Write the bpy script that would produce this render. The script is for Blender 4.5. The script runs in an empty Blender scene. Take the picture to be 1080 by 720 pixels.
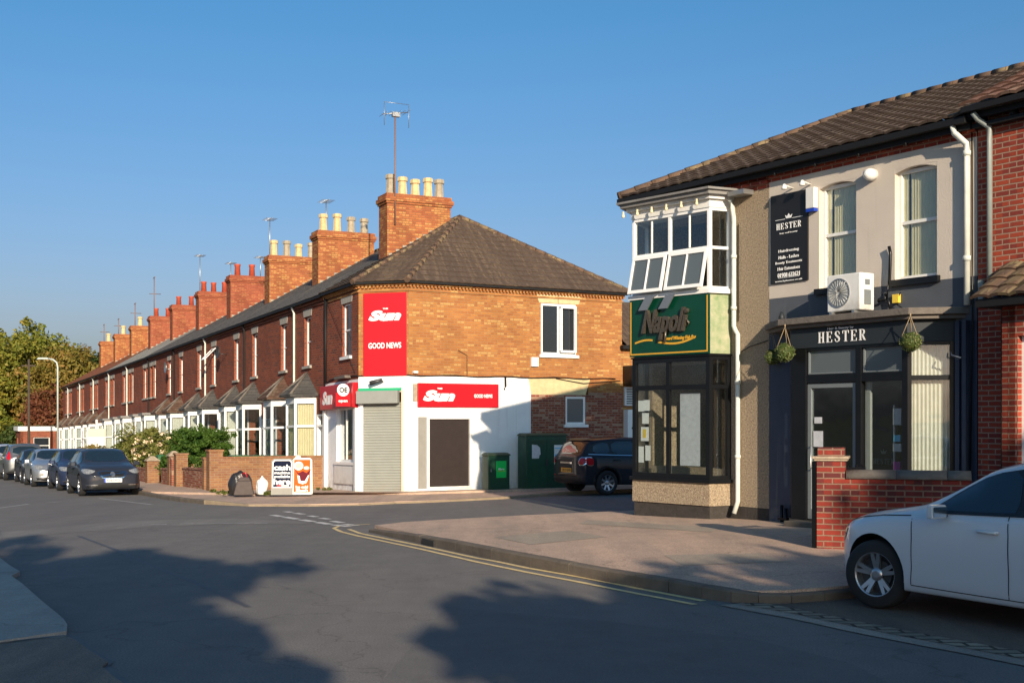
import bpy, bmesh, math, random
import numpy as np
from mathutils import Vector, Matrix
from mathutils.bvhtree import BVHTree
random.seed(7); rng = np.random.default_rng(7)
R = math.radians
S = bpy.context.scene
C = S.collection

# ------------------------------------------------------------------ camera, sky, sun, exposure
CAMZ = 1.8
cam_d = bpy.data.cameras.new('camera'); cam = bpy.data.objects.new('camera', cam_d); C.objects.link(cam)
cam.location = (0, 0, CAMZ); cam.rotation_euler = (R(90), 0, 0)
cam_d.sensor_width = 36; cam_d.lens = 36 * 1300 / 1080
cam_d.shift_y = 81 / 1080
cam_d.clip_end = 6000; cam_d.clip_start = .05
S.camera = cam
SUN_EL, SUN_AZ = 17.5, (.225, -.974)            # direction towards the sun, seen from above
w = bpy.data.worlds.new('World'); S.world = w; w.use_nodes = True
nt = w.node_tree; bg = nt.nodes['Background']
sky = nt.nodes.new('ShaderNodeTexSky'); sky.sky_type = 'NISHITA'; sky.sun_disc = False
sky.sun_elevation = R(SUN_EL); sky.sun_rotation = math.atan2(SUN_AZ[0], SUN_AZ[1])
sky.air_density = 1.0; sky.dust_density = 2.0; sky.ozone_density = 4.0; sky.altitude = 0
# clear autumn air: a deeper blue higher up, greyer towards the horizon
wtc = nt.nodes.new('ShaderNodeTexCoord'); wsp = nt.nodes.new('ShaderNodeSeparateXYZ'); wcr = nt.nodes.new('ShaderNodeValToRGB'); wmx = nt.nodes.new('ShaderNodeMix')
nt.links.new(wtc.outputs['Generated'], wsp.inputs[0]); nt.links.new(wsp.outputs[2], wcr.inputs[0])
wcr.color_ramp.elements[0].position = .08; wcr.color_ramp.elements[0].color = (.74, .66, .72, 1); wcr.color_ramp.elements[1].position = .31; wcr.color_ramp.elements[1].color = (.43, .72, .81, 1)
wmx.data_type = 'RGBA'; wmx.blend_type = 'MULTIPLY'; wmx.inputs[0].default_value = 1
nt.links.new(sky.outputs[0], wmx.inputs[6]); nt.links.new(wcr.outputs[0], wmx.inputs[7]); nt.links.new(wmx.outputs[2], bg.inputs[0]); bg.inputs[1].default_value = .12
sun_d = bpy.data.lights.new('sun', 'SUN'); sun_d.energy = 5.0; sun_d.angle = R(.5); sun_d.color = (1, .83, .62)
sun = bpy.data.objects.new('sun', sun_d); C.objects.link(sun)
sv = Vector((SUN_AZ[0] * math.cos(R(SUN_EL)), SUN_AZ[1] * math.cos(R(SUN_EL)), math.sin(R(SUN_EL))))
sun.rotation_euler = sv.to_track_quat('Z', 'Y').to_euler(); sun.location = (10, -40, 30)
S.view_settings.view_transform = 'Standard'; S.view_settings.look = 'None'
S.view_settings.exposure = .5; S.view_settings.gamma = 1

# ------------------------------------------------------------------ the lie of the land
DT = (-.4509, .8926)                             # the street's direction, away from the camera
def gz(x, y):
    s = DT[0] * x + DT[1] * y
    return -.0225 * (min(max(s, 14), 125) - 14)
def G(px, py, off=0.):                           # a point of the ground on a line of sight of the survey photo
    rx, rz = (px - 540) / 1300, (441 - py) / 1300
    Y = 20.
    for _ in range(60):
        Y = Y + .5 * ((gz(rx * Y, Y) + off - CAMZ) / rz - Y)
    return (rx * Y, Y)

# ------------------------------------------------------------------ materials
def mat(name, col, rough=.7, metal=0., spec=.5, noise=0., nscale=5., bump=0., bscale=60., coat=0., col2=None, emis=None):
    m = bpy.data.materials.new(name); m.use_nodes = True
    n, l = m.node_tree.nodes, m.node_tree.links; b = n['Principled BSDF']
    b.inputs['Base Color'].default_value = (*col, 1); b.inputs['Roughness'].default_value = rough
    b.inputs['Metallic'].default_value = metal; b.inputs['Specular IOR Level'].default_value = spec
    b.inputs['Coat Weight'].default_value = coat; b.inputs['Coat Roughness'].default_value = .05
    if noise or bump:
        tc = n.new('ShaderNodeTexCoord')
    if noise:
        t = n.new('ShaderNodeTexNoise'); t.inputs['Scale'].default_value = nscale; t.inputs['Detail'].default_value = 8; t.inputs['Roughness'].default_value = .65
        l.new(tc.outputs['Object'], t.inputs['Vector'])
        r = n.new('ShaderNodeMapRange'); r.inputs[1].default_value = .3; r.inputs[2].default_value = .7
        l.new(t.outputs['Fac'], r.inputs[0])
        mx = n.new('ShaderNodeMix'); mx.data_type = 'RGBA'
        c2 = col2 or tuple(c * (1 - noise) for c in col)
        mx.inputs[6].default_value = (*col, 1); mx.inputs[7].default_value = (*c2, 1)
        l.new(r.outputs[0], mx.inputs[0]); l.new(mx.outputs[2], b.inputs['Base Color'])
    if bump:
        t2 = n.new('ShaderNodeTexNoise'); t2.inputs['Scale'].default_value = bscale; t2.inputs['Detail'].default_value = 4
        l.new(tc.outputs['Object'], t2.inputs['Vector'])
        bp = n.new('ShaderNodeBump'); bp.inputs['Strength'].default_value = 1; bp.inputs['Distance'].default_value = bump
        l.new(t2.outputs['Fac'], bp.inputs['Height']); l.new(bp.outputs[0], b.inputs['Normal'])
    if emis:
        b.inputs['Emission Color'].default_value = (*emis[0], 1); b.inputs['Emission Strength'].default_value = emis[1]
    return m

def dirty(m, top=.45, col=(.30, .27, .22), amt=.75):
    n, l = m.node_tree.nodes, m.node_tree.links; b = n['Principled BSDF']; src = b.inputs['Base Color'].links[0].from_socket
    tc = n.new('ShaderNodeTexCoord'); sp = n.new('ShaderNodeSeparateXYZ'); l.new(tc.outputs['Object'], sp.inputs[0])
    z = n.new('ShaderNodeMapRange'); z.inputs[1].default_value = top; z.inputs[2].default_value = -.1; l.new(sp.outputs[2], z.inputs[0])
    t = n.new('ShaderNodeTexNoise'); t.inputs['Scale'].default_value = 5; t.inputs['Detail'].default_value = 8; l.new(tc.outputs['Object'], t.inputs['Vector'])
    mp = n.new('ShaderNodeMapping'); mp.inputs['Scale'].default_value = (9, 9, .5); l.new(tc.outputs['Object'], mp.inputs[0]); t2 = n.new('ShaderNodeTexNoise'); t2.inputs['Scale'].default_value = 1; t2.inputs['Detail'].default_value = 5; l.new(mp.outputs[0], t2.inputs['Vector'])
    r1 = n.new('ShaderNodeMapRange'); r1.inputs[1].default_value = .4; r1.inputs[2].default_value = .7; l.new(t.outputs['Fac'], r1.inputs[0])
    r2 = n.new('ShaderNodeMapRange'); r2.inputs[1].default_value = .58; r2.inputs[2].default_value = .8; r2.inputs[4].default_value = .28; l.new(t2.outputs['Fac'], r2.inputs[0])
    a = n.new('ShaderNodeMath'); a.operation = 'MULTIPLY_ADD'; l.new(z.outputs[0], a.inputs[0]); l.new(r1.outputs[0], a.inputs[1]); l.new(r2.outputs[0], a.inputs[2])
    c = n.new('ShaderNodeMath'); c.operation = 'MULTIPLY'; c.use_clamp = True; l.new(a.outputs[0], c.inputs[0]); c.inputs[1].default_value = amt
    mx = n.new('ShaderNodeMix'); mx.data_type = 'RGBA'; l.new(c.outputs[0], mx.inputs[0]); l.new(src, mx.inputs[6]); mx.inputs[7].default_value = (*col, 1); l.new(mx.outputs[2], b.inputs['Base Color'])

def brick_mat(name, c1, c2, mortar, c3=None, bw=.225, rh=.075, ms=.011, c3amt=.35, soot=.25, bias=0., bump=.006):
    m = bpy.data.materials.new(name); m.use_nodes = True
    n, l = m.node_tree.nodes, m.node_tree.links; b = n['Principled BSDF']
    b.inputs['Roughness'].default_value = .9; b.inputs['Specular IOR Level'].default_value = .2
    uv = n.new('ShaderNodeUVMap'); uv.uv_map = 'UVMap'
    nz0 = n.new('ShaderNodeTexNoise'); nz0.inputs['Scale'].default_value = 9; l.new(uv.outputs[0], nz0.inputs['Vector'])
    wob = n.new('ShaderNodeVectorMath'); wob.operation = 'MULTIPLY_ADD'
    l.new(nz0.outputs['Color'], wob.inputs[0]); wob.inputs[1].default_value = (.008, .008, 0); l.new(uv.outputs[0], wob.inputs[2])
    def bt(ca, cb, off):
        t = n.new('ShaderNodeTexBrick'); t.offset = .5
        t.inputs['Color1'].default_value = (*ca, 1); t.inputs['Color2'].default_value = (*cb, 1); t.inputs['Mortar'].default_value = (*mortar, 1)
        t.inputs['Scale'].default_value = 1; t.inputs['Brick Width'].default_value = bw; t.inputs['Row Height'].default_value = rh
        t.inputs['Mortar Size'].default_value = ms; t.inputs['Mortar Smooth'].default_value = .3; t.inputs['Bias'].default_value = off
        l.new(wob.outputs[0], t.inputs['Vector']); return t
    t1 = bt(c1, c2, bias)
    # per-brick selector from brick cell coordinates through a white-noise table
    sep = n.new('ShaderNodeSeparateXYZ'); l.new(wob.outputs[0], sep.inputs[0])
    def mth(op, a, bb=None, cc=None):
        q = n.new('ShaderNodeMath'); q.operation = op
        for i, v in enumerate((a, bb, cc)):
            if v is None: continue
            if isinstance(v, (int, float)): q.inputs[i].default_value = v
            else: l.new(v, q.inputs[i])
        return q.outputs[0]
    row = mth('FLOOR', mth('DIVIDE', sep.outputs[1], rh))
    par = mth('MULTIPLY', mth('MODULO', mth('ABSOLUTE', row), 2.), .5)
    colx = mth('FLOOR', mth('ADD', mth('DIVIDE', sep.outputs[0], bw), par))
    cmb = n.new('ShaderNodeCombineXYZ'); l.new(colx, cmb.inputs[0]); l.new(row, cmb.inputs[1])
    wn = n.new('ShaderNodeTexWhiteNoise'); wn.noise_dimensions = '2D'; l.new(cmb.outputs[0], wn.inputs['Vector'])
    thr = n.new('ShaderNodeMapRange'); thr.inputs[1].default_value = 1 - c3amt; thr.inputs[2].default_value = 1 - c3amt + .12
    l.new(wn.outputs['Value'], thr.inputs[0])
    inv = mth('SUBTRACT', 1., t1.outputs['Fac'])
    f3 = mth('MULTIPLY', thr.outputs[0], inv)
    mx = n.new('ShaderNodeMix'); mx.data_type = 'RGBA'; l.new(f3, mx.inputs[0]); l.new(t1.outputs['Color'], mx.inputs[6]); mx.inputs[7].default_value = (*(c3 or c2), 1)
    nz = n.new('ShaderNodeTexNoise'); nz.inputs['Scale'].default_value = .9; nz.inputs['Detail'].default_value = 9; nz.inputs['Roughness'].default_value = .7
    l.new(uv.outputs[0], nz.inputs['Vector'])
    r = n.new('ShaderNodeMapRange'); r.inputs[1].default_value = .35; r.inputs[2].default_value = .7; r.inputs[3].default_value = 1.; r.inputs[4].default_value = 1 - soot
    l.new(nz.outputs['Fac'], r.inputs[0])
    nf = n.new('ShaderNodeTexNoise'); nf.inputs['Scale'].default_value = 40; nf.inputs['Detail'].default_value = 3; l.new(uv.outputs[0], nf.inputs['Vector'])
    r2 = n.new('ShaderNodeMapRange'); r2.inputs[3].default_value = .78; r2.inputs[4].default_value = 1.18; l.new(nf.outputs['Fac'], r2.inputs[0])
    mu = mth('MULTIPLY', r.outputs[0], r2.outputs[0])
    vm = n.new('ShaderNodeVectorMath'); vm.operation = 'SCALE'; l.new(mx.outputs[2], vm.inputs[0]); l.new(mu, vm.inputs['Scale'])
    l.new(vm.outputs[0], b.inputs['Base Color'])
    bp = n.new('ShaderNodeBump'); bp.invert = True; bp.inputs['Distance'].default_value = bump
    hh = mth('ADD', t1.outputs['Fac'], mth('MULTIPLY', nf.outputs['Fac'], .35)); l.new(hh, bp.inputs['Height']); l.new(bp.outputs[0], b.inputs['Normal'])
    return m

def roof_mat(name, c1, c2, c3, bw=.27, rh=.3, lichen=.25):
    m = brick_mat(name, c1, c2, tuple(c * .55 for c in c1), c3, bw, rh, .006, .25, .35, bump=.004)
    return m

def ground_mat(name, c, c2, scale=.6, bump=.004, bscale=120, rough=.9, speck=.25, stain=None, crack=0.):
    m = bpy.data.materials.new(name); m.use_nodes = True
    n, l = m.node_tree.nodes, m.node_tree.links; b = n['Principled BSDF']
    b.inputs['Roughness'].default_value = rough; b.inputs['Specular IOR Level'].default_value = .3
    tc = n.new('ShaderNodeTexCoord'); co = tc.outputs['Object']
    def nz(sc, det=6, ro=.6, vec=co):
        t = n.new('ShaderNodeTexNoise'); t.inputs['Scale'].default_value = sc; t.inputs['Detail'].default_value = det; t.inputs['Roughness'].default_value = ro
        l.new(vec, t.inputs['Vector']); return t.outputs['Fac']
    def rg(v, a, bb, c_, d):
        q = n.new('ShaderNodeMapRange'); l.new(v, q.inputs[0])
        for i, x in enumerate((a, bb, c_, d)): q.inputs[i + 1].default_value = x
        return q.outputs[0]
    mp = n.new('ShaderNodeMapping'); mp.inputs['Rotation'].default_value = (0, 0, R(-27)); mp.inputs['Scale'].default_value = (1.3, .16, 1); l.new(co, mp.inputs[0])
    mx = n.new('ShaderNodeMix'); mx.data_type = 'RGBA'; mx.inputs[6].default_value = (*c, 1); mx.inputs[7].default_value = (*c2, 1)
    l.new(rg(nz(scale, 9, .65, mp.outputs[0]), .36, .66, 0, 1), mx.inputs[0])
    mu = n.new('ShaderNodeMath'); mu.operation = 'MULTIPLY'
    l.new(rg(nz(bscale * .9, 3), .3, .7, 1 - speck, 1 + speck), mu.inputs[0]); l.new(rg(nz(2.2, 8, .7), .35, .7, 1.08, .9), mu.inputs[1])
    out = mu.outputs[0]
    if crack:
        vo = n.new('ShaderNodeTexVoronoi'); vo.feature = 'DISTANCE_TO_EDGE'; vo.inputs['Scale'].default_value = .33
        wv = n.new('ShaderNodeVectorMath'); wv.operation = 'MULTIPLY_ADD'; t = n.new('ShaderNodeTexNoise'); t.inputs['Scale'].default_value = 1.7; t.inputs['Detail'].default_value = 6
        l.new(co, t.inputs['Vector']); l.new(t.outputs['Color'], wv.inputs[0]); wv.inputs[1].default_value = (1.4, 1.4, 0); l.new(co, wv.inputs[2]); l.new(wv.outputs[0], vo.inputs['Vector'])
        m2 = n.new('ShaderNodeMath'); m2.operation = 'MULTIPLY'; l.new(out, m2.inputs[0]); l.new(rg(vo.outputs['Distance'], 0, .006, 1 - crack, 1), m2.inputs[1]); out = m2.outputs[0]
    vm = n.new('ShaderNodeVectorMath'); vm.operation = 'SCALE'; l.new(mx.outputs[2], vm.inputs[0]); l.new(out, vm.inputs['Scale'])
    l.new(vm.outputs[0], b.inputs['Base Color'])
    bp = n.new('ShaderNodeBump'); bp.inputs['Distance'].default_value = bump; bp.inputs['Strength'].default_value = .8; l.new(nz(bscale, 3), bp.inputs['Height']); l.new(bp.outputs[0], b.inputs['Normal'])
    return m

def leaf_mat(name, a, b_, c_, sc=.8):
    m = bpy.data.materials.new(name); m.use_nodes = True
    n, l = m.node_tree.nodes, m.node_tree.links; b = n['Principled BSDF']; b.inputs['Roughness'].default_value = .6; b.inputs['Specular IOR Level'].default_value = .25
    tc = n.new('ShaderNodeTexCoord')
    t = n.new('ShaderNodeTexNoise'); t.inputs['Scale'].default_value = sc; t.inputs['Detail'].default_value = 5; l.new(tc.outputs['Object'], t.inputs['Vector'])
    uv = n.new('ShaderNodeUVMap'); uv.uv_map = 'UVMap'; wn = n.new('ShaderNodeTexWhiteNoise'); wn.noise_dimensions = '2D'
    fl = n.new('ShaderNodeVectorMath'); fl.operation = 'FLOOR'; l.new(uv.outputs[0], fl.inputs[0]); l.new(fl.outputs[0], wn.inputs['Vector'])
    ad = n.new('ShaderNodeMath'); ad.operation = 'MULTIPLY_ADD'; l.new(wn.outputs['Value'], ad.inputs[0]); ad.inputs[1].default_value = .45; 
    sb = n.new('ShaderNodeMath'); sb.operation = 'MULTIPLY_ADD'; l.new(t.outputs['Fac'], sb.inputs[0]); sb.inputs[1].default_value = 1.5; sb.inputs[2].default_value = -.5
    l.new(sb.outputs[0], ad.inputs[2])
    cr = n.new('ShaderNodeValToRGB'); e = cr.color_ramp.elements; e[0].color = (*a, 1); e[0].position = .15; e[1].color = (*c_, 1); e[1].position = .85; q = e.new(.5); q.color = (*b_, 1)
    l.new(ad.outputs[0], cr.inputs[0]); l.new(cr.outputs[0], b.inputs['Base Color'])
    tr = n.new('ShaderNodeBsdfTranslucent'); l.new(cr.outputs[0], tr.inputs[0]); ms = n.new('ShaderNodeMixShader'); ms.inputs[0].default_value = .3
    l.new(b.outputs[0], ms.inputs[1]); l.new(tr.outputs[0], ms.inputs[2]); l.new(ms.outputs[0], n['Material Output'].inputs[0])
    return m

def glass_mat(name, tint=(.9, .93, .93), refl=1.0):
    m = bpy.data.materials.new(name); m.use_nodes = True
    n, l = m.node_tree.nodes, m.node_tree.links; n.remove(n['Principled BSDF'])
    tr = n.new('ShaderNodeBsdfTransparent'); tr.inputs[0].default_value = (*tint, 1)
    gl = n.new('ShaderNodeBsdfGlossy'); gl.inputs['Roughness'].default_value = .02; gl.inputs[0].default_value = (.95, .97, 1, 1)
    fr = n.new('ShaderNodeFresnel'); ge = n.new('ShaderNodeNewGeometry'); io = n.new('ShaderNodeMapRange'); io.inputs[3].default_value = 1.52; io.inputs[4].default_value = 1 / 1.52; l.new(ge.outputs['Backfacing'], io.inputs[0]); l.new(io.outputs[0], fr.inputs[0])
    mm = n.new('ShaderNodeMath'); mm.operation = 'MULTIPLY_ADD'; l.new(fr.outputs[0], mm.inputs[0]); mm.inputs[1].default_value = refl; mm.inputs[2].default_value = .03
    tc = n.new('ShaderNodeTexCoord'); t = n.new('ShaderNodeTexNoise'); t.inputs['Scale'].default_value = 1.6; l.new(tc.outputs['Object'], t.inputs['Vector'])
    bp = n.new('ShaderNodeBump'); bp.inputs['Distance'].default_value = .004; l.new(t.outputs['Fac'], bp.inputs['Height']); l.new(bp.outputs[0], gl.inputs['Normal'])
    ms = n.new('ShaderNodeMixShader'); l.new(mm.outputs[0], ms.inputs[0]); l.new(tr.outputs[0], ms.inputs[1]); l.new(gl.outputs[0], ms.inputs[2]); l.new(ms.outputs[0], n['Material Output'].inputs[0])
    return m

M = {}
M['gault'] = brick_mat('yellow_brick', (.47, .195, .055), (.35, .125, .042), (.37, .21, .10), (.53, .29, .10), soot=.28, c3amt=.2)
M['red_front'] = brick_mat('red_front_brick', (.32, .075, .038), (.24, .055, .032), (.27, .15, .10), (.16, .05, .036), soot=.3, c3amt=.2)
M['red_patch'] = brick_mat('red_patch_brick', (.36, .095, .05), (.24, .06, .04), (.36, .25, .18), (.42, .24, .16), soot=.3)
M['chimney'] = brick_mat('chimney_brick', (.47, .165, .06), (.34, .095, .042), (.30, .14, .07), (.55, .26, .09), soot=.4)
M['chimney_red'] = brick_mat('red_chimney_brick', (.42, .115, .055), (.34, .08, .042), (.26, .11, .07), (.46, .16, .07), soot=.45)
M['wall_red'] = brick_mat('garden_red_brick', (.30, .045, .03), (.23, .035, .027), (.27, .17, .12), (.13, .032, .032), soot=.4, bw=.222, rh=.074, ms=.011)
M['house_red'] = brick_mat('deep_red_brick', (.40, .072, .038), (.31, .05, .03), (.38, .25, .18), (.24, .045, .035), soot=.25)
M['wall_buff'] = brick_mat('buff_brick', (.34, .17, .08), (.24, .10, .055), (.32, .22, .13), (.27, .13, .08), soot=.35)
M['tile_brown'] = roof_mat('brown_roof_tile', (.125, .088, .066), (.10, .07, .055), (.16, .115, .08))
M['tile_grey'] = roof_mat('grey_slate', (.20, .185, .175), (.15, .14, .13), (.26, .225, .18), .3, .22)
M['tile_pale'] = roof_mat('pale_slate', (.50, .48, .42), (.42, .40, .36), (.54, .48, .38), .3, .22)
M['tile_red'] = roof_mat('orange_tile', (.46, .17, .075), (.36, .13, .065), (.26, .15, .09), .27, .25)
M['tile_rosy'] = roof_mat('rosy_roof_tile', (.24, .125, .085), (.18, .095, .07), (.28, .18, .13), .27, .3)
M['tile_moss'] = roof_mat('mossy_tile', (.17, .105, .07), (.12, .08, .06), (.24, .18, .10), .27, .3)
M['bay_tile'] = roof_mat('bay_brown_tile', (.15, .085, .06), (.11, .065, .048), (.18, .125, .09), .2, .16)
M['bay_slate'] = roof_mat('bay_slate', (.10, .095, .09), (.08, .075, .072), (.14, .125, .11), .25, .2)
M['lead'] = mat('lead_flashing', (.24, .23, .22), .6, noise=.3, nscale=6)
M['mortar'] = mat('mortar_flashing', (.36, .33, .28), .9, noise=.3, nscale=10, bump=.01, bscale=20)
M['white'] = mat('white_paint', (.78, .77, .74), .5, noise=.12, nscale=3)
M['white_wall'] = mat('white_masonry_paint', (.84, .85, .86), .8, noise=.09, nscale=1.6, bump=.012, bscale=9)
M['upvc'] = mat('white_upvc', (.82, .82, .81), .35)
M['cream'] = mat('cream_stone', (.62, .50, .28), .85, noise=.25, nscale=6, bump=.004, bscale=30)
M['lintel'] = mat('grey_stone_lintel', (.42, .39, .34), .85, noise=.3, nscale=7)
M['pebble'] = mat('pebbledash', (.52, .41, .28), .95, noise=.4, nscale=34, bump=.025, bscale=60, col2=(.15, .105, .07))
M['render_w'] = mat('off_white_render', (.62, .545, .465), .85, noise=.13, nscale=1.3, bump=.004, bscale=40)
M['render_d'] = mat('slate_blue_render', (.085, .095, .115), .75, noise=.2, nscale=2, bump=.003, bscale=40)
M['navy'] = mat('dark_blue_paint', (.035, .05, .085), .55, noise=.25, nscale=3)
M['black'] = mat('black_paint', (.008, .009, .011), .3, spec=.3, noise=.3, nscale=6)
M['fascia'] = mat('charcoal_fascia', (.024, .029, .034), .5, spec=.3)
M['soot'] = mat('dark_plinth', (.05, .043, .038), .9, noise=.5, nscale=8, bump=.01, bscale=25)
M['gutter'] = mat('black_gutter', (.012, .012, .013), .6, spec=.25)
M['pipe_w'] = mat('pale_drainpipe', (.66, .68, .62), .45, noise=.2, nscale=4)
M['pipe_g'] = mat('grey_drainpipe', (.24, .27, .26), .45, noise=.2, nscale=4)
M['sign_red'] = mat('red_sign_panel', (.50, .006, .014), .32, noise=.08, nscale=1.5)
M['sign_white'] = mat('white_lettering', (.85, .85, .85), .4)
M['sign_green'] = mat('dark_green_sign_panel', (.002, .05, .028), .22, noise=.3, nscale=2.5)
M['pale_green'] = mat('flaking_pale_green_board', (.17, .26, .12), .7, noise=.4, nscale=6, col2=(.42, .40, .27))
M['gold'] = mat('gold_lettering', (.62, .33, .03), .4)
M['neon_off'] = mat('weathered_metal_letters', (.17, .14, .11), .35, metal=.6, noise=.5, nscale=30)
M['shutter'] = mat('grey_roller_shutter', (.29, .30, .275), .5, noise=.1, nscale=3)
M['shutter_box'] = mat('grey_shutter_box', (.25, .26, .245), .5, noise=.12, nscale=4)
M['grey_panel'] = mat('grey_door_side_panel', (.26, .25, .23), .6, noise=.15, nscale=4)
M['board'] = mat('dark_boarded_door', (.028, .018, .016), .45, noise=.35, nscale=5)
M['pink'] = mat('salmon_trim', (.72, .50, .36), .6)
M['green_strip'] = mat('green_trim', (.01, .34, .16), .5)
M['cabinet'] = mat('dark_green_cabinet', (.018, .075, .04), .42, noise=.35, nscale=5)
M['cabinet_top'] = mat('cabinet_lid_green', (.05, .08, .045), .55, noise=.3, nscale=6)
M['bright_green'] = mat('bright_green_sticker', (.01, .55, .10), .4)
M['paper'] = mat('paper_poster', (.62, .63, .66), .7, noise=.25, nscale=14)
M['paper_w'] = mat('white_paper', (.78, .78, .76), .7, noise=.1, nscale=20)
M['sky_blue'] = mat('light_blue_print', (.12, .48, .75), .6)
M['yellow'] = mat('yellow_print', (.72, .50, .05), .6)
M['pot_cream'] = mat('cream_chimney_pot', (.66, .50, .26), .8, noise=.35, nscale=7)
M['pot_grey'] = mat('grey_chimney_pot', (.40, .34, .25), .8, noise=.4, nscale=7)
M['pot_red'] = mat('red_chimney_pot', (.47, .075, .035), .7, noise=.3, nscale=7)
M['metal'] = mat('galvanised_metal', (.42, .42, .42), .4, metal=.8)
M['dark_metal'] = mat('dark_metal', (.06, .06, .062), .45, metal=.4)
M['brown_metal'] = mat('rusty_aerial_mast', (.22, .13, .10), .6, metal=.3)
M['lamp_post'] = mat('painted_lamp_post', (.40, .45, .42), .5)
M['glass'] = glass_mat('window_glass')
M['glass_d'] = mat('dark_window_glass', (.016, .020, .025), .04, spec=.7)
M['glass_m'] = mat('grey_window_glass', (.10, .12, .13), .06, spec=.6)
M['glass_car'] = mat('car_glass', (.012, .022, .03), .03, spec=.9)
M['frost'] = mat('frosted_film', (.17, .19, .20), .25)
M['dark_room'] = mat('dark_room', (.035, .03, .028), .9, noise=.5, nscale=2)
M['dim_room'] = mat('dim_room', (.20, .18, .155), .9, noise=.4, nscale=1.5)
M['curtain'] = mat('pale_curtain', (.66, .64, .56), .9, noise=.15, nscale=9)
M['curtain_y'] = mat('cream_curtain', (.80, .68, .42), .9, noise=.15, nscale=6)
M['curtain_g'] = mat('grey_blind', (.45, .46, .44), .9)
M['slate_fg'] = mat('weathered_coping', (.17, .145, .125), .9, noise=.4, nscale=6, bump=.006, bscale=30)
M['stone_cap'] = mat('stone_cap', (.42, .33, .24), .9, noise=.4, nscale=12, bump=.008, bscale=30)
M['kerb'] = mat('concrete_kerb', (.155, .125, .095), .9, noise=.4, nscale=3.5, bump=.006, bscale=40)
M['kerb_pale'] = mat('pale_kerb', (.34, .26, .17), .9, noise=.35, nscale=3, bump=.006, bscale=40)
M['setts'] = brick_mat('stone_setts', (.30, .25, .19), (.22, .19, .15), (.08, .065, .05), (.36, .30, .22), bw=.32, rh=.15, ms=.02, bump=.02)
M['pave_strip'] = ground_mat('worn_concrete_strip', (.34, .29, .24), (.24, .20, .17), bscale=70)
M['asphalt'] = ground_mat('asphalt', (.175, .162, .15), (.14, .130, .124), scale=.7, bscale=70, speck=.32, crack=.25)
M['asphalt_new'] = ground_mat('newer_asphalt', (.15, .14, .132), (.13, .122, .117), scale=.7)
M['tar'] = mat('tar_seam', (.085, .08, .076), .6, noise=.3, nscale=9)
M['pavement'] = ground_mat('red_tinted_footway', (.53, .37, .275), (.37, .275, .215), scale=1.1, speck=.35, bscale=70, crack=.35)
M['foot_brown'] = ground_mat('repaired_footway', (.38, .31, .24), (.30, .25, .20), scale=1.5, speck=.3, bscale=70)
M['patch_pale'] = ground_mat('faded_asphalt_band', (.215, .20, .185), (.16, .15, .14), scale=.9, bscale=70)
M['foot_grey'] = ground_mat('grey_footway', (.36, .335, .29), (.30, .28, .25), scale=1.2, speck=.25, crack=.3)
M['foot_dark'] = ground_mat('old_rough_footway', (.24, .19, .145), (.15, .125, .105), scale=1.5, speck=.5, bump=.008, crack=.35)
M['laybay'] = ground_mat('old_parking_bay', (.15, .115, .09), (.10, .08, .068), scale=1.5, speck=.4, bump=.008)
M['line_white'] = mat('worn_white_road_paint', (.82, .80, .76), .7, noise=.8, nscale=9, col2=(.40, .38, .36))
M['line_faint'] = mat('faded_white_road_paint', (.44, .42, .40), .8, noise=.8, nscale=5, col2=(.17, .165, .16))
M['line_yellow'] = mat('worn_yellow_road_paint', (.90, .66, .27), .7, noise=.8, nscale=7, col2=(.55, .41, .22))
M['earth'] = ground_mat('earth_and_grass', (.06, .075, .03), (.10, .085, .05), scale=.5)
M['leaf_far'] = leaf_mat('autumn_green_leaves', (.11, .14, .02), (.21, .21, .03), (.32, .24, .045), .35)
M['leaf_gold'] = leaf_mat('russet_leaves', (.13, .12, .022), (.22, .17, .035), (.30, .17, .045), .5)
M['leaf_red'] = leaf_mat('red_brown_leaves', (.12, .035, .02), (.17, .06, .03), (.15, .09, .03), .6)
M['leaf_dark'] = leaf_mat('dark_green_leaves', (.03, .055, .012), (.055, .085, .018), (.10, .10, .03), .6)
M['leaf_hedge'] = leaf_mat('hedge_leaves', (.035, .085, .012), (.065, .13, .018), (.10, .16, .03), 1.5)
M['leaf_pale'] = leaf_mat('yellow_green_leaves', (.09, .12, .025), (.17, .18, .04), (.25, .22, .07), 1.5)
M['topiary'] = leaf_mat('topiary_leaves', (.07, .12, .035), (.16, .20, .07), (.28, .28, .13), 8)
M['grass'] = leaf_mat('grass_blades', (.07, .10, .02), (.13, .15, .03), (.20, .17, .06), 3)
M['petal'] = mat('pale_rose_petals', (.80, .62, .42), .7)
M['bark'] = mat('bark', (.075, .055, .04), .95, noise=.4, nscale=9, bump=.02, bscale=12)
M['rubber'] = mat('tyre_rubber', (.018, .018, .019), .8)
M['alloy'] = mat('alloy_rim', (.46, .47, .49), .28, metal=.85)
M['chrome'] = mat('chrome_trim', (.75, .75, .76), .12, metal=1.)
M['car_black'] = mat('black_plastic', (.014, .014, .015), .45)
M['seam'] = mat('panel_gap', (.01, .01, .012), .7)
M['lamp_glass'] = mat('headlamp_glass', (.46, .48, .50), .08, metal=.35, noise=.7, nscale=18)
M['lamp_red'] = mat('red_tail_lamp', (.45, .012, .02), .1)
M['lamp_amber'] = mat('amber_lamp', (.65, .16, .02), .15)
M['plate_w'] = mat('white_number_plate', (.80, .80, .78), .4)
M['plate_y'] = mat('yellow_number_plate', (.75, .34, .02), .4)
M['eu_blue'] = mat('blue_plate_band', (.01, .05, .42), .4)
M['ink'] = mat('black_ink', (.01, .01, .012), .5)
M['binbag'] = mat('black_bin_bag', (.02, .019, .02), .28, bump=.02, bscale=14)
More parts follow.
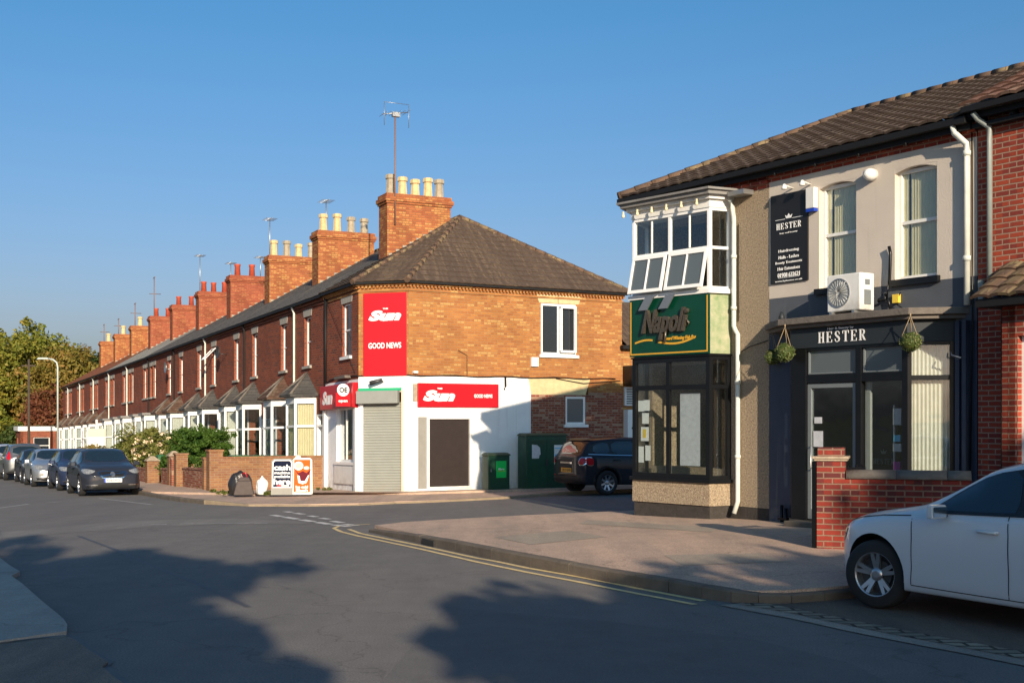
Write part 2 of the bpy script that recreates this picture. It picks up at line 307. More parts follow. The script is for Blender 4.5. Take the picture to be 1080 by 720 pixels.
M['whitebag'] = mat('white_carrier_bag', (.72, .72, .70), .4, bump=.02, bscale=18)
M['cloth_brown'] = mat('grey_brown_canvas', (.09, .07, .065), .8, noise=.3, nscale=8)
M['orange'] = mat('orange_board_print', (.66, .11, .02), .9, spec=.05)
M['maroon'] = mat('maroon_print', (.13, .02, .03), .9, spec=.05)
M['navy_print'] = mat('dark_navy_print', (.012, .016, .035), .9, spec=.05)
M['magenta'] = mat('magenta_print', (.30, .02, .26), .6)
M['rope'] = mat('jute_cord', (.30, .22, .13), .9)
M['bin_green'] = mat('green_wheelie_bin', (.03, .12, .05), .5)

for k in ('white_wall', 'shutter', 'pebble', 'render_w', 'render_d', 'navy', 'white'): dirty(M[k])
# ------------------------------------------------------------------ mesh builder
class MB:
    """Collects faces in a frame: u along the wall, v out of it (towards the viewer), z up."""
    def __init__(s, o=(0, 0), d=(1, 0), z0=0., shear=0.):
        s.v, s.f, s.m, s.sm = [], [], [], []; s.set(o, d, z0); s.shear = shear
    def set(s, o=(0, 0), d=(1, 0), z0=0.):
        L = math.hypot(*d); s.o, s.d, s.z0 = o, (d[0] / L, d[1] / L), z0; return s
    def line(s, a, b, z0=0.): return s.set(a, (b[0] - a[0], b[1] - a[1]), z0)
    def p(s, u, v, z):
        x = s.o[0] + s.d[0] * u + s.d[1] * v; y = s.o[1] + s.d[1] * u - s.d[0] * v
        s.v.append((x, y, z + s.z0 + s.shear * x)); return len(s.v) - 1
    def face(s, ids, mi=0, sm=False): s.f.append(tuple(ids)); s.m.append(mi); s.sm.append(sm)
    def quad(s, a, b, c, d, mi=0): s.face([s.p(*a), s.p(*b), s.p(*c), s.p(*d)], mi)
    def box(s, u0, u1, v0, v1, z0, z1, mi=0):
        i = [s.p(u, v, z) for z in (z0, z1) for v in (v0, v1) for u in (u0, u1)]
        for q in ((0, 1, 3, 2), (4, 6, 7, 5), (0, 4, 5, 1), (2, 3, 7, 6), (0, 2, 6, 4), (1, 5, 7, 3)): s.face([i[k] for k in q], mi)
    def prism(s, pts, z0, z1, mi=0, top=None):   # pts: (u, v) loop
        n = len(pts); a = [s.p(u, v, z0) for u, v in pts]; tp = top or pts
        b = [s.p(u, v, z1) for u, v in tp]
        s.face(a[::-1], mi); s.face(b, mi)
        for i in range(n): s.face([a[i], a[(i + 1) % n], b[(i + 1) % n], b[i]], mi)
    def extr(s, pts, v0, v1, mi=0):              # pts: (u, z) loop, extruded along v
        n = len(pts); a = [s.p(u, v0, z) for u, z in pts]; b = [s.p(u, v1, z) for u, z in pts]
        s.face(a, mi); s.face(b[::-1], mi)
        for i in range(n): s.face([a[i], b[i], b[(i + 1) % n], a[(i + 1) % n]], mi)
    def tube(s, path, r, n=8, mi=0, sm=True, r2=None):
        P = [Vector(p) for p in path]; rings = []; L = len(P)
        for i, p in enumerate(P):
            t = (P[min(i + 1, L - 1)] - P[max(i - 1, 0)]).normalized()
            a = Vector((0, 0, 1)) if abs(t.z) < .9 else Vector((1, 0, 0))
            x = t.cross(a).normalized(); y = t.cross(x); rr = r if r2 is None else r + (r2 - r) * i / (L - 1)
            rings.append([s.p(*(p + x * math.cos(k * 2 * math.pi / n) * rr + y * math.sin(k * 2 * math.pi / n) * rr)) for k in range(n)])
        for i in range(L - 1):
            for k in range(n): s.face([rings[i][k], rings[i][(k + 1) % n], rings[i + 1][(k + 1) % n], rings[i + 1][k]], mi, sm)
        s.face(rings[0][::-1], mi); s.face(rings[-1], mi)
    def lathe(s, c, prof, n=16, mi=0, sm=True, ax='z', cap=True):
        rings = []
        for r, h in prof:
            ring = []
            for k in range(n):
                a = 2 * math.pi * k / n; q = (r * math.cos(a), r * math.sin(a))
                if ax == 'z': ring.append(s.p(c[0] + q[0], c[1] + q[1], c[2] + h))
                elif ax == 'v': ring.append(s.p(c[0] + q[0], c[1] + h, c[2] + q[1]))
                else: ring.append(s.p(c[0] + h, c[1] + q[0], c[2] + q[1]))
            rings.append(ring)
        for i in range(len(rings) - 1):
            for k in range(n): s.face([rings[i][k], rings[i][(k + 1) % n], rings[i + 1][(k + 1) % n], rings[i + 1][k]], mi, sm)
        if cap: s.face(rings[0][::-1], mi); s.face(rings[-1], mi)
    def wall(s, u0, u1, z0, z1, ops=(), t=.24, mi=0):
        us = sorted({u0, u1, *[a for o in ops for a in o[:2]]}); zs = sorted({z0, z1, *[a for o in ops for a in o[2:]]})
        nu, nz = len(us) - 1, len(zs) - 1
        def solid(i, j):
            if not (0 <= i < nu and 0 <= j < nz): return False
            cu, cz = (us[i] + us[i + 1]) / 2, (zs[j] + zs[j + 1]) / 2
            return not any(o[0] < cu < o[1] and o[2] < cz < o[3] for o in ops)
        for i in range(nu):
            for j in range(nz):
                if not solid(i, j): continue
                a, b, c, d = us[i], us[i + 1], zs[j], zs[j + 1]
                s.quad((a, 0, c), (b, 0, c), (b, 0, d), (a, 0, d), mi); s.quad((b, -t, c), (a, -t, c), (a, -t, d), (b, -t, d), mi)
                if not solid(i - 1, j): s.quad((a, -t, c), (a, 0, c), (a, 0, d), (a, -t, d), mi)
                if not solid(i + 1, j): s.quad((b, 0, c), (b, -t, c), (b, -t, d), (b, 0, d), mi)
                if not solid(i, j - 1): s.quad((a, -t, c), (b, -t, c), (b, 0, c), (a, 0, c), mi)
                if not solid(i, j + 1): s.quad((a, 0, d), (b, 0, d), (b, -t, d), (a, -t, d), mi)
    def mesh(s, name, mats, smooth=None, fix=True):
        me = bpy.data.meshes.new(name); me.from_pydata(s.v, [], s.f)
        for m in (mats if isinstance(mats, (list, tuple)) else [mats]): me.materials.append(m if not isinstance(m, str) else M[m])
        me.polygons.foreach_set('material_index', s.m); me.polygons.foreach_set('use_smooth', s.sm)
        if fix:
            bm = bmesh.new(); bm.from_mesh(me)
            if 'wall' in name or name == 'band' or name == 'brick_course': bmesh.ops.remove_doubles(bm, verts=bm.verts, dist=1e-4)
            bmesh.ops.recalc_face_normals(bm, faces=bm.faces); bm.to_mesh(me); bm.free()
        box_uv(me); me.update(); return me
    def build(s, name, mats, parent=None, bevel=0., fix=True):
        o = bpy.data.objects.new(name, s.mesh(name, mats, fix=fix)); C.objects.link(o); o.parent = parent
        if bevel:
            b = o.modifiers.new('bevel', 'BEVEL'); b.width = bevel; b.segments = 2; b.limit_method = 'ANGLE'; b.angle_limit = R(40)
        return o

def box_uv(me):
    uv = me.uv_layers.new(name='UVMap') if 'UVMap' not in me.uv_layers else me.uv_layers['UVMap']
    V = me.vertices
    for p in me.polygons:
        n = p.normal
        if abs(n.z) > .95: tx, ty = Vector((1, 0, 0)), Vector((0, 1, 0))
        else:
            tx = Vector((0, 0, 1)).cross(n).normalized(); ty = n.cross(tx)
        for li in p.loop_indices:
            co = V[me.loops[li].vertex_index].co; uv.data[li].uv = (co.dot(tx) + 50, co.dot(ty) + 50)

def tag(o, label=None, cat=None, group=None, kind=None):
    for k, v in (('label', label), ('category', cat), ('group', group), ('kind', kind)):
        if v: o[k] = v
    return o
def empty(name, loc, rz, label, cat, group=None):
    o = bpy.data.objects.new(name, None); C.objects.link(o); o.location = loc; o.rotation_euler = (0, 0, rz); o.empty_display_size = .3
    return tag(o, label, cat, group)
def copy_tree(o, parent=None):
    c = o.copy(); C.objects.link(c); c.parent = parent
    for ch in list(o.children): copy_tree(ch, c)
    return c

def text(name, s, mb, u, v, z, mats, parent, w=None, h=.2, shear=0., bold=0., align='c', depth=.006, spacing=1.):
    """Raised lettering on the wall plane of builder mb, centred on (u, z), fitted to width w and height h."""
    cu = bpy.data.curves.new('text', 'FONT'); cu.body = s; cu.extrude = depth / 2; cu.offset = bold; cu.shear = shear; cu.space_character = spacing
    cu.resolution_u = 3; cu.align_x = 'CENTER'
    ob = bpy.data.objects.new('text', cu); C.objects.link(ob); bpy.context.view_layer.update()
    me0 = bpy.data.meshes.new_from_object(ob.evaluated_get(bpy.context.evaluated_depsgraph_get()))
    bpy.data.objects.remove(ob); bpy.data.curves.remove(cu)
    co = np.array([x.co for x in me0.vertices]); lo, hi = co.min(0), co.max(0)
    kh = h / (hi[1] - lo[1]); kw = kh if w is None else w / (hi[0] - lo[0]); cx, cy = (lo[0] + hi[0]) / 2, (lo[1] + hi[1]) / 2
    b = MB(mb.o, mb.d, mb.z0, mb.shear)
    for c in co: b.p(u + (c[0] - cx) * kw, v + depth / 2 + c[2], z + (c[1] - cy) * kh)
    for p in me0.polygons: b.face(list(p.vertices))
    bpy.data.meshes.remove(me0)
    return b.build(name, mats, parent, fix=False)

def serif_word(name, word, mb, u, v, z, mats, parent, w, h, depth=.006):
    """Capitals with serifs, cut as thin raised letters: thick stems, hairline bars."""
    b = MB(mb.o, mb.d, mb.z0, mb.shear); n = len(word); adv = w / (n - .22); gw = adv * .78; x0 = u - w / 2
    def rc(k, a, c, y0, y1): X = x0 + k * adv; b.extr([(X + a * gw, z - h / 2 + y0 * h), (X + c * gw, z - h / 2 + y0 * h), (X + c * gw, z - h / 2 + y1 * h), (X + a * gw, z - h / 2 + y1 * h)], v, v + depth)
    def rib(k, pts):
        X = x0 + k * adv; q = []
        for i, (px_, py_, ww) in enumerate(pts):
            a, c = pts[max(i - 1, 0)], pts[min(i + 1, len(pts) - 1)]; tx, ty = (c[0] - a[0]) * gw, (c[1] - a[1]) * h; L = math.hypot(tx, ty) or 1; nx, ny = -ty / L * ww * gw / 2, tx / L * ww * gw / 2
            q.append(((X + px_ * gw + nx, z - h / 2 + py_ * h + ny), (X + px_ * gw - nx, z - h / 2 + py_ * h - ny)))
        for (a, c), (d, e) in zip(q, q[1:]): b.extr([a, c, e, d], v, v + depth)
    for k, ch in enumerate(word):
        if ch == 'H':
            for s_ in (.10, .68): rc(k, s_, s_ + .2, .05, .95); rc(k, s_ - .1, s_ + .3, 0, .05); rc(k, s_ - .1, s_ + .3, .95, 1)
            rc(k, .30, .68, .47, .54)
        elif ch == 'E':
            rc(k, .12, .33, .05, .95); rc(k, 0, .88, .95, 1); rc(k, 0, .92, 0, .05); rc(k, .33, .66, .47, .53); rc(k, .82, .88, .76, .95); rc(k, .86, .92, .05, .25); rc(k, .62, .68, .38, .62)
        elif ch == 'T': rc(k, .40, .61, .05, .94); rc(k, .03, .98, .94, 1); rc(k, .28, .73, 0, .05); rc(k, .03, .09, .74, .94); rc(k, .92, .98, .74, .94)
        elif ch == 'R':
            rc(k, .12, .33, .05, .95); rc(k, 0, .45, 0, .05); rc(k, 0, .33, .95, 1)
            rib(k, [(.33, .975, .06), (.55, .97, .08), (.72, .89, .17), (.77, .75, .21), (.72, .61, .17), (.55, .51, .08), (.33, .49, .06)]); rib(k, [(.52, .5, .15), (.66, .3, .2), (.80, .08, .2), (.98, .02, .08)])
        elif ch == 'S':
            rib(k, [(.80, .70, .05), (.78, .86, .07), (.62, .96, .08), (.42, .97, .09), (.24, .88, .16), (.20, .74, .2), (.32, .60, .22), (.52, .50, .24), (.72, .38, .22), (.80, .24, .2), (.72, .10, .15), (.54, .03, .09), (.34, .03, .08), (.18, .14, .07), (.14, .30, .05)])
    return b.build(name, mats, parent)

def tiles(mb, e0, e1, r0, r1, row=.3, roll=.3, amp=.02, lap=.02, mi=0):
    """A roof slope of lapped tiles between the eave line e0-e1 and the ridge line r0-r1 (points in the builder's u, v, z)."""
    e0, e1, r0, r1 = map(Vector, (e0, e1, r0, r1)); ax = (e1 - e0).normalized(); n = ax.cross((r0 + r1) / 2 - (e0 + e1) / 2).normalized()
    if n.z < 0: n = -n
    up = n.cross(ax); up = up if up.z > 0 else -up
    H = ((r0 + r1) / 2 - (e0 + e1) / 2).dot(up); nr = max(1, round(H / row)); dr = H / nr
    def ends(h):
        f = h / H; a = e0.lerp(r0, f); b = e1.lerp(r1, f); return (a - e0).dot(ax), (b - e0).dot(ax)
    for j in range(nr):
        a0, b0 = ends(j * dr); a1, b1 = ends((j + 1) * dr)
        if roll and amp:
            st = roll / 6; us = [a0] + [k * st for k in range(math.ceil(a0 / st + .3), math.floor(b0 / st - .3) + 1)] + [b0]
        else: us = [a0, b0]
        lo, hi, un = [], [], []
        for u in us:
            hgt = amp * (abs(math.sin(math.pi * u / roll)) ** .8 if roll and amp else 0)
            f = (u - a0) / max(b0 - a0, 1e-6); u1 = min(max(u, a1), b1) if roll and amp else a1 + (b1 - a1) * f
            P0 = e0 + ax * u + up * (j * dr); P1 = e0 + ax * u1 + up * ((j + 1) * dr + .0)
            lo.append(mb.p(*(P0 + n * (hgt + lap)))); hi.append(mb.p(*(P1 + n * (hgt)))); un.append(mb.p(*(P0 + n * (hgt - .012))))
        for k in range(len(us) - 1):
            mb.face([lo[k], lo[k + 1], hi[k + 1], hi[k]], mi); mb.face([un[k], un[k + 1], lo[k + 1], lo[k]], mi)

def window(parent, fr, u0, u1, z0, z1, cols=1, rows=(.5,), mats=('upvc', 'glass_d'), recess=.09, fw=.05, sill='upvc', bars=0, curtain=None, name='window'):
    """A sash window set in an opening of the wall plane fr = (a, b, z0, shear)."""
    mb = MB(shear=fr[3]).line(fr[0], fr[1], fr[2]); v1, v0 = -recess, -recess - .06
    mb.box(u0, u1, v0, v1, z0, z0 + fw); mb.box(u0, u1, v0, v1, z1 - fw, z1); mb.box(u0, u0 + fw, v0, v1, z0 + fw, z1 - fw); mb.box(u1 - fw, u1, v0, v1, z0 + fw, z1 - fw)
    for r in rows:
        zc = z0 + (z1 - z0) * r; mb.box(u0 + fw, u1 - fw, v0 + .005, v1 - .005, zc - fw * .45, zc + fw * .45)
    for k in range(1, cols):
        uc = u0 + (u1 - u0) * k / cols; mb.box(uc - fw * .5, uc + fw * .5, v0 + .008, v1 - .008, z0 + fw, z1 - fw)
    w = mb.build(name, mats[0], parent)
    g = MB(shear=fr[3]).line(fr[0], fr[1], fr[2]); g.box(u0 + fw * .6, u1 - fw * .6, v0 + .022, v0 + .032, z0 + fw * .6, z1 - fw * .6); g.build('pane', mats[1], w)
    if sill:
        s_ = MB(shear=fr[3]).line(fr[0], fr[1], fr[2]); s_.box(u0 - .07, u1 + .07, -recess + .01, .07, z0 - .09, z0 - .002); s_.build('sill', sill, w)
    if curtain:
        c_ = MB(shear=fr[3]).line(fr[0], fr[1], fr[2]); c_.box(u0 + fw, u1 - fw, v0 - .12, v0 - .10, z0 + fw, z1 - fw); c_.build('curtain', curtain, w)
    return w

def chimney(parent, mb_args, x0, x1, y0, y1, z0, z1, bmat, pots, potmat, cap=True):
    mb = MB(**mb_args); Y = lambda y: -y
    mb.box(x0, x1, -y1, -y0, z0, z1 - .32); mb.box(x0 - .04, x1 + .04, -y1 - .04, -y0 + .04, z1 - .32, z1 - .25); mb.box(x0 - .08, x1 + .08, -y1 - .08, -y0 + .08, z1 - .25, z1 - .12)
    mb.box(x0 - .03, x1 + .03, -y1 - .03, -y0 + .03, z1 - .12, z1)
    ch = mb.build('chimney', bmat, parent)
    n = len(pots)
    for k, pm in enumerate(pots):
        yc = y0 + (y1 - y0) * (k + .55) / n + random.uniform(-.03, .03); h = random.uniform(.6, .75) if 'red' not in pm else random.uniform(.52, .6)
        p = MB(**mb_args); xc = (x0 + x1) / 2 + random.uniform(-.08, .08)
        if 'red' in pm: p.lathe((xc, -yc, z1 - .02), [(.15, 0), (.125, h * .8), (.145, h * .84), (.15, h), (.11, h), (.10, h - .12)], 12)
        else: p.lathe((xc, -yc, z1 - .02), [(.18, 0), (.16, .08), (.135, h - .16), (.175, h - .13), (.175, h - .04), (.15, h), (.12, h), (.10, h - .12)], 8, sm=False)
        p.build('chimney_pot', pm, ch)
    return ch

def flashing(mb, x, y0, z0, y1, z1, t=.14):
    n = 7
    for k in range(n):
        a, b = k / n, (k + 1) / n; ya, yb = y0 + (y1 - y0) * a, y0 + (y1 - y0) * b; za = z0 + (z1 - z0) * a
        mb.box(x, x + .03, -yb, -ya, za - .1, za + t)

# ------------------------------------------------------------------ leaves
def leaves(name, clumps, per, size, m, parent=None, flat=.0):
    """clumps: list of (centre, radius); each leaf is a bent two-face blade with its own random number in its uv."""
    cs = np.array([c for c, r in clumps]); rs = np.array([r for c, r in clumps]); n = len(clumps) * per
    idx = np.repeat(np.arange(len(clumps)), per); d = rng.normal(size=(n, 3)); d /= np.linalg.norm(d, axis=1)[:, None]
    rad = rng.random(n) ** .45; P = cs[idx] + d * (rs[idx] * rad)[:, None] * np.array([1, 1, .8])
    nrm = d * .5 + rng.normal(size=(n, 3)) * .6 + np.array([0, 0, .35]); nrm /= np.linalg.norm(nrm, axis=1)[:, None]
    a = np.cross(nrm, rng.normal(size=(n, 3))); a /= np.linalg.norm(a, axis=1)[:, None]; b = np.cross(nrm, a)
    s = size * rng.uniform(.6, 1.3, n)[:, None]; wv = s * .55
    V = np.stack([P - a * s, P - b * wv + nrm * s * .15, P + a * s, P + b * wv + nrm * s * .15], 1).reshape(-1, 3)
    me = bpy.data.meshes.new(name); me.vertices.add(4 * n); me.vertices.foreach_set('co', V.ravel())
    me.loops.add(4 * n); me.loops.foreach_set('vertex_index', np.arange(4 * n, dtype=np.int32)); me.polygons.add(n)
    me.polygons.foreach_set('loop_start', np.arange(0, 4 * n, 4, dtype=np.int32)); me.polygons.foreach_set('loop_total', np.full(n, 4, dtype=np.int32))
    me.materials.append(M[m]); uvl = me.uv_layers.new(name='UVMap'); uu = np.repeat(rng.integers(0, 900, (n, 2)) + .5, 4, 0); uvl.data.foreach_set('uv', uu.ravel().astype(np.float32))
    me.update(); me.validate(); o = bpy.data.objects.new(name, me); C.objects.link(o); o.parent = parent
    return o

def tree(loc, blobs, label, name='broadleaf_tree', leaf='leaf_far', nclump=120, per=60, size=.2, crad=.9, trunk=.28, group=None, cat='tree'):
    """blobs: crown ellipsoids (cx, cy, cz, rx, ry, rz) relative to the base."""
    root = empty(name, loc, 0, label, cat, group); cl = []
    vol = np.array([b[3] * b[4] * b[5] for b in blobs]); 
    for b, k in zip(blobs, (vol / vol.sum() * nclump).astype(int) + 1):
        for _ in range(k):
            d = rng.normal(size=3); d /= np.linalg.norm(d); r = rng.random() ** .38 * rng.uniform(.8, 1.08)
            cl.append(((b[0] + d[0] * r * b[3], b[1] + d[1] * r * b[4], b[2] + d[2] * r * b[5]), crad * rng.uniform(.55, 1.25)))
    leaves('crown', cl, per, size, leaf, root)
    mb = MB(); top = max(b[2] for b in blobs); zc = min(b[2] - b[5] for b in blobs)
    mb.tube([(0, 0, -.2), (.05, .05, max(zc, 1) * .6), (0, .1, max(zc, 1)), (.1, 0, top)], trunk, 8, r2=trunk * .3)
    for c, r in random.sample(cl, min(len(cl), 26)):
        z = max(zc * .9, .8) + (top - zc) * random.uniform(0, .4); z = min(z, c[2]); s_ = Vector((.03, .03, z)); e_ = Vector(c)
        mid = s_.lerp(e_, .5) + Vector((0, 0, -.1 * (e_ - s_).length * .5)); mb.tube([(s_.x, -s_.y, s_.z), (mid.x, -mid.y, mid.z), (e_.x, -e_.y, e_.z)], trunk * .32, 5, r2=.02)
    mb.build('trunk', 'bark', root)
    return root

# ------------------------------------------------------------------ ground sheets
def sheet(name, pts, off, m, thick=0., fine=0., kind='structure', parent=None, smooth_off=None):
    bm = bmesh.new(); vs = [bm.verts.new((x, y, 0)) for x, y in pts]; bm.faces.new(vs)
    bmesh.ops.triangulate(bm, faces=bm.faces)
    for s in (14, 125):
        bmesh.ops.bisect_plane(bm, geom=bm.verts[:] + bm.edges[:] + bm.faces[:], plane_co=(DT[0] * s, DT[1] * s, 0), plane_no=(DT[0], DT[1], 0))
    for v in bm.verts: v.co.z = gz(v.co.x, v.co.y) + off
    bmesh.ops.recalc_face_normals(bm, faces=bm.faces)
    if bm.faces and sum(f.normal.z for f in bm.faces) < 0: bmesh.ops.reverse_faces(bm, faces=bm.faces)
    if thick:
        be = [e for e in bm.edges if e.is_boundary]; r = bmesh.ops.extrude_edge_only(bm, edges=be)
        for v in [g for g in r['geom'] if isinstance(g, bmesh.types.BMVert)]: v.co.z -= thick
        bmesh.ops.recalc_face_normals(bm, faces=bm.faces)
    me = bpy.data.meshes.new(name); bm.to_mesh(me); bm.free(); me.materials.append(M[m]); box_uv(me)
    o = bpy.data.objects.new(name, me); C.objects.link(o); o.parent = parent
    if kind: o['kind'] = kind
    return o
TH0 = (-4.52, 36.3)
def TW(x, y): return (TH0[0] + .4509 * x + .8926 * y, TH0[1] - .8926 * x + .4509 * y)
RH0 = (4.38, 21.0)
def RW(x, y): return (RH0[0] + .545 * x + .8385 * y, RH0[1] - .8385 * x + .545 * y)
def SQ(s, q): return (DT[0] * s - DT[1] * -q, DT[1] * s + -DT[0] * q)     # along / across the street
ANG_T, ANG_R = math.atan2(-.8926, .4509), math.atan2(-.8385, .545)
ZT = gz(*TH0) + .12

sheet('ground', [SQ(-400, -2500), SQ(3500, -2500), SQ(3500, 2500), SQ(-400, 2500)], -.03, 'earth')
sheet('road', [SQ(-60, 1.0), SQ(240, 1.0), SQ(240, 16), SQ(-60, 16)], 0, 'asphalt')
SD, SN = (.876, .483), (.483, -.876)
sheet('side_road', [SQ(16, 16.), SQ(36, 16.), (70, 72), (75, 60)], 0.0, 'asphalt')

def strip(mb, line, w, off=.006, side=0., dash=None):
    """A painted line (or seam) along a polyline, cut fine so it hugs the ground."""
    P = [Vector(p) for p in line]; pts = []; acc = 0
    for a, b in zip(P, P[1:]):
        n = max(1, int((b - a).length / .25))
        for k in range(n): pts.append(a.lerp(b, k / n))
    pts.append(P[-1]); L = len(pts); prev = None; dist = 0
    for i, p in enumerate(pts):
        t = (pts[min(i + 1, L - 1)] - pts[max(i - 1, 0)]).normalized(); nn = Vector((-t.y, t.x)); q = p + nn * side
        wj = w * (.5 + random.uniform(-.04, .04))
        a, b = q + nn * wj, q - nn * wj; cur = (mb.p(a.x, -a.y, gz(a.x, a.y) + off), mb.p(b.x, -b.y, gz(b.x, b.y) + off))
        if prev:
            dist += (p - pts[i - 1]).length
            if not dash or dist % (dash[0] + dash[1]) < dash[0]: mb.face([prev[0], cur[0], cur[1], prev[1]])
        prev = cur
def marks(name, m, lines, w, off=.006, dash=None):
    mb = MB()
    for ln in lines: strip(mb, ln, w, off, dash=dash)
    o = mb.build(name, m); o['kind'] = 'structure'; return o

def kerb(name, line, hs, m='kerb', wd=.14, seg=.9, inside=1):
    """Kerb stones laid along a polyline; hs gives the kerb's upstand at each of its points."""
    P = [Vector(p) for p in line]; mb = MB()
    for i in range(len(P) - 1):
        a, b = P[i], P[i + 1]; L = (b - a).length; n = max(1, round(L / seg)); t = (b - a) / L; nn = Vector((-t.y, t.x)) * inside
        for k in range(n):
            p, q = a + t * (L * k / n + .004), a + t * (L * (k + 1) / n - .004)
            h0, h1 = hs[i] + (hs[i + 1] - hs[i]) * k / n, hs[i] + (hs[i + 1] - hs[i]) * (k + 1) / n
            j = random.uniform(-.004, .004); r = []
            for c, hh in ((p, h0), (q, h1)):
                z = gz(c.x, c.y); d = c + nn * wd
                r += [mb.p(c.x, -c.y, z - .1), mb.p(c.x, -c.y, z + hh - .02 + j), mb.p(c.x + nn.x * .02, -c.y - nn.y * .02, z + hh + j), mb.p(d.x, -d.y, z + hh + j), mb.p(d.x, -d.y, z - .1)]
            for e in range(5): mb.face([r[e], r[(e + 1) % 5], r[5 + (e + 1) % 5], r[5 + e]])
            mb.face(r[:5][::-1]); mb.face(r[5:])
    o = mb.build(name, m); o['kind'] = 'structure'; return o

H1 = .13
K1 = [G(389, 561), G(415, 567), G(442, 573), G(480, 581.5), G(518, 589.5), G(560, 598), G(600, 606), G(640, 613.8), G(670, 619), G(705, 624.8), G(740, 630.8), G(771, 635)]
K1B = [G(800, 636.8), G(835, 636), G(870, 633.5), G(904, 630.5)]
K1C = [(3.95, 13.15), (4.6, 13.6), (5.6, 13.0), (8.5, 10.2), (14, 3), (24, -10), (40, -30)]
K0 = [G(389, 561), (-2.28, 21.2), (-2.0, 21.75), (-1.3, 22.4), (.13, 23.45), (2.6, 24.9), (60, 56.5)]
def ins(line, d):
    out = []
    P = [Vector(p) for p in line]
    for i, p in enumerate(P):
        t = (P[min(i + 1, len(P) - 1)] - P[max(i - 1, 0)]).normalized(); out.append(tuple(p + Vector((-t.y, t.x)) * d))
    return out
near_line = K0[::-1] + K1[1:] + K1B + K1C
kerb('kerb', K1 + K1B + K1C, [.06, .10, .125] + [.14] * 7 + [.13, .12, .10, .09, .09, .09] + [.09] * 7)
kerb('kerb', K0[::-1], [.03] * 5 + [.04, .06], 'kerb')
sheet('pavement', ins(near_line, .10) + [(60, -30)], .118, 'pavement', thick=.2)
# gully inlet in the kerb face
gi = MB(); a, b = Vector(G(446, 574)), Vector(G(458, 576.6)); gi.line(tuple(a), tuple(b), gz(*a)); gi.box(0, (b - a).length, -.02, .012, .005, .095)
gi.build('kerb_inlet', 'ink')['kind'] = 'structure'

K2 = [TW(-125, -5.4), TW(-60, -5.4), TW(-20, -5.4), TW(-4.6, -5.4), G(170, 526), G(190, 529), G(215, 531.5), G(262, 533.7), G(324, 533.8), G(380, 532.8), G(417, 530.9), G(450, 529.9), G(500, 527.6), G(532, 526), G(562, 524), (1.3, 34.6), (2.4, 35.7), (60, 67.6)]
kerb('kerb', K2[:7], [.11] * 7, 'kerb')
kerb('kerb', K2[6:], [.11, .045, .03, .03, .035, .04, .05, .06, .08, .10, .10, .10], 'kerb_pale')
sheet('pavement', ins(K2, .10) + [(70, 120), TW(-125, 40)], .052, 'pavement', thick=.2)
sheet('pavement', [TW(-125, -5.15), TW(-4.4, -5.15), TW(-1.2, -3.4), TW(-.2, -1.1), TW(1.9, .8), TW(1.8, 12), TW(-125, 12)], .112, 'pavement', thick=.2)
sheet('garden_ground', [TW(-125, -3.2), TW(-4.2, -3.2), TW(-3.15, -.4), TW(-3.15, 5), TW(-125, 5)], .13, 'earth')

for k, (pts) in enumerate([[G(520, 566, .12), G(600, 559, .12), G(640, 566, .12), G(560, 574, .12)], [G(700, 585, .12), G(800, 583, .12), G(830, 592, .12), G(720, 596, .12)], [G(620, 548, .12), G(760, 556, .12), G(750, 561, .12), G(610, 552, .12)]]):
    sheet('pavement_patch', pts, .1215, 'foot_brown')
# near left footway
L1 = [G(0, 587.8, .05), G(10, 595.5, .05), G(21, 602, .05), G(12, 606.7, .05), G(44, 633, .05), G(60, 646, .05), G(67, 652, .05), G(71, 658, .05), G(70, 665, .05), G(0, 675, .05)]
sheet('footway', [SQ(30, 1.75), *L1, SQ(8, -5), SQ(30, -5)], .05, 'foot_grey', thick=.06)
L2 = [G(0, 678, .03), G(40, 673, .03), G(72, 671, .03), G(80, 674, .03), G(93, 684, .03), G(104, 691, .03), G(114, 697, .03), G(108, 702, .03), G(118, 711, .03), G(129, 719, .03), G(150, 750, .03), (-1.6, 5), (3, -6), (-6, -6), (-9, 5)]
sheet('footway', L2, .03, 'foot_dark', thick=.04)
marks('road_seam', 'tar', [[G(0, 677.5, .03), G(20, 675.5, .03), G(45, 672.5, .03), G(76, 669.5, .03)]], .05, .034)
marks('road_seam', 'tar', [[G(77, 672), G(93, 686), G(114, 699), G(110, 704), G(131, 721), G(150, 750)]], .07, .012)
marks('road_seam', 'tar', [[G(83, 565), G(118, 578), G(150, 592), G(185, 606), G(235, 627), G(262, 640)]], .06, .003)
# long edge of a resurfaced trench
sheet('road_patch', [G(-60, 572), G(0, 568), G(80, 561), G(150, 556), G(230, 552.5), G(330, 552), G(322, 550), G(250, 546.6), G(130, 549), G(40, 558), G(-60, 566)], .003, 'patch_pale')
sheet('road_patch', [G(470, 640), G(640, 655), G(800, 675), G(900, 700), G(1010, 760), G(600, 790), G(380, 745)], .003, 'asphalt_new')

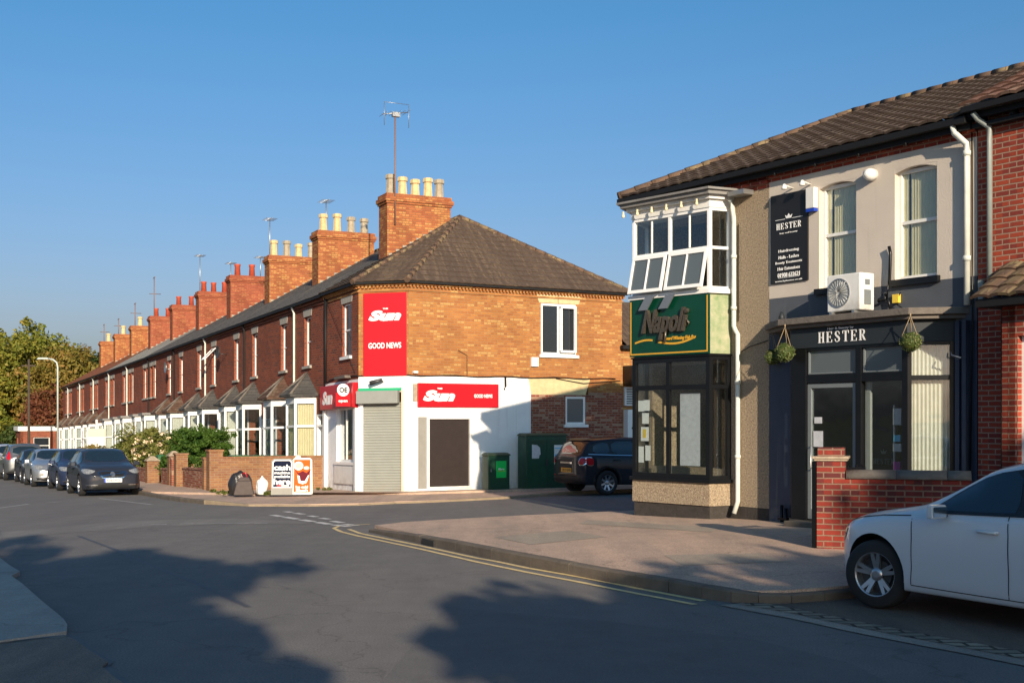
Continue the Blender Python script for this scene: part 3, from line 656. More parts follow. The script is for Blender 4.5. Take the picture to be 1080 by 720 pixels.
marks('road_marking', 'line_white', [[G(250 + 0, 536.6), G(288, 543)][0:2]] and
      [[G(*a), G(*b)] for a, b in (((287, 543), (297, 544.6)), ((300, 545.1), (314, 547.4)), ((318, 548), (330, 550)), ((334, 550.6), (348, 552.8)), ((352, 553.4), (368, 555.2)))], .17)
marks('road_marking', 'line_white', [[G(*a), G(*b)] for a, b in (((301, 539.3), (307, 540.2)), ((311, 541), (320, 542.2)), ((326, 543.8), (334, 545)), ((338, 546.2), (347, 547.4)), ((350, 549.3), (361, 551.3)), ((363, 552.6), (376, 554)))], .15)
marks('road_marking', 'line_faint', [[G(-10, 537), G(5, 534.9), G(31, 531.3)], [G(50, 530), G(66, 528.7)], [G(150, 553.5), G(176, 552.7)], [G(190, 552.6), G(204, 552.2)], [G(208, 552.2), G(262, 551.6)], [G(268, 552), G(282, 551.8)], [G(105, 525.5), G(160, 532)]], .12)
marks('road_marking', 'line_yellow', [[G(352, 557), G(358, 554.6), G(372, 553.6), G(390, 552.6)], [G(352, 557), G(360, 560.8), G(377, 565), G(440, 578.2), G(503, 592.6), G(556, 603.5), G(610, 613.6), G(672, 626), G(733, 637.5)]], .075)
marks('road_marking', 'line_yellow', [[G(368, 558), G(380, 562.5), G(440, 574.8), G(503, 588.6), G(556, 599), G(612, 608.6), G(672, 620.5), G(742, 633.8)]], .075)
# parking bay: old surface, line of setts and concrete strip
bayP = [G(771, 636.2), G(800, 642), G(850, 652), G(900, 661.5), G(960, 672), G(1020, 683), G(1090, 696)]
far = [Vector(bayP[-1]) + Vector((.55, -.84)) * 14]
sheet('parking_bay', [*bayP, tuple(far[0]), (18, -2), *K1C[:5][::-1], *K1B[::-1]], .004, 'laybay')
o = MB(); strip(o, [G(790, 637), G(840, 645.5), G(900, 658), G(950, 668), G(1010, 679), G(1090, 694), (7.2, 6.0)], .24, .012); o.build('stone_setts', 'setts')['kind'] = 'structure'
marks('kerb_strip', 'pave_strip', [[G(771, 637.4), G(840, 650.5), G(900, 663), G(960, 675), G(1020, 686.5), G(1095, 701), (6.9, 5.8)]], .26, .008)

# ------------------------------------------------------------------ corner newsagent's
shop = empty('corner_shop', (*TH0, ZT), ANG_T, 'yellow brick corner shop with red newspaper signs, a grey shutter and a hipped tile roof', 'shop')
SH = .0225
c0, c1, c2 = (0., 0.), (.944, 1.205), (.675, 8.68)
XL = -3.1
def B(a, b, z0=0.): return MB(shear=SH).line(a, b, z0)
WS = 7.48
# upper walls (the side wall is one storey of buff over a painted shop)
m = B((XL, 0), c0); m.wall(0, 3.1, 3.3, 6.02, [(1.65, 2.45, 4.03, 5.63)]); m.build('upper_wall', 'red_front', shop)
m = B((XL, 0), c0); m.wall(0, 3.1, -.3, 3.3, [(1.1, 2.86, .85, 2.5)]); m.build('shop_wall', 'white_wall', shop)
m = B(c0, c1); m.wall(0, 1.53, 3.36, 6.02); m.line(c1, c2); m.wall(0, WS, 3.36, 6.02, [(4.47, 5.75, 4.1, 5.69)]); m.wall(6.2, WS, -.3, 3.358)
m.line(c2, (XL, 8.68)); m.wall(0, 3.78, -.3, 6.02); m.build('wall', 'gault', shop)
m = B(c0, c1); m.wall(0, 1.53, -.3, 3.36, [(.14, 1.32, -.1, 2.9)]); m.line(c1, c2); m.wall(0, 4.11, -.3, 3.358, [(.30, 2.05, .05, 2.16)]); m.build('painted_wall', 'white_wall', shop)
m = B(c1, c2); m.wall(4.113, 6.198, -.3, 2.86, [(5.36, 6.1, 1.93, 2.81)]); m.build('patched_wall', 'red_patch', shop)
m = B(c1, c2); m.wall(6.2, WS - .001, -.29, 2.9); 
m = B(c1, c2); m.box(6.199, WS + .004, 0, .004, -.25, 2.95); m.build('wall_facing', 'red_patch', shop)
m = B(c1, c2); m.extr([(4.113, 2.862), (6.1, 2.862), (6.27, 3.356), (4.02, 3.356)], .003, -.2); m.build('stone_band', 'cream', shop)
m = B((XL, 0), c0)
for a, b in (((XL, 0), c0), (c0, c1), (c1, c2)):
    m.line(a, b); L = math.dist(a, b); m.box(-.02, L + .02, 0, .035, 5.84, 5.90); m.box(-.05, L + .05, .0, .10, 6.02, 6.09)
    k = 0
    while k * .115 < L: m.box(k * .115, k * .115 + .06, 0, .075, 5.95, 6.02); k += 1
m.build('dentil_course', 'gault', shop)
m = B((XL, 0), c0)
for a, b in (((XL - .0, 0), c0), (c0, c1), (c1, c2)): m.line(a, b); L = math.dist(a, b); m.box(-.08, L + .12, .10, .2, 6.06, 6.16)
m.build('gutter', 'gutter', shop)
ridge = (-2.38, -4.35, 8.77)
r = MB(shear=SH)
E0, E1, E2, E3 = (XL, .22, 6.13), (.08, .22, 6.13), (1.17, -1.06, 6.13), (.93, -8.9, 6.13)
tiles(r, E0, E1, (XL, -4.35, 8.77), ridge, .3, .3, .012, .03); tiles(r, E1, E2, ridge, ridge, .3, .3, .012, .03); tiles(r, E2, E3, ridge, ridge, .3, .3, .012, .03)
tiles(r, E3, (XL, -8.9, 6.13), ridge, (XL, -4.35, 8.77), .3, 0, 0, .03)
r.build('roof', 'tile_brown', shop, fix=False)
def ridge_tiles(parent, path, m, sh=SH, rad=.095, step=.33):
    mb = MB(shear=sh)
    for a, b in zip(path, path[1:]):
        a, b = Vector(a), Vector(b); L = (b - a).length; n = max(1, int(L / step))
        for k in range(n): mb.tube([tuple(a.lerp(b, k / n)), tuple(a.lerp(b, (k + .98) / n))], rad, 8, r2=rad * .88)
    return mb.build('ridge_tiles', m, parent)
ridge_tiles(shop, [E1, ridge], 'tile_moss'); ridge_tiles(shop, [E2, ridge], 'tile_moss'); ridge_tiles(shop, [E3, ridge], 'tile_moss'); ridge_tiles(shop, [ridge, (XL, -4.35, 8.77)], 'tile_moss')
ch = chimney(shop, dict(shear=SH), -3.35, -2.6, 1.9, 4.12, 6.8, 9.42, M['chimney'], ['pot_grey', 'pot_cream', 'pot_cream', 'pot_cream', 'pot_grey'], None)
m = MB(shear=SH); flashing(m, -2.6, 1.95, 7.35, 3.6, 8.3); m.build('flashing', 'mortar', shop)
m = MB(shear=SH); m.tube([(-2.55, -2.15, 8.4), (-2.55, -2.15, 9.9), (-2.55, -2.15, 12.0)], .028, 6); m.build('aerial_mast', 'brown_metal', shop)
m = MB(shear=SH); zt = 12.0
m.tube([(-2.55, -1.7, zt - .1), (-2.55, -2.6, zt + .05)], .015, 5)
for k in range(6): m.tube([(-2.9, -1.75 - k * .16, zt - .09 + k * .027), (-2.2, -1.75 - k * .16, zt - .09 + k * .027)], .008, 4)
for dy in (-1.78, -2.62): m.tube([(-2.55, dy, zt - .45), (-2.55, dy, zt + .3)], .01, 4)
m.box(-2.62, -2.48, -2.3, -2.05, zt - .14, zt + .0); m.tube([(-2.55, -1.78, zt + .3), (-2.55, -2.62, zt + .3)], .008, 4); m.build('aerial', 'metal', shop)
# windows
frL, frC, frS = ((XL, 0), c0, 0, SH), (c0, c1, 0, SH), (c1, c2, 0, SH)
window(shop, frL, 1.65, 2.45, 4.03, 5.63, curtain='dim_room', recess=.07)
m = B((XL, 0), c0); m.extr([(1.58, 5.64), (2.52, 5.64), (2.6, 5.9), (1.5, 5.9)], -.02, .012); m.build('lintel', 'lintel', shop)
w_ = window(shop, frS, 4.47, 5.75, 4.1, 5.69, rows=(), cols=2, fw=.07, recess=.02)
m = B(c1, c2); u0 = 5.14
m.box(u0, u0 + .07, .0, .07, 4.17, 5.62); m.box(5.62, 5.69, .06, .13, 4.17, 5.62); m.extr([(u0, 4.17), (5.69, 4.17), (5.69, 4.24), (u0, 4.24)], .0, .1); m.extr([(u0, 5.55), (5.69, 5.55), (5.69, 5.62), (u0, 5.62)], .0, .1)
m.build('open_sash', 'upvc', w_)
m = B(c1, c2); m.extr([(4.40, 5.70), (5.08, 5.70), (5.06, 5.96), (4.30, 5.96)], -.02, .012); m.extr([(5.10, 5.70), (5.84, 5.70), (5.93, 5.96), (5.09, 5.96)], -.02, .012); m.build('lintel', 'cream', shop)
window(shop, frS, 5.36, 6.1, 1.93, 2.81, rows=(), mats=('upvc', 'glass_m'), fw=.07, recess=.02)
# shop front on the terrace side
w_ = window(shop, frL, 1.1, 2.86, .85, 2.5, rows=(), cols=3, fw=.07, mats=('white', 'glass'), recess=.1)
m = B((XL, 0), c0); m.box(1.0, 2.95, -1.6, -.5, .2, 3); m.build('shop_interior', 'dim_room', shop)
m = B((XL, 0), c0); m.box(1.0, 2.9, .0, .05, .18, .72); m.build('panel', 'grey_panel' if 0 else 'white', shop, .01)
m = B((XL, 0), c0); m.box(.02, .2, .0, .10, -.25, 2.45); m.box(2.93, 3.08, .0, .10, -.25, 2.45); m.build('pilaster', 'white', shop)
m = B((XL, 0), c0); m.box(0, 3.1, .0, .18, 2.47, 3.2); sg = m.build('fascia_sign', 'sign_red', shop, .01)
text('lettering', 'Sun', m, .75, .181, 2.82, 'sign_white', sg, w=.95, h=.42, shear=.25, bold=.04)
text('lettering', 'GOOD NEWS', m, 2.0, .181, 2.83, 'sign_white', sg, w=.6, h=.1, bold=.02)
m = B((XL, 0), c0); m.box(2.82, 2.86, .18, .62, 2.5, 2.9); ps = m.build('projecting_sign', 'sign_red', shop)
m = B((XL, 0), c0); m.lathe((2.86, .40, 2.98), [(.185, 0), (.185, .035)], 28, ax='u', sm=False); m.build('disc', 'sign_white', ps)
e = MB(shear=SH).line((XL + 2.9, -1.), (XL + 2.9, 1.)); text('lettering', 'OE', e, 1 - .40, .0, 2.98, 'ink', ps, w=.25, h=.15, bold=.04)
text('lettering', 'open', e, 1 - .40, -.035, 2.64, 'sign_white', ps, w=.28, h=.09, bold=.03)
# roof light box and cable over the fascia
m = B((XL, 0), c0); m.box(1.5, 2.5, .02, .22, 3.36, 3.44); m.build('flat_lead', 'slate_fg', shop)
# chamfer: sign, shutter
def logo(mb, parent, u, z, v, w, h):
    text('lettering', 'Sun', mb, u, v, z, 'sign_white', parent, w=w, h=h, shear=.3, bold=.07)
    text('lettering', 'THE', mb, u + w * .02, v, z + h * .64, 'sign_white', parent, w=w * .16, h=h * .14, bold=.05)
m = B(c0, c1); m.box(.16, 1.48, .0, .05, 3.37, 5.80); sg = m.build('sign_board', 'sign_red', shop, .006)
logo(m, sg, .82, 5.13, .051, 1.0, .32); text('lettering', 'GOOD NEWS', m, .82, .051, 4.26, 'sign_white', sg, w=1.0, h=.17, bold=.025)
m = B(c0, c1); m.box(0, 1.32, .0, .06, 2.94, 3.02); m.build('trim', 'green_strip', shop)
m = B(c0, c1); m.box(.0, 1.26, .0, .26, 2.56, 2.93); m.build('shutter_box', 'shutter_box', shop, .012)
m = B(c0, c1)
for k in range(33): m.extr([(.15, -.1 + k * .08), (1.31, -.1 + k * .08), (1.31, -.1 + (k + 1) * .08), (.15, -.1 + (k + 1) * .08)], -.08, -.035 if k % 1 else -.05)
m = B(c0, c1)
for k in range(34):
    z = -.12 + k * .08; a = [m.p(u, v, zz) for u in (.15, 1.31) for v, zz in ((-.055, z), (-.03, z + .02), (-.03, z + .055), (-.055, z + .078))]
    for q in range(3): m.face([a[q], a[4 + q], a[5 + q], a[1 + q]])
    m.face([a[3], a[7], m.p(1.31, -.055, z + .08), m.p(.15, -.055, z + .08)])
m.build('roller_shutter', 'shutter', shop)
m = B(c0, c1); m.box(1.32, 1.37, .0, .05, -.2, 2.95); m.build('jamb', 'pink', shop)
m = B(c0, c1); m.box(.06, .15, .0, .05, -.2, 2.56); m.build('jamb', 'upvc', shop)
m = B(c0, c1); m.tube([(.75, .02, 3.2), (.75, .16, 3.24)], .03, 8); m.tube([(.78, .18, 3.25), (.42, .22, 3.15)], .05, 10, r2=.07); m.build('floodlight', 'dark_metal', shop)
# side: fascia sign, boarded door, cables
m = B(c1, c2); m.box(.27, 2.95, .0, .07, 2.45, 3.155); sg = m.build('sign_board', 'sign_red', shop, .006)
logo(m, sg, .95, 2.78, .071, 1.05, .34); text('lettering', 'GOOD NEWS', m, 2.42, .071, 2.79, 'sign_white', sg, w=.62, h=.11, bold=.03)
m = B(c1, c2); m.box(.13, .265, .0, .03, 2.62, 3.13); m.build('panel', 'stone_cap', shop)
m = B(c1, c2); m.box(.30, .58, -.06, -.02, -.05, 2.16); m.build('door_side_panel', 'grey_panel', shop)
m = B(c1, c2); m.box(.66, 1.99, -.10, -.05, .10, 2.10); dr = m.build('door', 'board', shop)
m = B(c1, c2); m.box(.58, .66, -.08, .03, .04, 2.17); m.box(1.99, 2.06, -.08, .03, .04, 2.17); m.box(.66, 1.99, -.08, .03, 2.10, 2.17); m.box(.66, 1.99, -.08, .03, .04, .10); m.build('door_frame', 'white', dr)
m = B(c1, c2)
pts = [(-.02 + k * .38, .04 + .02 * math.sin(k * 2.1), 3.38 - .02 * math.sin(k * 1.3)) for k in range(20)]; m.tube(pts, .018, 5)
m.tube([(3.2, .03, 3.38), (3.2, .05, 3.1), (3.15, .06, 3.0)], .03, 6); m.tube([(1.9, .02, 3.4), (1.9, .02, 4.0), (1.6, .02, 4.15)], .008, 4)
m.tube([(5.0, .03, 3.36), (6.0, .05, 3.22), (7.4, .03, 3.33)], .014, 5)
m.line(c0, c1); m.tube([(0, .03, 3.38), (1.54, .03, 3.38)], .018, 5); m.line((XL, 0), c0); m.tube([(0, .03, 3.3), (1.2, .04, 3.45), (3.1, .03, 3.4)], .02, 5); m.tube([(.1, .03, 3.3), (.35, .05, 5.9)], .012, 4); m.tube([(.35, .05, 5.9), (2.9, .03, 3.5)], .006, 4)
m.build('cable', 'gutter', shop)
m = B(c1, c2); m.box(4.1, 4.34, .0, .08, 3.72, 4.0); m.build('alarm_box', 'upvc', shop)
m = B(c1, c2); m.box(.12, .26, .0, .1, 3.44, 3.5); m.build('junction_box', 'upvc', shop)
m = B((XL, 0), c0); m.tube([(.2, .06, 6.0), (.2, .06, 3.3)], .04, 8); m.build('drainpipe', 'gutter', shop)

# ------------------------------------------------------------------ the terrace
WH, DPH = 3.3, 8.7
ORD = ['first', 'second', 'third', 'fourth', 'fifth', 'sixth', 'seventh', 'eighth', 'ninth', 'tenth', 'eleventh', 'twelfth', 'thirteenth', 'fourteenth', 'fifteenth', 'sixteenth', 'seventeenth', 'eighteenth', 'nineteenth', 'twentieth', 'twenty-first']
def house(i, roof='tile_grey', bay='bay_slate', frame='upvc', chim=None, bmat='red_front', cmat='chimney', cur='curtain', even=True, flat=False, two=False, pipe='gutter', baymat='white', glaz='glass_d', door='navy'):
    h = empty('terraced_house', (0, 0, 0), ANG_T, '', 'house', 'brick terraced houses along the street')
    c = 1.84 if even else 1.30; hw = .92; up = -c
    bz = 3.0
    mb = MB(shear=SH).line((-WH, 0), (0, 0)); U = lambda x: WH + x
    dx0, dx1 = (-.80, -.08) if even else (-3.2, -2.4)
    ops = [(U(up) - .37, U(up) + .37, 3.98, 5.6), (U(dx0), U(dx1), .05, 2.35), (U(-c) - .8, U(-c) + .8, .75, 2.7)]
    if two: ops.append((.25, .8, 3.98, 5.6)) if even else ops.append((2.55, 3.1, 3.98, 5.6))
    mb.wall(0, WH, -.6, 6.0, ops); mb.build('wall', bmat, h); mb = MB(shear=SH).line((0, DPH), (-WH, DPH)); mb.wall(0, WH, -.6, 6.0); mb.build('back_wall', bmat, h)
    mb = MB(shear=SH).line((-WH, 0), (0, 0)); mb.box(0, WH, .0, .05, 5.86, 5.92); mb.box(0, WH, .0, .08, 5.95, 6.03); mb.build('eaves_course', bmat, h)
    mb = MB(shear=SH).line((-WH, 0), (0, 0)); mb.box(0, WH, .09, .2, 6.04, 6.14); mb.build('gutter', 'gutter', h)
    fr = ((-WH, 0), (0, 0), 0, SH)
    for o in [ops[0]] + ops[3:]:
        window(h, fr, *o, curtain='dim_room', recess=.1, mats=(frame, 'glass_d'), sill='lintel')
        mb = MB(shear=SH).line((-WH, 0), (0, 0)); mb.extr([(o[0] - .04, 5.61), (o[1] + .04, 5.61), (o[1] + .12, 5.85), (o[0] - .12, 5.85)], -.02, .014); mb.build('lintel', 'lintel', h)
    mb = MB(shear=SH).line((-WH, 0), (0, 0)); o = ops[1]; mb.box(o[0], o[1], -.16, -.12, .05, 1.95); dr = mb.build('door', door, h)
    mb = MB(shear=SH).line((-WH, 0), (0, 0)); mb.box(o[0], o[0] + .05, -.12, .02, .05, 2.35); mb.box(o[1] - .05, o[1], -.12, .02, .05, 2.35); mb.box(o[0] + .05, o[1] - .05, -.12, .02, 1.95, 2.02); mb.box(o[0] + .05, o[1] - .05, -.12, .02, 2.3, 2.35); mb.build('door_frame', frame, dr)
    # canted bay
    W = [(-c - hw, 0), (-c - .5, -.6), (-c + .5, -.6), (-c + hw, 0)]
    mb = MB(shear=SH); mb.prism([(x, -y) for x, y in W], -.5, .72); by = mb.build('bay_window', baymat if flat else 'red_patch', h)
    mb = MB(shear=SH)
    for a, b in zip(W, W[1:]):
        mb.line(a, b); L = math.dist(a, b); mb.box(-.02, L + .02, -.06, .03, .722, .80); mb.box(.0, L, -.06, .0, 2.72, bz); f = .075
        mb.box(.0, f, -.06, .0, .80, 2.72); mb.box(L - f, L, -.06, .0, .80, 2.72); mb.box(f, L - f, -.055, -.005, 1.95, 2.02)
    mb.build('frame', frame, by)
    mb = MB(shear=SH)
    for a, b in zip(W, W[1:]): mb.line(a, b); L = math.dist(a, b); mb.box(.05, L - .05, -.045, -.03, .78, 2.74)
    mb.build('pane', 'glass', by)
    mb = MB(shear=SH)
    for a, b in zip(W, W[1:]):
        mb.line(a, b); L = math.dist(a, b); n = 14
        if cur == 'none': continue
        seq = [(.08 + (L - .16) * k / n, -.11 - (.02 if k % 2 else 0)) for k in range(n + 1)]
        cut = 0 if L < .75 or cur == 'curtain_y' else 5
        for k in range(n):
            if cut and cut <= k < n - cut: continue
            (ua, va), (ub, vb) = seq[k], seq[k + 1]; mb.quad((ua, va, .8), (ub, vb, .8), (ub, vb, 2.72), (ua, va, 2.72))
    if mb.f: mb.build('curtain', cur, by)
    mb = MB(shear=SH); mb.prism([(-c - hw + .1, -.35), (-c + hw - .1, -.35), (-c + hw - .1, -2.4), (-c - hw + .1, -2.4)], .3, 2.9); mb.build('room', 'dark_room', by)
    mb = MB(shear=SH)
    if flat: mb.prism([(-c - hw - .1, 0), (-c - .58, .72), (-c + .58, .72), (-c + hw + .1, 0)], bz, bz + .12)
    else:
        ap = (-c, 0.005, 3.74); e = [(-c - hw - .22, 0.005, bz), (-c - .62, .78, bz), (-c + .62, .78, bz), (-c + hw + .22, 0.005, bz)]
        for a, b in zip(e, e[1:]): tiles(mb, a, b, ap, ap, .2, 0, 0, .015)
        mb.prism([(x, y) for x, y, z in e], bz - .05, bz - .003)
    mb.build('bay_roof', 'lead' if flat else bay, by)
    if not flat:
        mb = MB(shear=SH)
        for q in e[1:3]: mb.tube([(q[0], q[1], q[2] + .02), (ap[0], ap[1] + .02, ap[2] + .02)], .038, 6)
        mb.build('bay_hip', 'slate_fg', by)
    mb = MB(shear=SH); rz = 8.77
    tiles(mb, (-WH, .22, 6.12), (0, .22, 6.12), (-WH, -4.35, rz), (0, -4.35, rz), .26, 0, 0, .014); tiles(mb, (0, -8.9, 6.12), (-WH, -8.9, 6.12), (0, -4.35, rz), (-WH, -4.35, rz), .26, 0, 0, .014)
    mb.build('roof', roof, h, fix=False)
    ridge_tiles(h, [(-WH, -4.35, rz), (0, -4.35, rz)], 'tile_moss' if roof != 'tile_red' else 'tile_red', rad=.09)
    if chim:
        chimney(h, dict(shear=SH), -.75, 0, 1.9, 4.1, 6.8, 9.36, M[cmat], chim, None)
        mb = MB(shear=SH); flashing(mb, .0, 1.95, 7.35, 3.9, 8.42); mb.build('flashing', 'mortar', h)
    if even:
        mb = MB(shear=SH).line((-WH, 0), (0, 0)); x = .12
        mb.tube([(x, .14, 6.05), (x, .06, 5.85), (x, .06, 3.3), (x, .06, .1)], .04, 8); mb.build('drainpipe', pipe, h)
    return h
def place(h, i, label):
    x = XL - .004 - WH * i; wx, wy = TW(x, 0); h.location = (wx, wy, ZT + SH * x); h['label'] = label
    return h
PC, PR, PY = ['pot_cream', 'pot_cream', 'pot_grey', 'pot_grey'], ['pot_red', 'pot_red', 'pot_red'], ['pot_cream', 'pot_cream']
specs = {
 0: dict(even=True, cur='curtain_y', bay='bay_slate', pipe='pipe_w', door='white'),
 1: dict(even=False, cur='none', bay='bay_tile', door='navy'),
 2: dict(even=True, chim=PC, cur='none', bay='bay_slate', door='navy'),
 3: dict(even=False, cur='curtain', bay='bay_slate', door='white'),
 4: dict(even=True, chim=['pot_cream', 'pot_grey', 'pot_cream', 'pot_grey'], cur='none', bay='bay_slate', pipe='pipe_w', door='bin_green'),
 5: dict(even=False, cur='curtain', bay='bay_slate', door='navy'),
 6: dict(even=True, chim=PR, cmat='chimney_red', cur='curtain', bay='bay_tile', door='maroon'),
 7: dict(even=False, cur='curtain_g', bay='bay_tile', frame='upvc', door='white'),
 8: dict(even=True, chim=PR + ['pot_red'], cmat='chimney_red', cur='curtain', flat=True, two=True, baymat='curtain_y', frame='white'),
}
first = {}
for i, sp in specs.items():
    first[i] = house(i, **sp)
desc = ['cream curtains in its bay', 'brown tiled bay roof', 'cream and grey chimney pots', 'slate bay roof', 'mixed pots on its chimney', 'white curtained bay', 'three red chimney pots', 'grey blinds behind the hedge', 'four red chimney pots']
for i in range(9): place(first[i], i, f'{ORD[i]} red brick terraced house from the corner shop, {desc[i]}')
pale0 = house(9, roof='tile_pale', even=False, flat=True, baymat='curtain_y', two=True, cur='curtain_g', frame='white')
pale1 = house(10, roof='tile_pale', even=True, chim=PR, cmat='chimney_red', flat=True, baymat='white', cur='curtain', frame='white', pipe='pipe_w', two=True)
red0 = house(13, roof='tile_red', even=False, bay='bay_tile', two=True, cur='curtain', bmat='red_front')
red1 = house(14, roof='tile_red', even=True, bay='bay_tile', chim=PY, two=True, cmat='chimney', cur='curtain_g', pipe='pipe_w')
used = set()
mb = MB(shear=SH); mb.extr([(-WH + 1.11, 0)] * 0 or [(-1.84 - .33, 5.54), (-1.84 + .33, 5.54), (-1.84 + .33, 5.50), (-1.84 - .33, 5.50)], -.05, -.01)
for z0_, z1_, a, b in ((5.02, 5.08, -.33, .33), (5.46, 5.52, -.33, .33), (5.08, 5.46, -.33, -.27), (5.08, 5.46, .27, .33)):
    V = lambda z: (5.5 - z) * .95; i = [mb.p(-1.84 + u_, V(z) + d, z) for z in (z0_, z1_) for d in (0, .045) for u_ in (a, b)]
    for q in ((0, 1, 3, 2), (4, 6, 7, 5), (0, 4, 5, 1), (2, 3, 7, 6), (0, 2, 6, 4), (1, 5, 7, 3)): mb.face([i[k] for k in q])
mb.build('open_sash', 'upvc', first[4])
for i, x in ((3, -2.9), (7, -.4)):
    mb = MB(shear=SH); mb.lathe((x, .35, 5.2), [(.04, -.06), (.2, -.02), (.27, .03), (.25, .03), (.18, -.01), (.02, -.05)], 16, ax='v'); mb.tube([(x, .0, 5.1), (x, .3, 5.15)], .02, 5); mb.build('satellite_dish', 'dark_metal' if i == 3 else 'metal', first[i])
for i in range(9, 20):
    src, d = {True: (pale1, 'under pale slates with a chimney'), False: (pale0, 'under pale slates without a chimney')}[i % 2 == 0] if i < 13 else {True: (red1, 'under an orange tile roof, chimney with cream pots'), False: (red0, 'under an orange tile roof without a chimney')}[i % 2 == 0]
    h = src if src.name not in used else copy_tree(src); used.add(src.name)
    place(h, i, f'{ORD[i]} terraced house from the corner shop, {d}')
# aerials standing on the terrace's chimneys are parts of their houses
for i, yy, hh, nm in ((2, 2.3, 1.2, 0), (4, 2.0, 1.6, 1), (6, 3.4, 1.0, 0), (8, 2.0, 1.9, 1), (8, 3.6, 1.6, 0)):
    mb = MB(shear=SH); x = -.3 if i != 8 else -.2; mb.tube([(x, -yy, 9.2), (x, -yy, 9.35 + hh)], .022, 5); z = 9.3 + hh
    mb.tube([(x - .4, -yy, z), (x + .4, -yy, z)], .013, 4)
    for k in range(5): mb.tube([(x - .3 + k * .15, -yy - .25, z), (x - .3 + k * .15, -yy + .25, z)], .008, 4)
    mb.build('aerial', 'metal', first[i])
for k, (i, hh) in enumerate(((12, 2.5), (14, 1.6), (16, 1.2), (18, 1.4))):
    h = [o for o in C.objects if o.parent is None and o.get('label', '').startswith(ORD[i] + ' terr')][0]
    mb = MB(shear=SH); mb.tube([(-.4, -2.2, 9.2), (-.4, -2.2, 9.3 + hh)], .03, 5); mb.tube([(-.8, -2.2, 9.25 + hh), (0, -2.2, 9.25 + hh)], .02, 4); mb.tube([(-.4, -1.9, 9.25 + hh * .6), (-.4, -2.6, 9.25 + hh * .6)], .02, 4)
    mb.build('aerial', 'brown_metal', h)
# the low building that closes the row
e_ = empty('end_cottage', (*TW(XL - WH * 20 - .1, 0), ZT + SH * (XL - WH * 20)), ANG_T, 'small flat-roofed brick building with white fascia beyond the last terraced house', 'building')
mb = MB().line((-7, -3.2), (0, -3.2)); mb.wall(0, 7, -.5, 2.7, [(4.6, 5.6, .9, 2.2)]); mb.line((0, -3.2), (0, 6)); mb.wall(0, 9.2, -.5, 2.7, [(1, 2.2, .9, 2.2)]); mb.build('wall', 'red_front', e_)
window(e_, ((-7, -3.2), (0, -3.2), 0, 0), 4.6, 5.6, .9, 2.2); window(e_, ((0, -3.2), (0, 6), 0, 0), 1, 2.2, .9, 2.2)
mb = MB(); mb.box(-7.1, .12, -6, 3.35, 2.702, 3.05); mb.build('roof', 'white', e_)

# ------------------------------------------------------------------ annexe behind the corner shop
an = empty('rear_annexe', (*TH0, ZT), ANG_T, 'lower yellow brick annexe with louvre vent between corner shop and restaurant', 'building')
s_dir = Vector((c2[0] - c1[0], c2[1] - c1[1])).normalized()
a0 = Vector(c2) + s_dir * .01; a1 = a0 + s_dir * 7
m = MB().line(tuple(a0), tuple(a1)); m.wall(0, 7, -.4, 4.5, [(3.2, 4.3, 1.2, 2.6)], mi=0); n_ = Vector((s_dir.y, -s_dir.x))
b0, b1 = a0 - n_ * 4, a1 - n_ * 4; m.line(tuple(a1), tuple(b1)); m.wall(0, 4, -.4, 4.5); m.line(tuple(b1), tuple(b0)); m.wall(0, 7, -.4, 4.5); m.build('wall', 'gault', an)
m = MB().line(tuple(a0), tuple(a1)); m.box(-.1, 7.1, .05, .22, 4.36, 4.48); m.build('gutter', 'gutter', an)
m = MB().line(tuple(a0), tuple(a1)); tiles(m, (0, .25, 4.48), (7.1, .25, 4.48), (0, -2, 6.1), (7.1, -2, 6.1), .28, .3, .01, .02); tiles(m, (7.1, -4.25, 4.48), (0, -4.25, 4.48), (7.1, -2, 6.1), (0, -2, 6.1), .28, 0, 0, .02); m.build('roof', 'tile_brown', an, fix=False)
m = MB().line(tuple(a0), tuple(a1)); m.box(.02, 1.6, .0, .5, 3.2, 3.82); m.build('extractor_box', 'black', an)
m = MB().line(tuple(a0), tuple(a1)); m.box(.06, .42, .0, .1, 2.55, 3.15); lv = m.build('louvre_vent', 'upvc', an)
m = MB().line(tuple(a0), tuple(a1))
for k in range(7): m.box(.10, .38, .1, .115, 2.6 + k * .075, 2.635 + k * .075)
m.build('slat', 'dark_metal', lv)
m = MB().line(tuple(a0), tuple(a1)); m.box(.05, .85, .0, .25, 1.25, 2.42); mbx = m.build('meter_box', 'upvc', an); m = MB().line(tuple(a0), tuple(a1)); m.box(.2, .3, .25, .27, 1.8, 1.86); m.build('lock', 'ink', mbx)
window(an, (tuple(a0), tuple(a1), 0, 0), 3.2, 4.3, 1.2, 2.6)

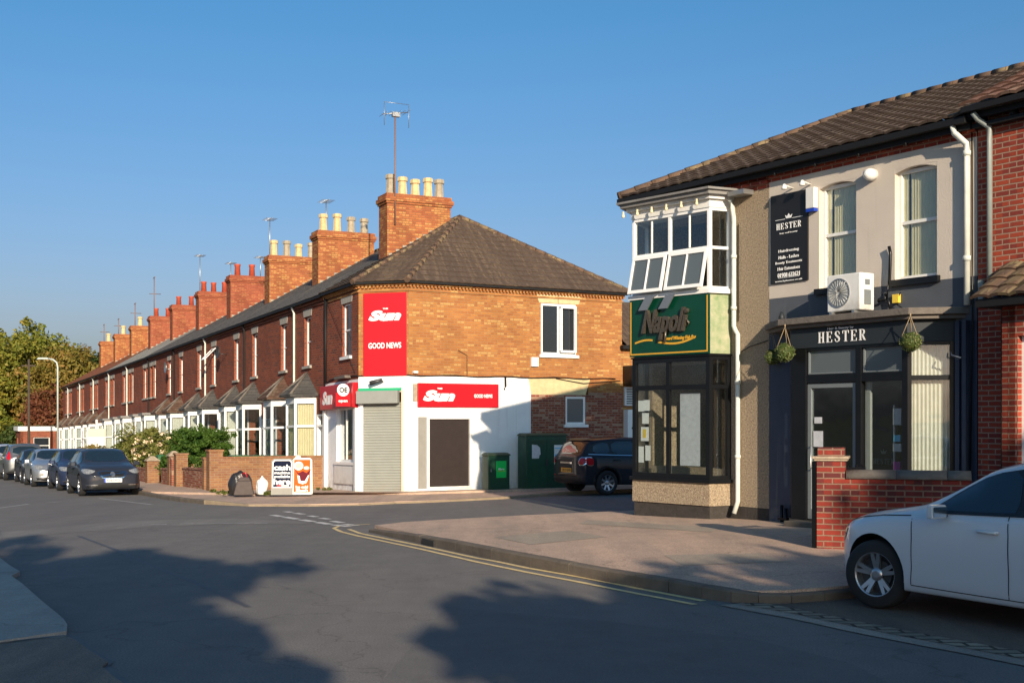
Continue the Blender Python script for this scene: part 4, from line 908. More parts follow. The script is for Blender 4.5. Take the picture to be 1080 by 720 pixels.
# ------------------------------------------------------------------ restaurant with the two-storey bay
res = empty('restaurant_building', (*RH0, 0), ANG_R, 'pebbledashed corner restaurant with a white upper bay over a green sign and black shop window', 'building')
RB = lambda: MB()
rBL, rBR, rJ = (-2.863, -.68), (-1.004, -.444), (-.932, -.003)
m = MB().line((-3.6, 0), (0, 0)); m.wall(0, 3.597, -.3, .26); m.line((-3.0, 8), (-3.6, 0)); m.wall(0, 8.02, -.3, .26); m.build('plinth', 'soot', res)
m = MB().line((-3.6, 0), (0, 0)); m.wall(0, 3.597, .262, 5.72, [(.5, 2.5, .9, 2.8), (.5, 2.5, 4.1, 5.4)]); m.line((-3.0, 8), (-3.6, 0)); m.wall(0, 8.02, .262, 5.72); m.line((4, 7.6), (-3, 7.6)); m.wall(0, 7, -.3, 5.72); m.build('wall', 'pebble', res)
m = MB().line((-3.6, 0), (0, 0)); m.wall(0, 3.597, 5.722, 6.02); m.box(0, 3.59, .0, .05, 5.80, 5.86); m.line((-3.0, 8), (-3.6, 0)); m.wall(0, 8.02, 5.722, 6.02); m.build('brick_course', 'house_red', res)
# roof
RZ = 7.82; ap = (-1.47, -3.75, RZ)
m = MB(); tiles(m, (-3.85, .24, 6.1), (0, .24, 6.1), ap, (0, -3.75, RZ), .27, .3, .022, .026); tiles(m, (-3.3, -7.9, 6.1), (-3.85, .24, 6.1), ap, ap, .27, .3, .022, .026); tiles(m, (0, -7.8, 6.1), (-3.3, -7.9, 6.1), (0, -3.75, RZ), ap, .31, 0, 0, .03)
m.build('roof', 'tile_brown', res, fix=False)
ridge_tiles(res, [(-3.85, .24, 6.12), ap], 'tile_moss', 0); ridge_tiles(res, [(-3.3, -7.9, 6.12), ap], 'tile_moss', 0); ridge_tiles(res, [ap, (0, -3.75, RZ)], 'tile_moss', 0)
m = MB(); m.box(-3.85, 0, .10, .16, 5.9, 6.1); m.box(-3.85, 0, .16, .28, 5.98, 6.07); m.build('gutter', 'gutter', res)
# bay
bay = MB(); P4 = [(-3.3, 0), rBL, rBR, rJ]
def offs(P, d):
    out = []
    for i, p in enumerate(P):
        ns = []
        for a, b in ((P[i - 1], p) if i else (None, None), (p, P[i + 1]) if i < len(P) - 1 else (None, None)):
            if a is None: continue
            t = Vector((b[0] - a[0], b[1] - a[1])).normalized(); ns.append(Vector((t.y, -t.x)))
        n = sum(ns, Vector((0, 0))).normalized(); k = d / max(.3, n.dot(ns[0])); out.append((p[0] + n.x * k, p[1] + n.y * k))
    return out
def ring(mb, P, z0, z1, d0=0.): mb.prism([(x, -y) for x, y in offs(P, d0)], z0, z1)
ring(bay, P4, .262, .66); by = bay.build('bay_window', 'pebble', res)
m = MB(); ring(m, P4, -.3, .255, -.03); m.build('bay_plinth', 'soot', by)
m = MB(); ring(m, P4, .663, .72, .05); m.build('sill', 'black', by)
def face_frame(name, mat_, parent, a, b, z0, z1, us, zs, w, d=.07, v=0., glass='glass', ends=True):
    """Posts and rails on the line a-b; us / zs are the fractions of the inner posts and rails."""
    mb = MB().line(a, b); L = math.dist(a, b)
    mb.box(0, w, v - d, v, z0, z1); mb.box(L - w, L, v - d, v, z0, z1); mb.box(w, L - w, v - d, v, z0, z0 + w); mb.box(w, L - w, v - d, v, z1 - w, z1)
    for z in zs: mb.box(w, L - w, v - d + .004, v - .004, z - w / 2, z + w / 2)
    for u in us: mb.box(L * u - w / 2, L * u + w / 2, v - d + .008, v - .008, z0 + w, z1 - w)
    o = mb.build(name, mat_, parent); g = MB().line(a, b); g.box(w * .5, L - w * .5, v - d * .6, v - d * .6 + .01, z0 + w * .5, z1 - w * .5); g.build('pane', glass, o); return o
LF = math.dist(rBL, rBR)
face_frame('frame', 'black', by, rBL, rBR, .72, 2.9, [.47], [2.36], .085)
face_frame('frame', 'black', by, rBR, rJ, .72, 2.9, [], [2.36], .07)
face_frame('frame', 'black', by, (-3.3, 0), rBL, .72, 2.9, [], [2.36], .07)
m = MB(); ring(m, P4, 2.902, 2.93, .03); m.build('sign_base', 'black', by)
m = MB(); ring(m, P4, 2.94, 3.99, 0.); m.build('spandrel', 'pale_green', by)
m = MB(); ring(m, P4, 3.995, 4.07, .07); m.build('upper_sill', 'upvc', by)
m = MB(); m.line(rBL, rBR); m.box(-.02, LF + .02, .004, .05, 2.94, 3.985); sg = m.build('sign_board', 'sign_green', by)
m.line(rBL, rBR); G_ = MB().line(rBL, rBR)
for z in (2.97, ): G_.box(0, LF, .05, .056, z, z + .025)
G_.box(0, .02, .05, .056, 2.996, 3.96); G_.box(LF - .02, LF, .05, .056, 2.996, 3.96); G_.build('gold_border', 'gold', sg)
t_ = text('lettering', 'Napoli', m, .9, .06, 3.5, 'neon_off', sg, w=1.12, h=.56, shear=.42, bold=.022, depth=.07)
m2 = MB().line(rBL, rBR)
m2.tube([(1.42, .08, 3.44), (1.47, .08, 3.5), (1.42, .08, 3.55), (1.38, .08, 3.6)], .018, 5); m2.tube([(.92, .09, 3.4), (.9, .09, 3.18)], .025, 6); m2.build('lettering', 'neon_off', sg)
text('lettering', 'Award Winning Fish Bar', m, 1.22, .052, 3.235, 'gold', sg, w=.78, h=.085, shear=.3, bold=.03)
sw = MB().line(rBL, rBR)
def ribbon(mb, pts, w, v):
    for (a, za), (b, zb) in zip(pts, pts[1:]): mb.quad((a, v, za - w), (b, v, zb - w), (b, v, zb + w), (a, v, za + w))
ribbon(sw, [(.12 + k * .05, 3.19 + .035 * math.sin(k / 9 * 2.6) + k * .002) for k in range(10)], .017, .058); ribbon(sw, [(.70 + k * .065, 3.19 - .085 * math.sin(k / 15 * 3.0) + .006 * k) for k in range(15)], .018, .058); sw.build('swoosh', 'gold', sg)
m = MB().line(rBL, rBR)
for u in (.28, .78): m.extr([(u, 3.78), (u + .22, 3.78), (u + .40, 4.02), (u + .18, 4.02)], .12, .14); m.tube([(u + .3, .06, 4.02), (u + .28, .12, 3.98)], .015, 5)
m.build('sign_light', 'metal', by)
# upper window of the bay: fixed lights over outward tilted vents
UF = face_frame('upper_frame', 'upvc', by, rBL, rBR, 4.07, 5.5, [.49], [4.80], .055, glass='glass')
m = MB().line(rBL, rBR)
for u in (.25, .74): m.box(LF * u - .012, LF * u + .012, -.045, -.02, 4.84, 5.42)
m.build('glazing_bar', 'upvc', UF)
for ua, ub in ((.03, .47), (.51, .985)):
    v_ = MB().line(rBL, rBR); a, b = LF * ua, LF * ub; f = .045; TL = lambda z: (4.79 - z) * .22
    def slab(u0, u1, z0, z1, d=.03): v_.face([v_.p(u0, TL(z0), z0), v_.p(u1, TL(z0), z0), v_.p(u1, TL(z1), z1), v_.p(u0, TL(z1), z1)]); v_.face([v_.p(u0, TL(z0) + d, z0), v_.p(u1, TL(z0) + d, z0), v_.p(u1, TL(z1) + d, z1), v_.p(u0, TL(z1) + d, z1)]); 
    def bar(u0, u1, z0, z1):
        i = [v_.p(u, TL(z) + d, z) for z in (z0, z1) for d in (0, .045) for u in (u0, u1)]
        for q in ((0, 1, 3, 2), (4, 6, 7, 5), (0, 4, 5, 1), (2, 3, 7, 6), (0, 2, 6, 4), (1, 5, 7, 3)): v_.face([i[k] for k in q])
    bar(a, b, 4.10, 4.16); bar(a, b, 4.72, 4.79); bar(a, a + f, 4.16, 4.72); bar(b - f, b, 4.16, 4.72); bar((a + b) / 2 - .012, (a + b) / 2 + .012, 4.16, 4.72)
    tv = v_.build('open_vent', 'upvc', by)
    v_ = MB().line(rBL, rBR); v_.face([v_.p(a + .03, TL(4.13) + .02, 4.13), v_.p(b - .03, TL(4.13) + .02, 4.13), v_.p(b - .03, TL(4.76) + .02, 4.76), v_.p(a + .03, TL(4.76) + .02, 4.76)]); v_.build('pane', 'glass_m', tv)
US = face_frame('upper_frame', 'upvc', by, rBR, rJ, 4.07, 5.5, [], [4.80], .05, glass='glass')
face_frame('upper_frame', 'upvc', by, (-3.3, 0), rBL, 4.07, 5.5, [], [4.80], .06)
m = MB(); m.prism([(x, -y) for x, y in [(-3.1, .1), (-2.7, -.45), (-1.2, -.3), (-1.1, .1)]], 4.1, 5.45); m.build('upper_room', 'dark_room', by) if 0 else None
m = MB(); ring(m, P4, 5.5, 5.64, .02); ring(m, P4, 5.64, 5.70, .10); m.build('bay_fascia', 'white', by)
m = MB(); ring(m, P4, 5.703, 5.77, .20); ring(m, P4, 5.772, 5.81, .26); m.build('bay_cornice', 'lead', by)
for k in range(6): m = MB(); u = -.1 + k * .36; m.line(rBL, rBR); m.lathe((u, .14, 5.60), [(.018, .05), (.018, 0), (.028, -.02), (.028, -.05), (.012, -.065)], 8); m.build('festoon_bulb', 'curtain_y', by)
# room and things seen through the shop window
m = MB(); m.box(-3.45, -.3, -3.0, -2.9, .1, 2.9); m.box(-3.45, -.3, -2.9, -.26, .08, .12); m.box(-3.5, -3.45, -2.9, -.26, .12, 2.9); m.box(-.35, -.3, -2.9, -.26, .12, 2.9); m.box(-3.45, -.35, -2.9, -.26, 2.9, 2.95)
m.box(-3.45, -.3, -3.0, -2.9, 4.1, 5.6); m.box(-3.45, -.3, -2.9, -.26, 4.06, 4.1); m.box(-3.45, -.35, -2.9, -.26, 5.6, 5.65); m.build('room', 'dim_room', res)
m = MB().line(rBL, rBR); m.box(1.08, 1.55, -.14, -.12, .95, 2.25); m.build('window_board', 'paper', by)
m = MB().line(rBL, rBR)
for u, z, w_, h_ in ((.10, 1.93, .15, .2), (.25, 1.94, .14, .2), (.20, 1.70, .17, .2), (.17, 1.38, .20, .26), (.11, .98, .13, .30), (.28, 1.02, .13, .28)): m.box(u, u + w_, -.055, -.052, z, z + h_)
m.build('window_notice', 'paper_w', by)
m = MB().line(rBL, rBR); m.box(.22, .30, -.051, -.049, 1.44, 1.60); m.box(1.0, 1.03, -.4, -.38, .9, 2.2); m.build('window_notice', 'yellow', by)
m = MB().line(rBL, rBR); m.box(.68, .76, -.2, -.18, 1.45, 2.1); m.box(.72, .8, -.2, -.18, .8, 1.2); m.build('inner_curtain', 'curtain', by)
m = MB(); x = -.79; m.tube([(x + .02, .18, 5.62), (x, .10, 5.5), (x, .07, 5.3), (x, .07, 3.42), (x + .04, .07, 3.34), (x + .1, .07, 3.27), (x + .1, .07, .35), (x + .07, .13, .14)], .042, 10)
for z in (4.6, 3.7, 2.4, 1.1): m.lathe(((x if z > 3.4 else x + .1), .07, z), [(.055, 0), (.055, .06)], 10)
m.build('drainpipe', 'pipe_w', res)
m = MB(); m.box(-.75, -.35, .02, .26, 5.66, 5.74); m.build('bracket', 'metal', res)
m = MB(); m.tube([(-.7, .03, 2.95), (-.4, .03, 3.05), (0, .03, 3.12)], .008, 4); m.tube([(-.72, .02, 5.2), (-.72, .02, 3.5)], .008, 4); m.build('cable', 'gutter', res)

# ------------------------------------------------------------------ hair salon
sal = empty('salon_building', (*RH0, 0), ANG_R, 'white rendered salon with a black canted shop front under two sash windows', 'building')
US_ = 4.11
m = MB().line((0, 0), (US_, 0))
m.wall(.003, US_, 3.83, 5.81, [(1.13, 1.905, 3.9, 5.58), (2.66, 3.43, 3.9, 5.58)]); m.build('wall', 'render_w', sal)
m = MB().line((0, 0), (US_, 0)); m.wall(.003, US_, 3.2, 3.828); m.build('band', 'render_d', sal); m = MB().line((US_, 7.6), (0, 7.6)); m.wall(0, US_, -.3, 5.7); m.build('back_wall', 'render_d', sal)
m = MB().line((0, 0), (US_, 0)); m.wall(.003, US_, -.3, 3.198, [(.52, 3.74, .02, 3.0)]); m.build('lower_wall', 'navy', sal)
m = MB().line((0, 0), (US_, 0)); m.wall(.003, US_, 5.812, 6.02); m.box(.003, US_, .0, .05, 5.88, 5.93); m.build('brick_course', 'house_red', sal)
# shallow arches over the window heads
for a, b in ((1.13, 1.905), (2.66, 3.43)):
    m = MB().line((0, 0), (US_, 0)); n = 8; c = (a + b) / 2; hw = (b - a) / 2; cur = [(a + (b - a) * k / n, 5.58 - .07 * ((a + (b - a) * k / n - c) / hw) ** 2 + .0) for k in range(n + 1)]
    m.extr([(a, 5.585)] + cur[::1] + [(b, 5.585)], -.001, -.2) if 0 else m.extr(cur + [(b, 5.579), (a, 5.579)][::1], -.002, -.14) if 0 else None
    for k in range(n): m.extr([(cur[k][0], cur[k][1]), (cur[k + 1][0], cur[k + 1][1]), (cur[k + 1][0], 5.583), (cur[k][0], 5.583)], -.003, -.15)
    m.build('arch', 'render_w', sal)
for a, b in ((1.13, 1.905), (2.66, 3.43)):
    w_ = window(sal, ((0, 0), (US_, 0), 0, 0), a, b, 3.9, 5.56, rows=(.52,), mats=('white', 'glass'), recess=.09, fw=.055, sill=None)
    m = MB().line((0, 0), (US_, 0)); L = b - a; n = 26
    for k in range(n):
        if k in (4, ): continue
        ua, ub = a + .05 + (L - .1) * k / n, a + .05 + (L - .1) * (k + 1) / n; m.quad((ua, -.145 - .01 * (k % 2), 3.92), (ub, -.145 - .01 * ((k + 1) % 2), 3.92), (ub, -.145 - .01 * ((k + 1) % 2), 5.52), (ua, -.145 - .01 * (k % 2), 5.52))
    m.build('curtain', 'curtain_y', w_)
    m = MB().line((0, 0), (US_, 0)); m.box(a - .05, b + .06, -.14, .07, 3.80, 3.898); m.build('sill', 'black', w_)
    m = MB().line((0, 0), (US_, 0)); m.box(a - .1, b + .1, -1.6, -1.5, 3.85, 5.7); m.build('room', 'dark_room', w_)
tm = MB(); tiles(tm, (0, .24, 6.1), (US_ + .02, .24, 6.1), (0, -3.75, RZ), (US_ + .02, -3.75, RZ), .27, .3, .022, .026); tiles(tm, (US_ + .02, -7.8, 6.1), (0, -7.8, 6.1), (US_ + .02, -3.75, RZ), (0, -3.75, RZ), .31, 0, 0, .03)
tm.build('roof', 'tile_brown', sal, fix=False); ridge_tiles(sal, [(0, -3.75, RZ), (US_, -3.75, RZ)], 'tile_moss', 0)
m = MB(); m.box(0, US_, .10, .16, 5.9, 6.1); m.box(0, US_, .16, .28, 5.98, 6.07)
for k in range(5): m.tube([(.3 + k * .9, .05, 5.98), (.3 + k * .9, .16, 5.86), (.32 + k * .9, .2, 5.9)], .012, 4)
m.build('gutter', 'gutter', sal)
m = MB(); x = 3.99; m.tube([(x - .12, .22, 5.98), (x - .11, .2, 5.88), (x, .08, 5.72), (x, .06, 5.6), (x, .06, 3.42)], .045, 10)
for z in (5.55, 4.05): m.lathe((x, .06, z), [(.06, 0), (.06, .07)], 10)
m.build('drainpipe', 'pipe_w', sal)
# shop front
J1, A_, B_, J2 = (.5, 0), (.95, -.45), (3.262, -.45), (3.755, 0)
PS = [J1, A_, B_, J2]
m = MB(); m.prism([(-.10, 0), (.82, .62), (3.42, .62), (4.0, 0)], 3.30, 3.40); m.prism([(-.02, 0), (.88, .55), (3.38, .55), (3.93, 0)], 3.24, 3.298); m.build('cornice', 'slate_fg', sal, .008)
m = MB(); ring(m, PS, 2.92, 3.238, .01); fs = m.build('fascia_sign', 'fascia', sal)
mf = MB().line(A_, B_); LFr = math.dist(A_, B_)
serif_word('lettering', 'HESTER', mf, 1.07, .012, 3.07, 'sign_white', fs, .95, .17)
text('lettering', 'Hair & Beauty by', mf, 1.05, .012, 3.195, 'sign_white', fs, w=.52, h=.045, bold=.01)
m = MB().line(A_, B_); z0, z1 = .18, 2.92
m.box(0, .32, -.10, 0, z0, z1); m.box(1.333, 1.444, -.10, 0, z0, z1); m.box(2.21, LFr, -.10, 0, z0, z1); m.box(.32, 1.333, -.095, -.005, 2.36, 2.49); m.box(1.444, 2.21, -.095, -.005, 2.36, 2.49)
m.box(.32, 1.333, -.095, -.005, 2.87, 2.92); m.box(1.444, 2.21, -.095, -.005, 2.87, 2.92); m.box(1.444, 2.21, -.095, -.005, .18, .72)
for a, b in ((J1, A_), (B_, J2)):
    m.line(a, b); L = math.dist(a, b); m.box(0, .06, -.08, 0, z0, z1); m.box(L - .08, L, -.08, 0, z0, z1); m.box(.06, L - .08, -.075, -.005, 2.36, 2.43); m.box(.06, L - .08, -.075, -.005, 2.87, 2.92); m.box(.06, L - .08, -.075, -.005, .18, .72)
sf = m.build('shop_front', 'black', sal, .004)
m = MB(); m.prism([(x, -y) for x, y in offs(PS, .03)], -.2, .178); m.build('base', 'soot', sf)
m = MB().line(A_, B_); m.box(.3, 2.22, -.07, -.055, 2.40, 2.9); m.build('pane', 'glass_m', sf)
m = MB().line(A_, B_)
for a, b, c, d in ((.34, .37, 2.5, 2.86), (1.46, 1.49, 2.5, 2.86), (.37, 1.32, 2.5, 2.52), (1.49, 2.2, 2.5, 2.52)): m.box(a, b, -.052, -.03, c, d)
m.build('inner_frame', 'frost', sf)
m = MB().line(A_, B_); m.box(1.42, 2.23, -.07, -.055, .7, 2.38); m.build('pane', 'glass', sf); m = MB().line(B_, J2); L = math.dist(B_, J2); m.box(.04, L - .05, -.05, -.04, .7, 2.9); m.build('pane', 'glass', sf); m = MB().line(J1, A_); m.box(.04, .6, -.05, -.04, .7, 2.9); m.build('pane', 'glass', sf)
m = MB().line(A_, B_); a, b = .33, 1.325
m.box(a, a + .07, -.09, -.03, .2, 2.35); m.box(b - .07, b, -.09, -.03, .2, 2.35); m.box(a + .07, b - .07, -.09, -.03, 2.28, 2.35); m.box(a + .07, b - .07, -.09, -.03, .2, .36); dr = m.build('door', 'frost', sal)
m = MB().line(A_, B_); m.box(a + .06, b - .06, -.07, -.06, .34, 2.29); m.build('pane', 'glass', dr)
m = MB().line(A_, B_); m.tube([(a + .13, .0, 1.0), (a + .13, .04, 1.02), (a + .13, .04, 1.35), (a + .13, .0, 1.37)], .012, 6); m.build('handle', 'metal', dr)
m = MB().line(A_, B_); m.box(a + .1, a + .3, -.055, -.053, 1.35, 1.6); m.box(a + .12, a + .28, -.055, -.053, 1.72, 1.82); m.build('window_notice', 'paper', dr)
m = MB().line(A_, B_); m.box(.15, 1.45, .0, .32, -.1, .17); m.build('step', 'kerb', sal, .01)
m = MB(); m.box(.3, 3.9, -4.0, -3.9, .1, 3); m.box(.3, 3.9, -3.9, -.26, .08, .14); m.box(.25, .3, -4, -.26, .1, 3); m.box(3.9, 3.95, -4, -.26, .1, 3); m.box(.3, 3.9, -3.9, -.26, 2.95, 3.0); m.build('interior', 'dim_room', sal)
m = MB().line(A_, B_); m.box(.74, 1.40, -.95, -.9, .4, 2.32); pn = m.build('slate_partition', 'dark_room', sal)
serif_word('lettering', 'HESTER', m, 1.12, -.895, 1.12, 'pipe_g', pn, .42, .085)
cr = MB().line(A_, B_); cr.extr([(1.08, 1.24), (1.16, 1.24), (1.18, 1.30), (1.14, 1.27), (1.12, 1.32), (1.10, 1.27), (1.06, 1.30)], -.897, -.89); cr.build('crown_emblem', 'pipe_g', pn)
m = MB().line(A_, B_); m.box(1.34, 1.49, -.2, -.15, .4, 2.35); m.build('inner_post', 'curtain_g', sal)
m = MB().line(A_, B_); m.box(1.78, 1.80, -.35, -.33, .6, 2.0); m.box(1.8, 1.95, -.35, -.3, 1.70, 1.95); m.box(1.8, 1.95, -.5, -.3, 1.30, 1.42); m.build('display_rack', 'paper', sal)
m = MB().line(A_, B_); m.box(1.82, 1.94, -.32, -.29, .86, 1.15); m.build('gift_bag', 'magenta', sal)
m = MB().line(A_, B_); m.box(1.82, 1.94, -.32, -.29, 1.45, 1.55); m.build('bottle_row', 'sky_blue', sal)
m = MB().line(B_, J2); n = 20
for z0_, z1_ in ((.7, 2.88),):
    for k in range(n): ua, ub = .05 + (L - .1) * k / n, .05 + (L - .1) * (k + 1) / n; m.quad((ua, -.14 - .03 * (k % 2), z0_), (ub, -.14 - .03 * ((k + 1) % 2), z0_), (ub, -.14 - .03 * ((k + 1) % 2), z1_), (ua, -.14 - .03 * (k % 2), z1_))
m.build('curtain', 'curtain', sf)
# hanging sign board, alarm, lamps, cables
m = MB().line((0, 0), (US_, 0)); m.box(.065, .906, .0, .03, 4.07, 5.56); sg = m.build('sign_board', 'ink', sal)
serif_word('lettering', 'HESTER', m, .485, .031, 5.02, 'sign_white', sg, .56, .105)
for s_, z, w_, h_, sp in (('hair and beauty', 4.90, .40, .03, 1), ('Hairdressing', 4.60, .46, .062, 1), ('Nails - Lashes', 4.50, .46, .055, 1), ('Beauty Treatments', 4.405, .60, .055, 1), ('Hair Extensions', 4.31, .50, .055, 1), ('01908 632621', 4.20, .50, .075, 1), ('www.byhester.co.uk', 4.10, .62, .035, 1)):
    text('lettering', s_, m, .485, .031, z, 'sign_white', sg, w=w_, h=h_, bold=.012 if s_ in ('HESTER', '01908 632621') else .0, spacing=sp)
cr = MB().line((0, 0), (US_, 0)); cr.extr([(.43, 5.14), (.54, 5.14), (.565, 5.20), (.52, 5.175), (.485, 5.22), (.45, 5.175), (.405, 5.20)], .03, .034); cr.box(.18, .40, .03, .034, 5.13, 5.138); cr.box(.57, .80, .03, .034, 5.13, 5.138); cr.box(.25, .72, .03, .034, 4.152, 4.157); cr.build('crown_emblem', 'sign_white', sg)
m = MB().line((0, 0), (US_, 0)); m.box(.925, 1.11, .0, .10, 5.22, 5.56); ab = m.build('alarm_box', 'white', sal, .012); m = MB().line((0, 0), (US_, 0)); m.box(.93, 1.105, .005, .095, 5.17, 5.218); m.build('alarm_lens', 'eu_blue', ab)
m = MB().line((0, 0), (US_, 0)); m.lathe((2.245, .0, 5.57), [(.095, 0), (.095, .1), (.07, .16), (.02, .19)], 16, ax='v'); m.build('alarm_bell', 'white', sal)
m = MB().line((0, 0), (US_, 0))
for u in (.55, .95): m.tube([(u, .0, 5.63), (u, .18, 5.66)], .012, 5); m.lathe((u, .2, 5.62), [(.02, .06), (.045, 0), (.045, -.03)], 8)
m.build('sign_spotlight', 'white', sal)
m = MB().line((0, 0), (US_, 0)); m.tube([(2.62, .05, 3.45), (2.58, .05, 3.6), (2.50, .04, 3.7)], .02, 6); m.tube([(2.42, .1, 3.6), (2.55, .06, 3.62), (2.6, .05, 3.9), (2.62, .05, 4.3), (2.6, .06, 4.42)], .025, 6); m.tube([(2.9, .04, 3.42), (2.7, .05, 3.55), (2.8, .04, 3.7)], .01, 5); m.tube([(4.05, .03, 5.9), (4.06, .03, 3.2), (4.03, .06, .2)], .012, 5); m.build('cable', 'black', sal)
m = MB().line((0, 0), (US_, 0)); m.box(2.66, 2.77, .0, .06, 3.55, 3.68); m.build('isolator_switch', 'yellow', sal)
m = MB().line((0, 0), (US_, 0)); m.tube([(.35, .06, -.1), (.35, .06, .35)], .03, 6); m.tube([(.45, .06, -.1), (.45, .06, .3)], .03, 6); m.box(.3, .5, .03, .1, .1, .14); m.build('boot_scraper', 'black', sal)
m = MB().line((0, 0), (US_, 0)); m.lathe((.45, .16, 3.405), [(.06, 0), (.05, .1), (.02, .17)], 8); m.build('cap_finial', 'fascia', sal)
m = MB().line((0, 0), (US_, 0)); m.box(3.80, 3.87, .0, .08, .1, 3.2); m.box(3.93, 4.0, .0, .1, .1, 3.2); m.tube([(3.82, .2, 2.75), (3.88, .26, 2.70), (3.98, .18, 2.66)], .014, 5); m.build('side_pilaster', 'navy', sal)
ac = empty('air_conditioner', (*RW(2.09, -.34), 3.42), ANG_R, 'white air conditioning unit sitting on the salon shop front cornice', 'air conditioner')
m = MB(); m.box(-.33, .33, -.16, .16, .03, .60); m.build('casing', 'white', ac, .02)
m = MB(); m.lathe((-.09, .161, .315), [(.225, 0), (.225, .012), (.205, .012), (.205, 0)], 32, ax='v', sm=False)
for k in range(22): a = k / 22 * 6.283; m.tube([(-.09 + .03 * math.cos(a), .172, .315 + .03 * math.sin(a)), (-.09 + .21 * math.cos(a), .172, .315 + .21 * math.sin(a))], .0035, 4)
m.build('fan_grille', 'metal', ac)
m = MB(); m.lathe((-.09, .158, .315), [(.20, 0), (.20, .006)], 32, ax='v', sm=False); m.build('fan_opening', 'curtain_g', ac)
m = MB(); m.box(.33, .345, -.07, .07, .12, .34); m.box(.33, .34, -.05, .05, .42, .5); m.build('service_cover', 'frost', ac)
m = MB(); m.box(-.25, -.2, -.16, .2, -.02, .029); m.box(.2, .25, -.16, .2, -.02, .029); m.build('foot', 'metal', ac)

def topiary(u, v, zc, r, ztop, label):
    t = empty('topiary_ball', (*RW(u, -v), zc), ANG_R, label, 'hanging plant', 'topiary balls hanging from the salon cornice')
    cl = [((math.cos(a) * math.sqrt(1 - z * z) * r * .62, math.sin(a) * math.sqrt(1 - z * z) * r * .62, z * r * .62), r * .4) for z, a in ((random.uniform(-1, 1), random.uniform(0, 6.28)) for _ in range(46))]
    leaves('foliage', cl, 90, .016, 'topiary', t)
    m = MB(); m.lathe((0, 0, -r * .8), [(r * .3, 0), (r * .75, r * .4), (r * .85, r * .8), (r * .75, r * 1.2), (r * .3, r * 1.6)], 12); m.build('core', 'leaf_dark', t)
    m = MB(); h = ztop - zc
    for a in (0, 2.1, 4.2): m.tube([(math.cos(a) * r * .75, math.sin(a) * r * .75, r * .5), (0, 0, h - .02)], .006, 4)
    m.lathe((0, 0, h - .03), [(.012, 0), (.012, .05)], 6); m.build('cord', 'rope', t)
topiary(.2, .12, 2.83, .15, 3.27, 'green topiary ball hanging nearest the pebbledash wall'); topiary(1.0, .64, 2.86, .17, 3.29, 'green topiary ball hanging left of the HESTER fascia'); topiary(3.47, .64, 2.9, .165, 3.29, 'green topiary ball hanging right of the HESTER fascia')

# ------------------------------------------------------------------ red brick neighbour
ng = empty('red_brick_house', (*RW(4.13, 0), 0), ANG_R, 'deep red brick house with tiled bay roof at the right edge, next to the salon', 'house')
m = MB().line((0, 0), (10, 0)); m.wall(0, 10, -.3, 6.05, [(1.3, 2.3, 3.95, 5.5), (3.4, 4.4, 3.95, 5.5), (4.2, 5.2, .1, 2.3)]); m.line((9.997, .003), (9.997, 8)); m.wall(0, 8, -.3, 6.05); m.line((10, 8), (0, 8)); m.wall(0, 10, -.3, 6.05); m.build('wall', 'house_red', ng)
window(ng, ((0, 0), (10, 0), 0, 0), 1.3, 2.3, 3.95, 5.5); window(ng, ((0, 0), (10, 0), 0, 0), 3.4, 4.4, 3.95, 5.5)
m = MB().line((0, 0), (10, 0)); m.box(4.2, 5.2, -.15, -.1, .1, 2.3); m.build('door', 'maroon', ng)
m = MB(); tiles(m, (-.06, .34, 6.2), (10.1, .34, 6.2), (-.06, -3.85, 8.22), (10.1, -3.85, 8.22), .29, .3, .026, .03); tiles(m, (10.1, -8, 6.2), (-.06, -8, 6.2), (10.1, -3.85, 8.22), (-.06, -3.85, 8.22), .32, 0, 0, .03); m.build('roof', 'tile_rosy', ng, fix=False)
ridge_tiles(ng, [(0, -3.85, 8.22), (10, -3.85, 8.22)], 'tile_moss', 0)
m = MB(); m.box(-.04, 10.1, .14, .2, 6.02, 6.2); m.box(-.04, 10.1, .2, .34, 6.10, 6.18); m.box(0, 10, .0, .14, 5.9, 5.96)
for k in range(20): m.box(.1 + k * .5, .16 + k * .5, .0, .14, 5.97, 6.1)
m.build('gutter', 'gutter', ng)
m = MB(); m.tube([(.12, .28, 6.08), (.14, .2, 6.0), (.24, .08, 5.88), (.24, .07, 5.7), (.24, .07, 3.55)], .04, 10); m.build('drainpipe', 'pipe_g', ng)
m = MB(); m.tube([(.5, .08, 3.5), (.5, .08, .1)], .06, 8); m.tube([(.24, .07, 3.55), (.5, .08, 3.4)], .05, 8); m.build('soil_pipe', 'black', ng)
m = MB(); m.box(.04, .12, .0, .06, 3.4, 3.75); m.build('vent_box', 'pipe_g', ng)
m = MB().line((.74, -.5), (3.1, -.5)); m.wall(0, 2.36, -.3, 3.3, [(.24, 2.1, .9, 2.9)], t=.2); m.line((.74, 0), (.74, -.5)); m.wall(0, .5, -.3, 3.3, t=.2); m.line((3.1, -.5), (3.1, 0)); m.wall(0, .5, -.3, 3.3, t=.2); by = m.build('bay_window', 'house_red', ng)
bw = window(by, ((.74, -.5), (3.1, -.5), 0, 0), .24, 2.1, .9, 2.9, rows=(.6,), cols=3, fw=.07, mats=('upvc', 'glass_m'), sill='stone_cap', name='frame')
m = MB(); tiles(m, (.45, .78, 3.42), (3.4, .78, 3.42), (.45, .01, 3.95), (3.4, .01, 3.95), .25, .3, .03, .03); m.build('bay_roof', 'tile_moss', by, fix=False)
m = MB(); m.extr([(.5, 3.3), (3.35, 3.3), (3.35, 3.41), (.5, 3.41)], .0, .74); m.build('bay_gutter', 'gutter', by)

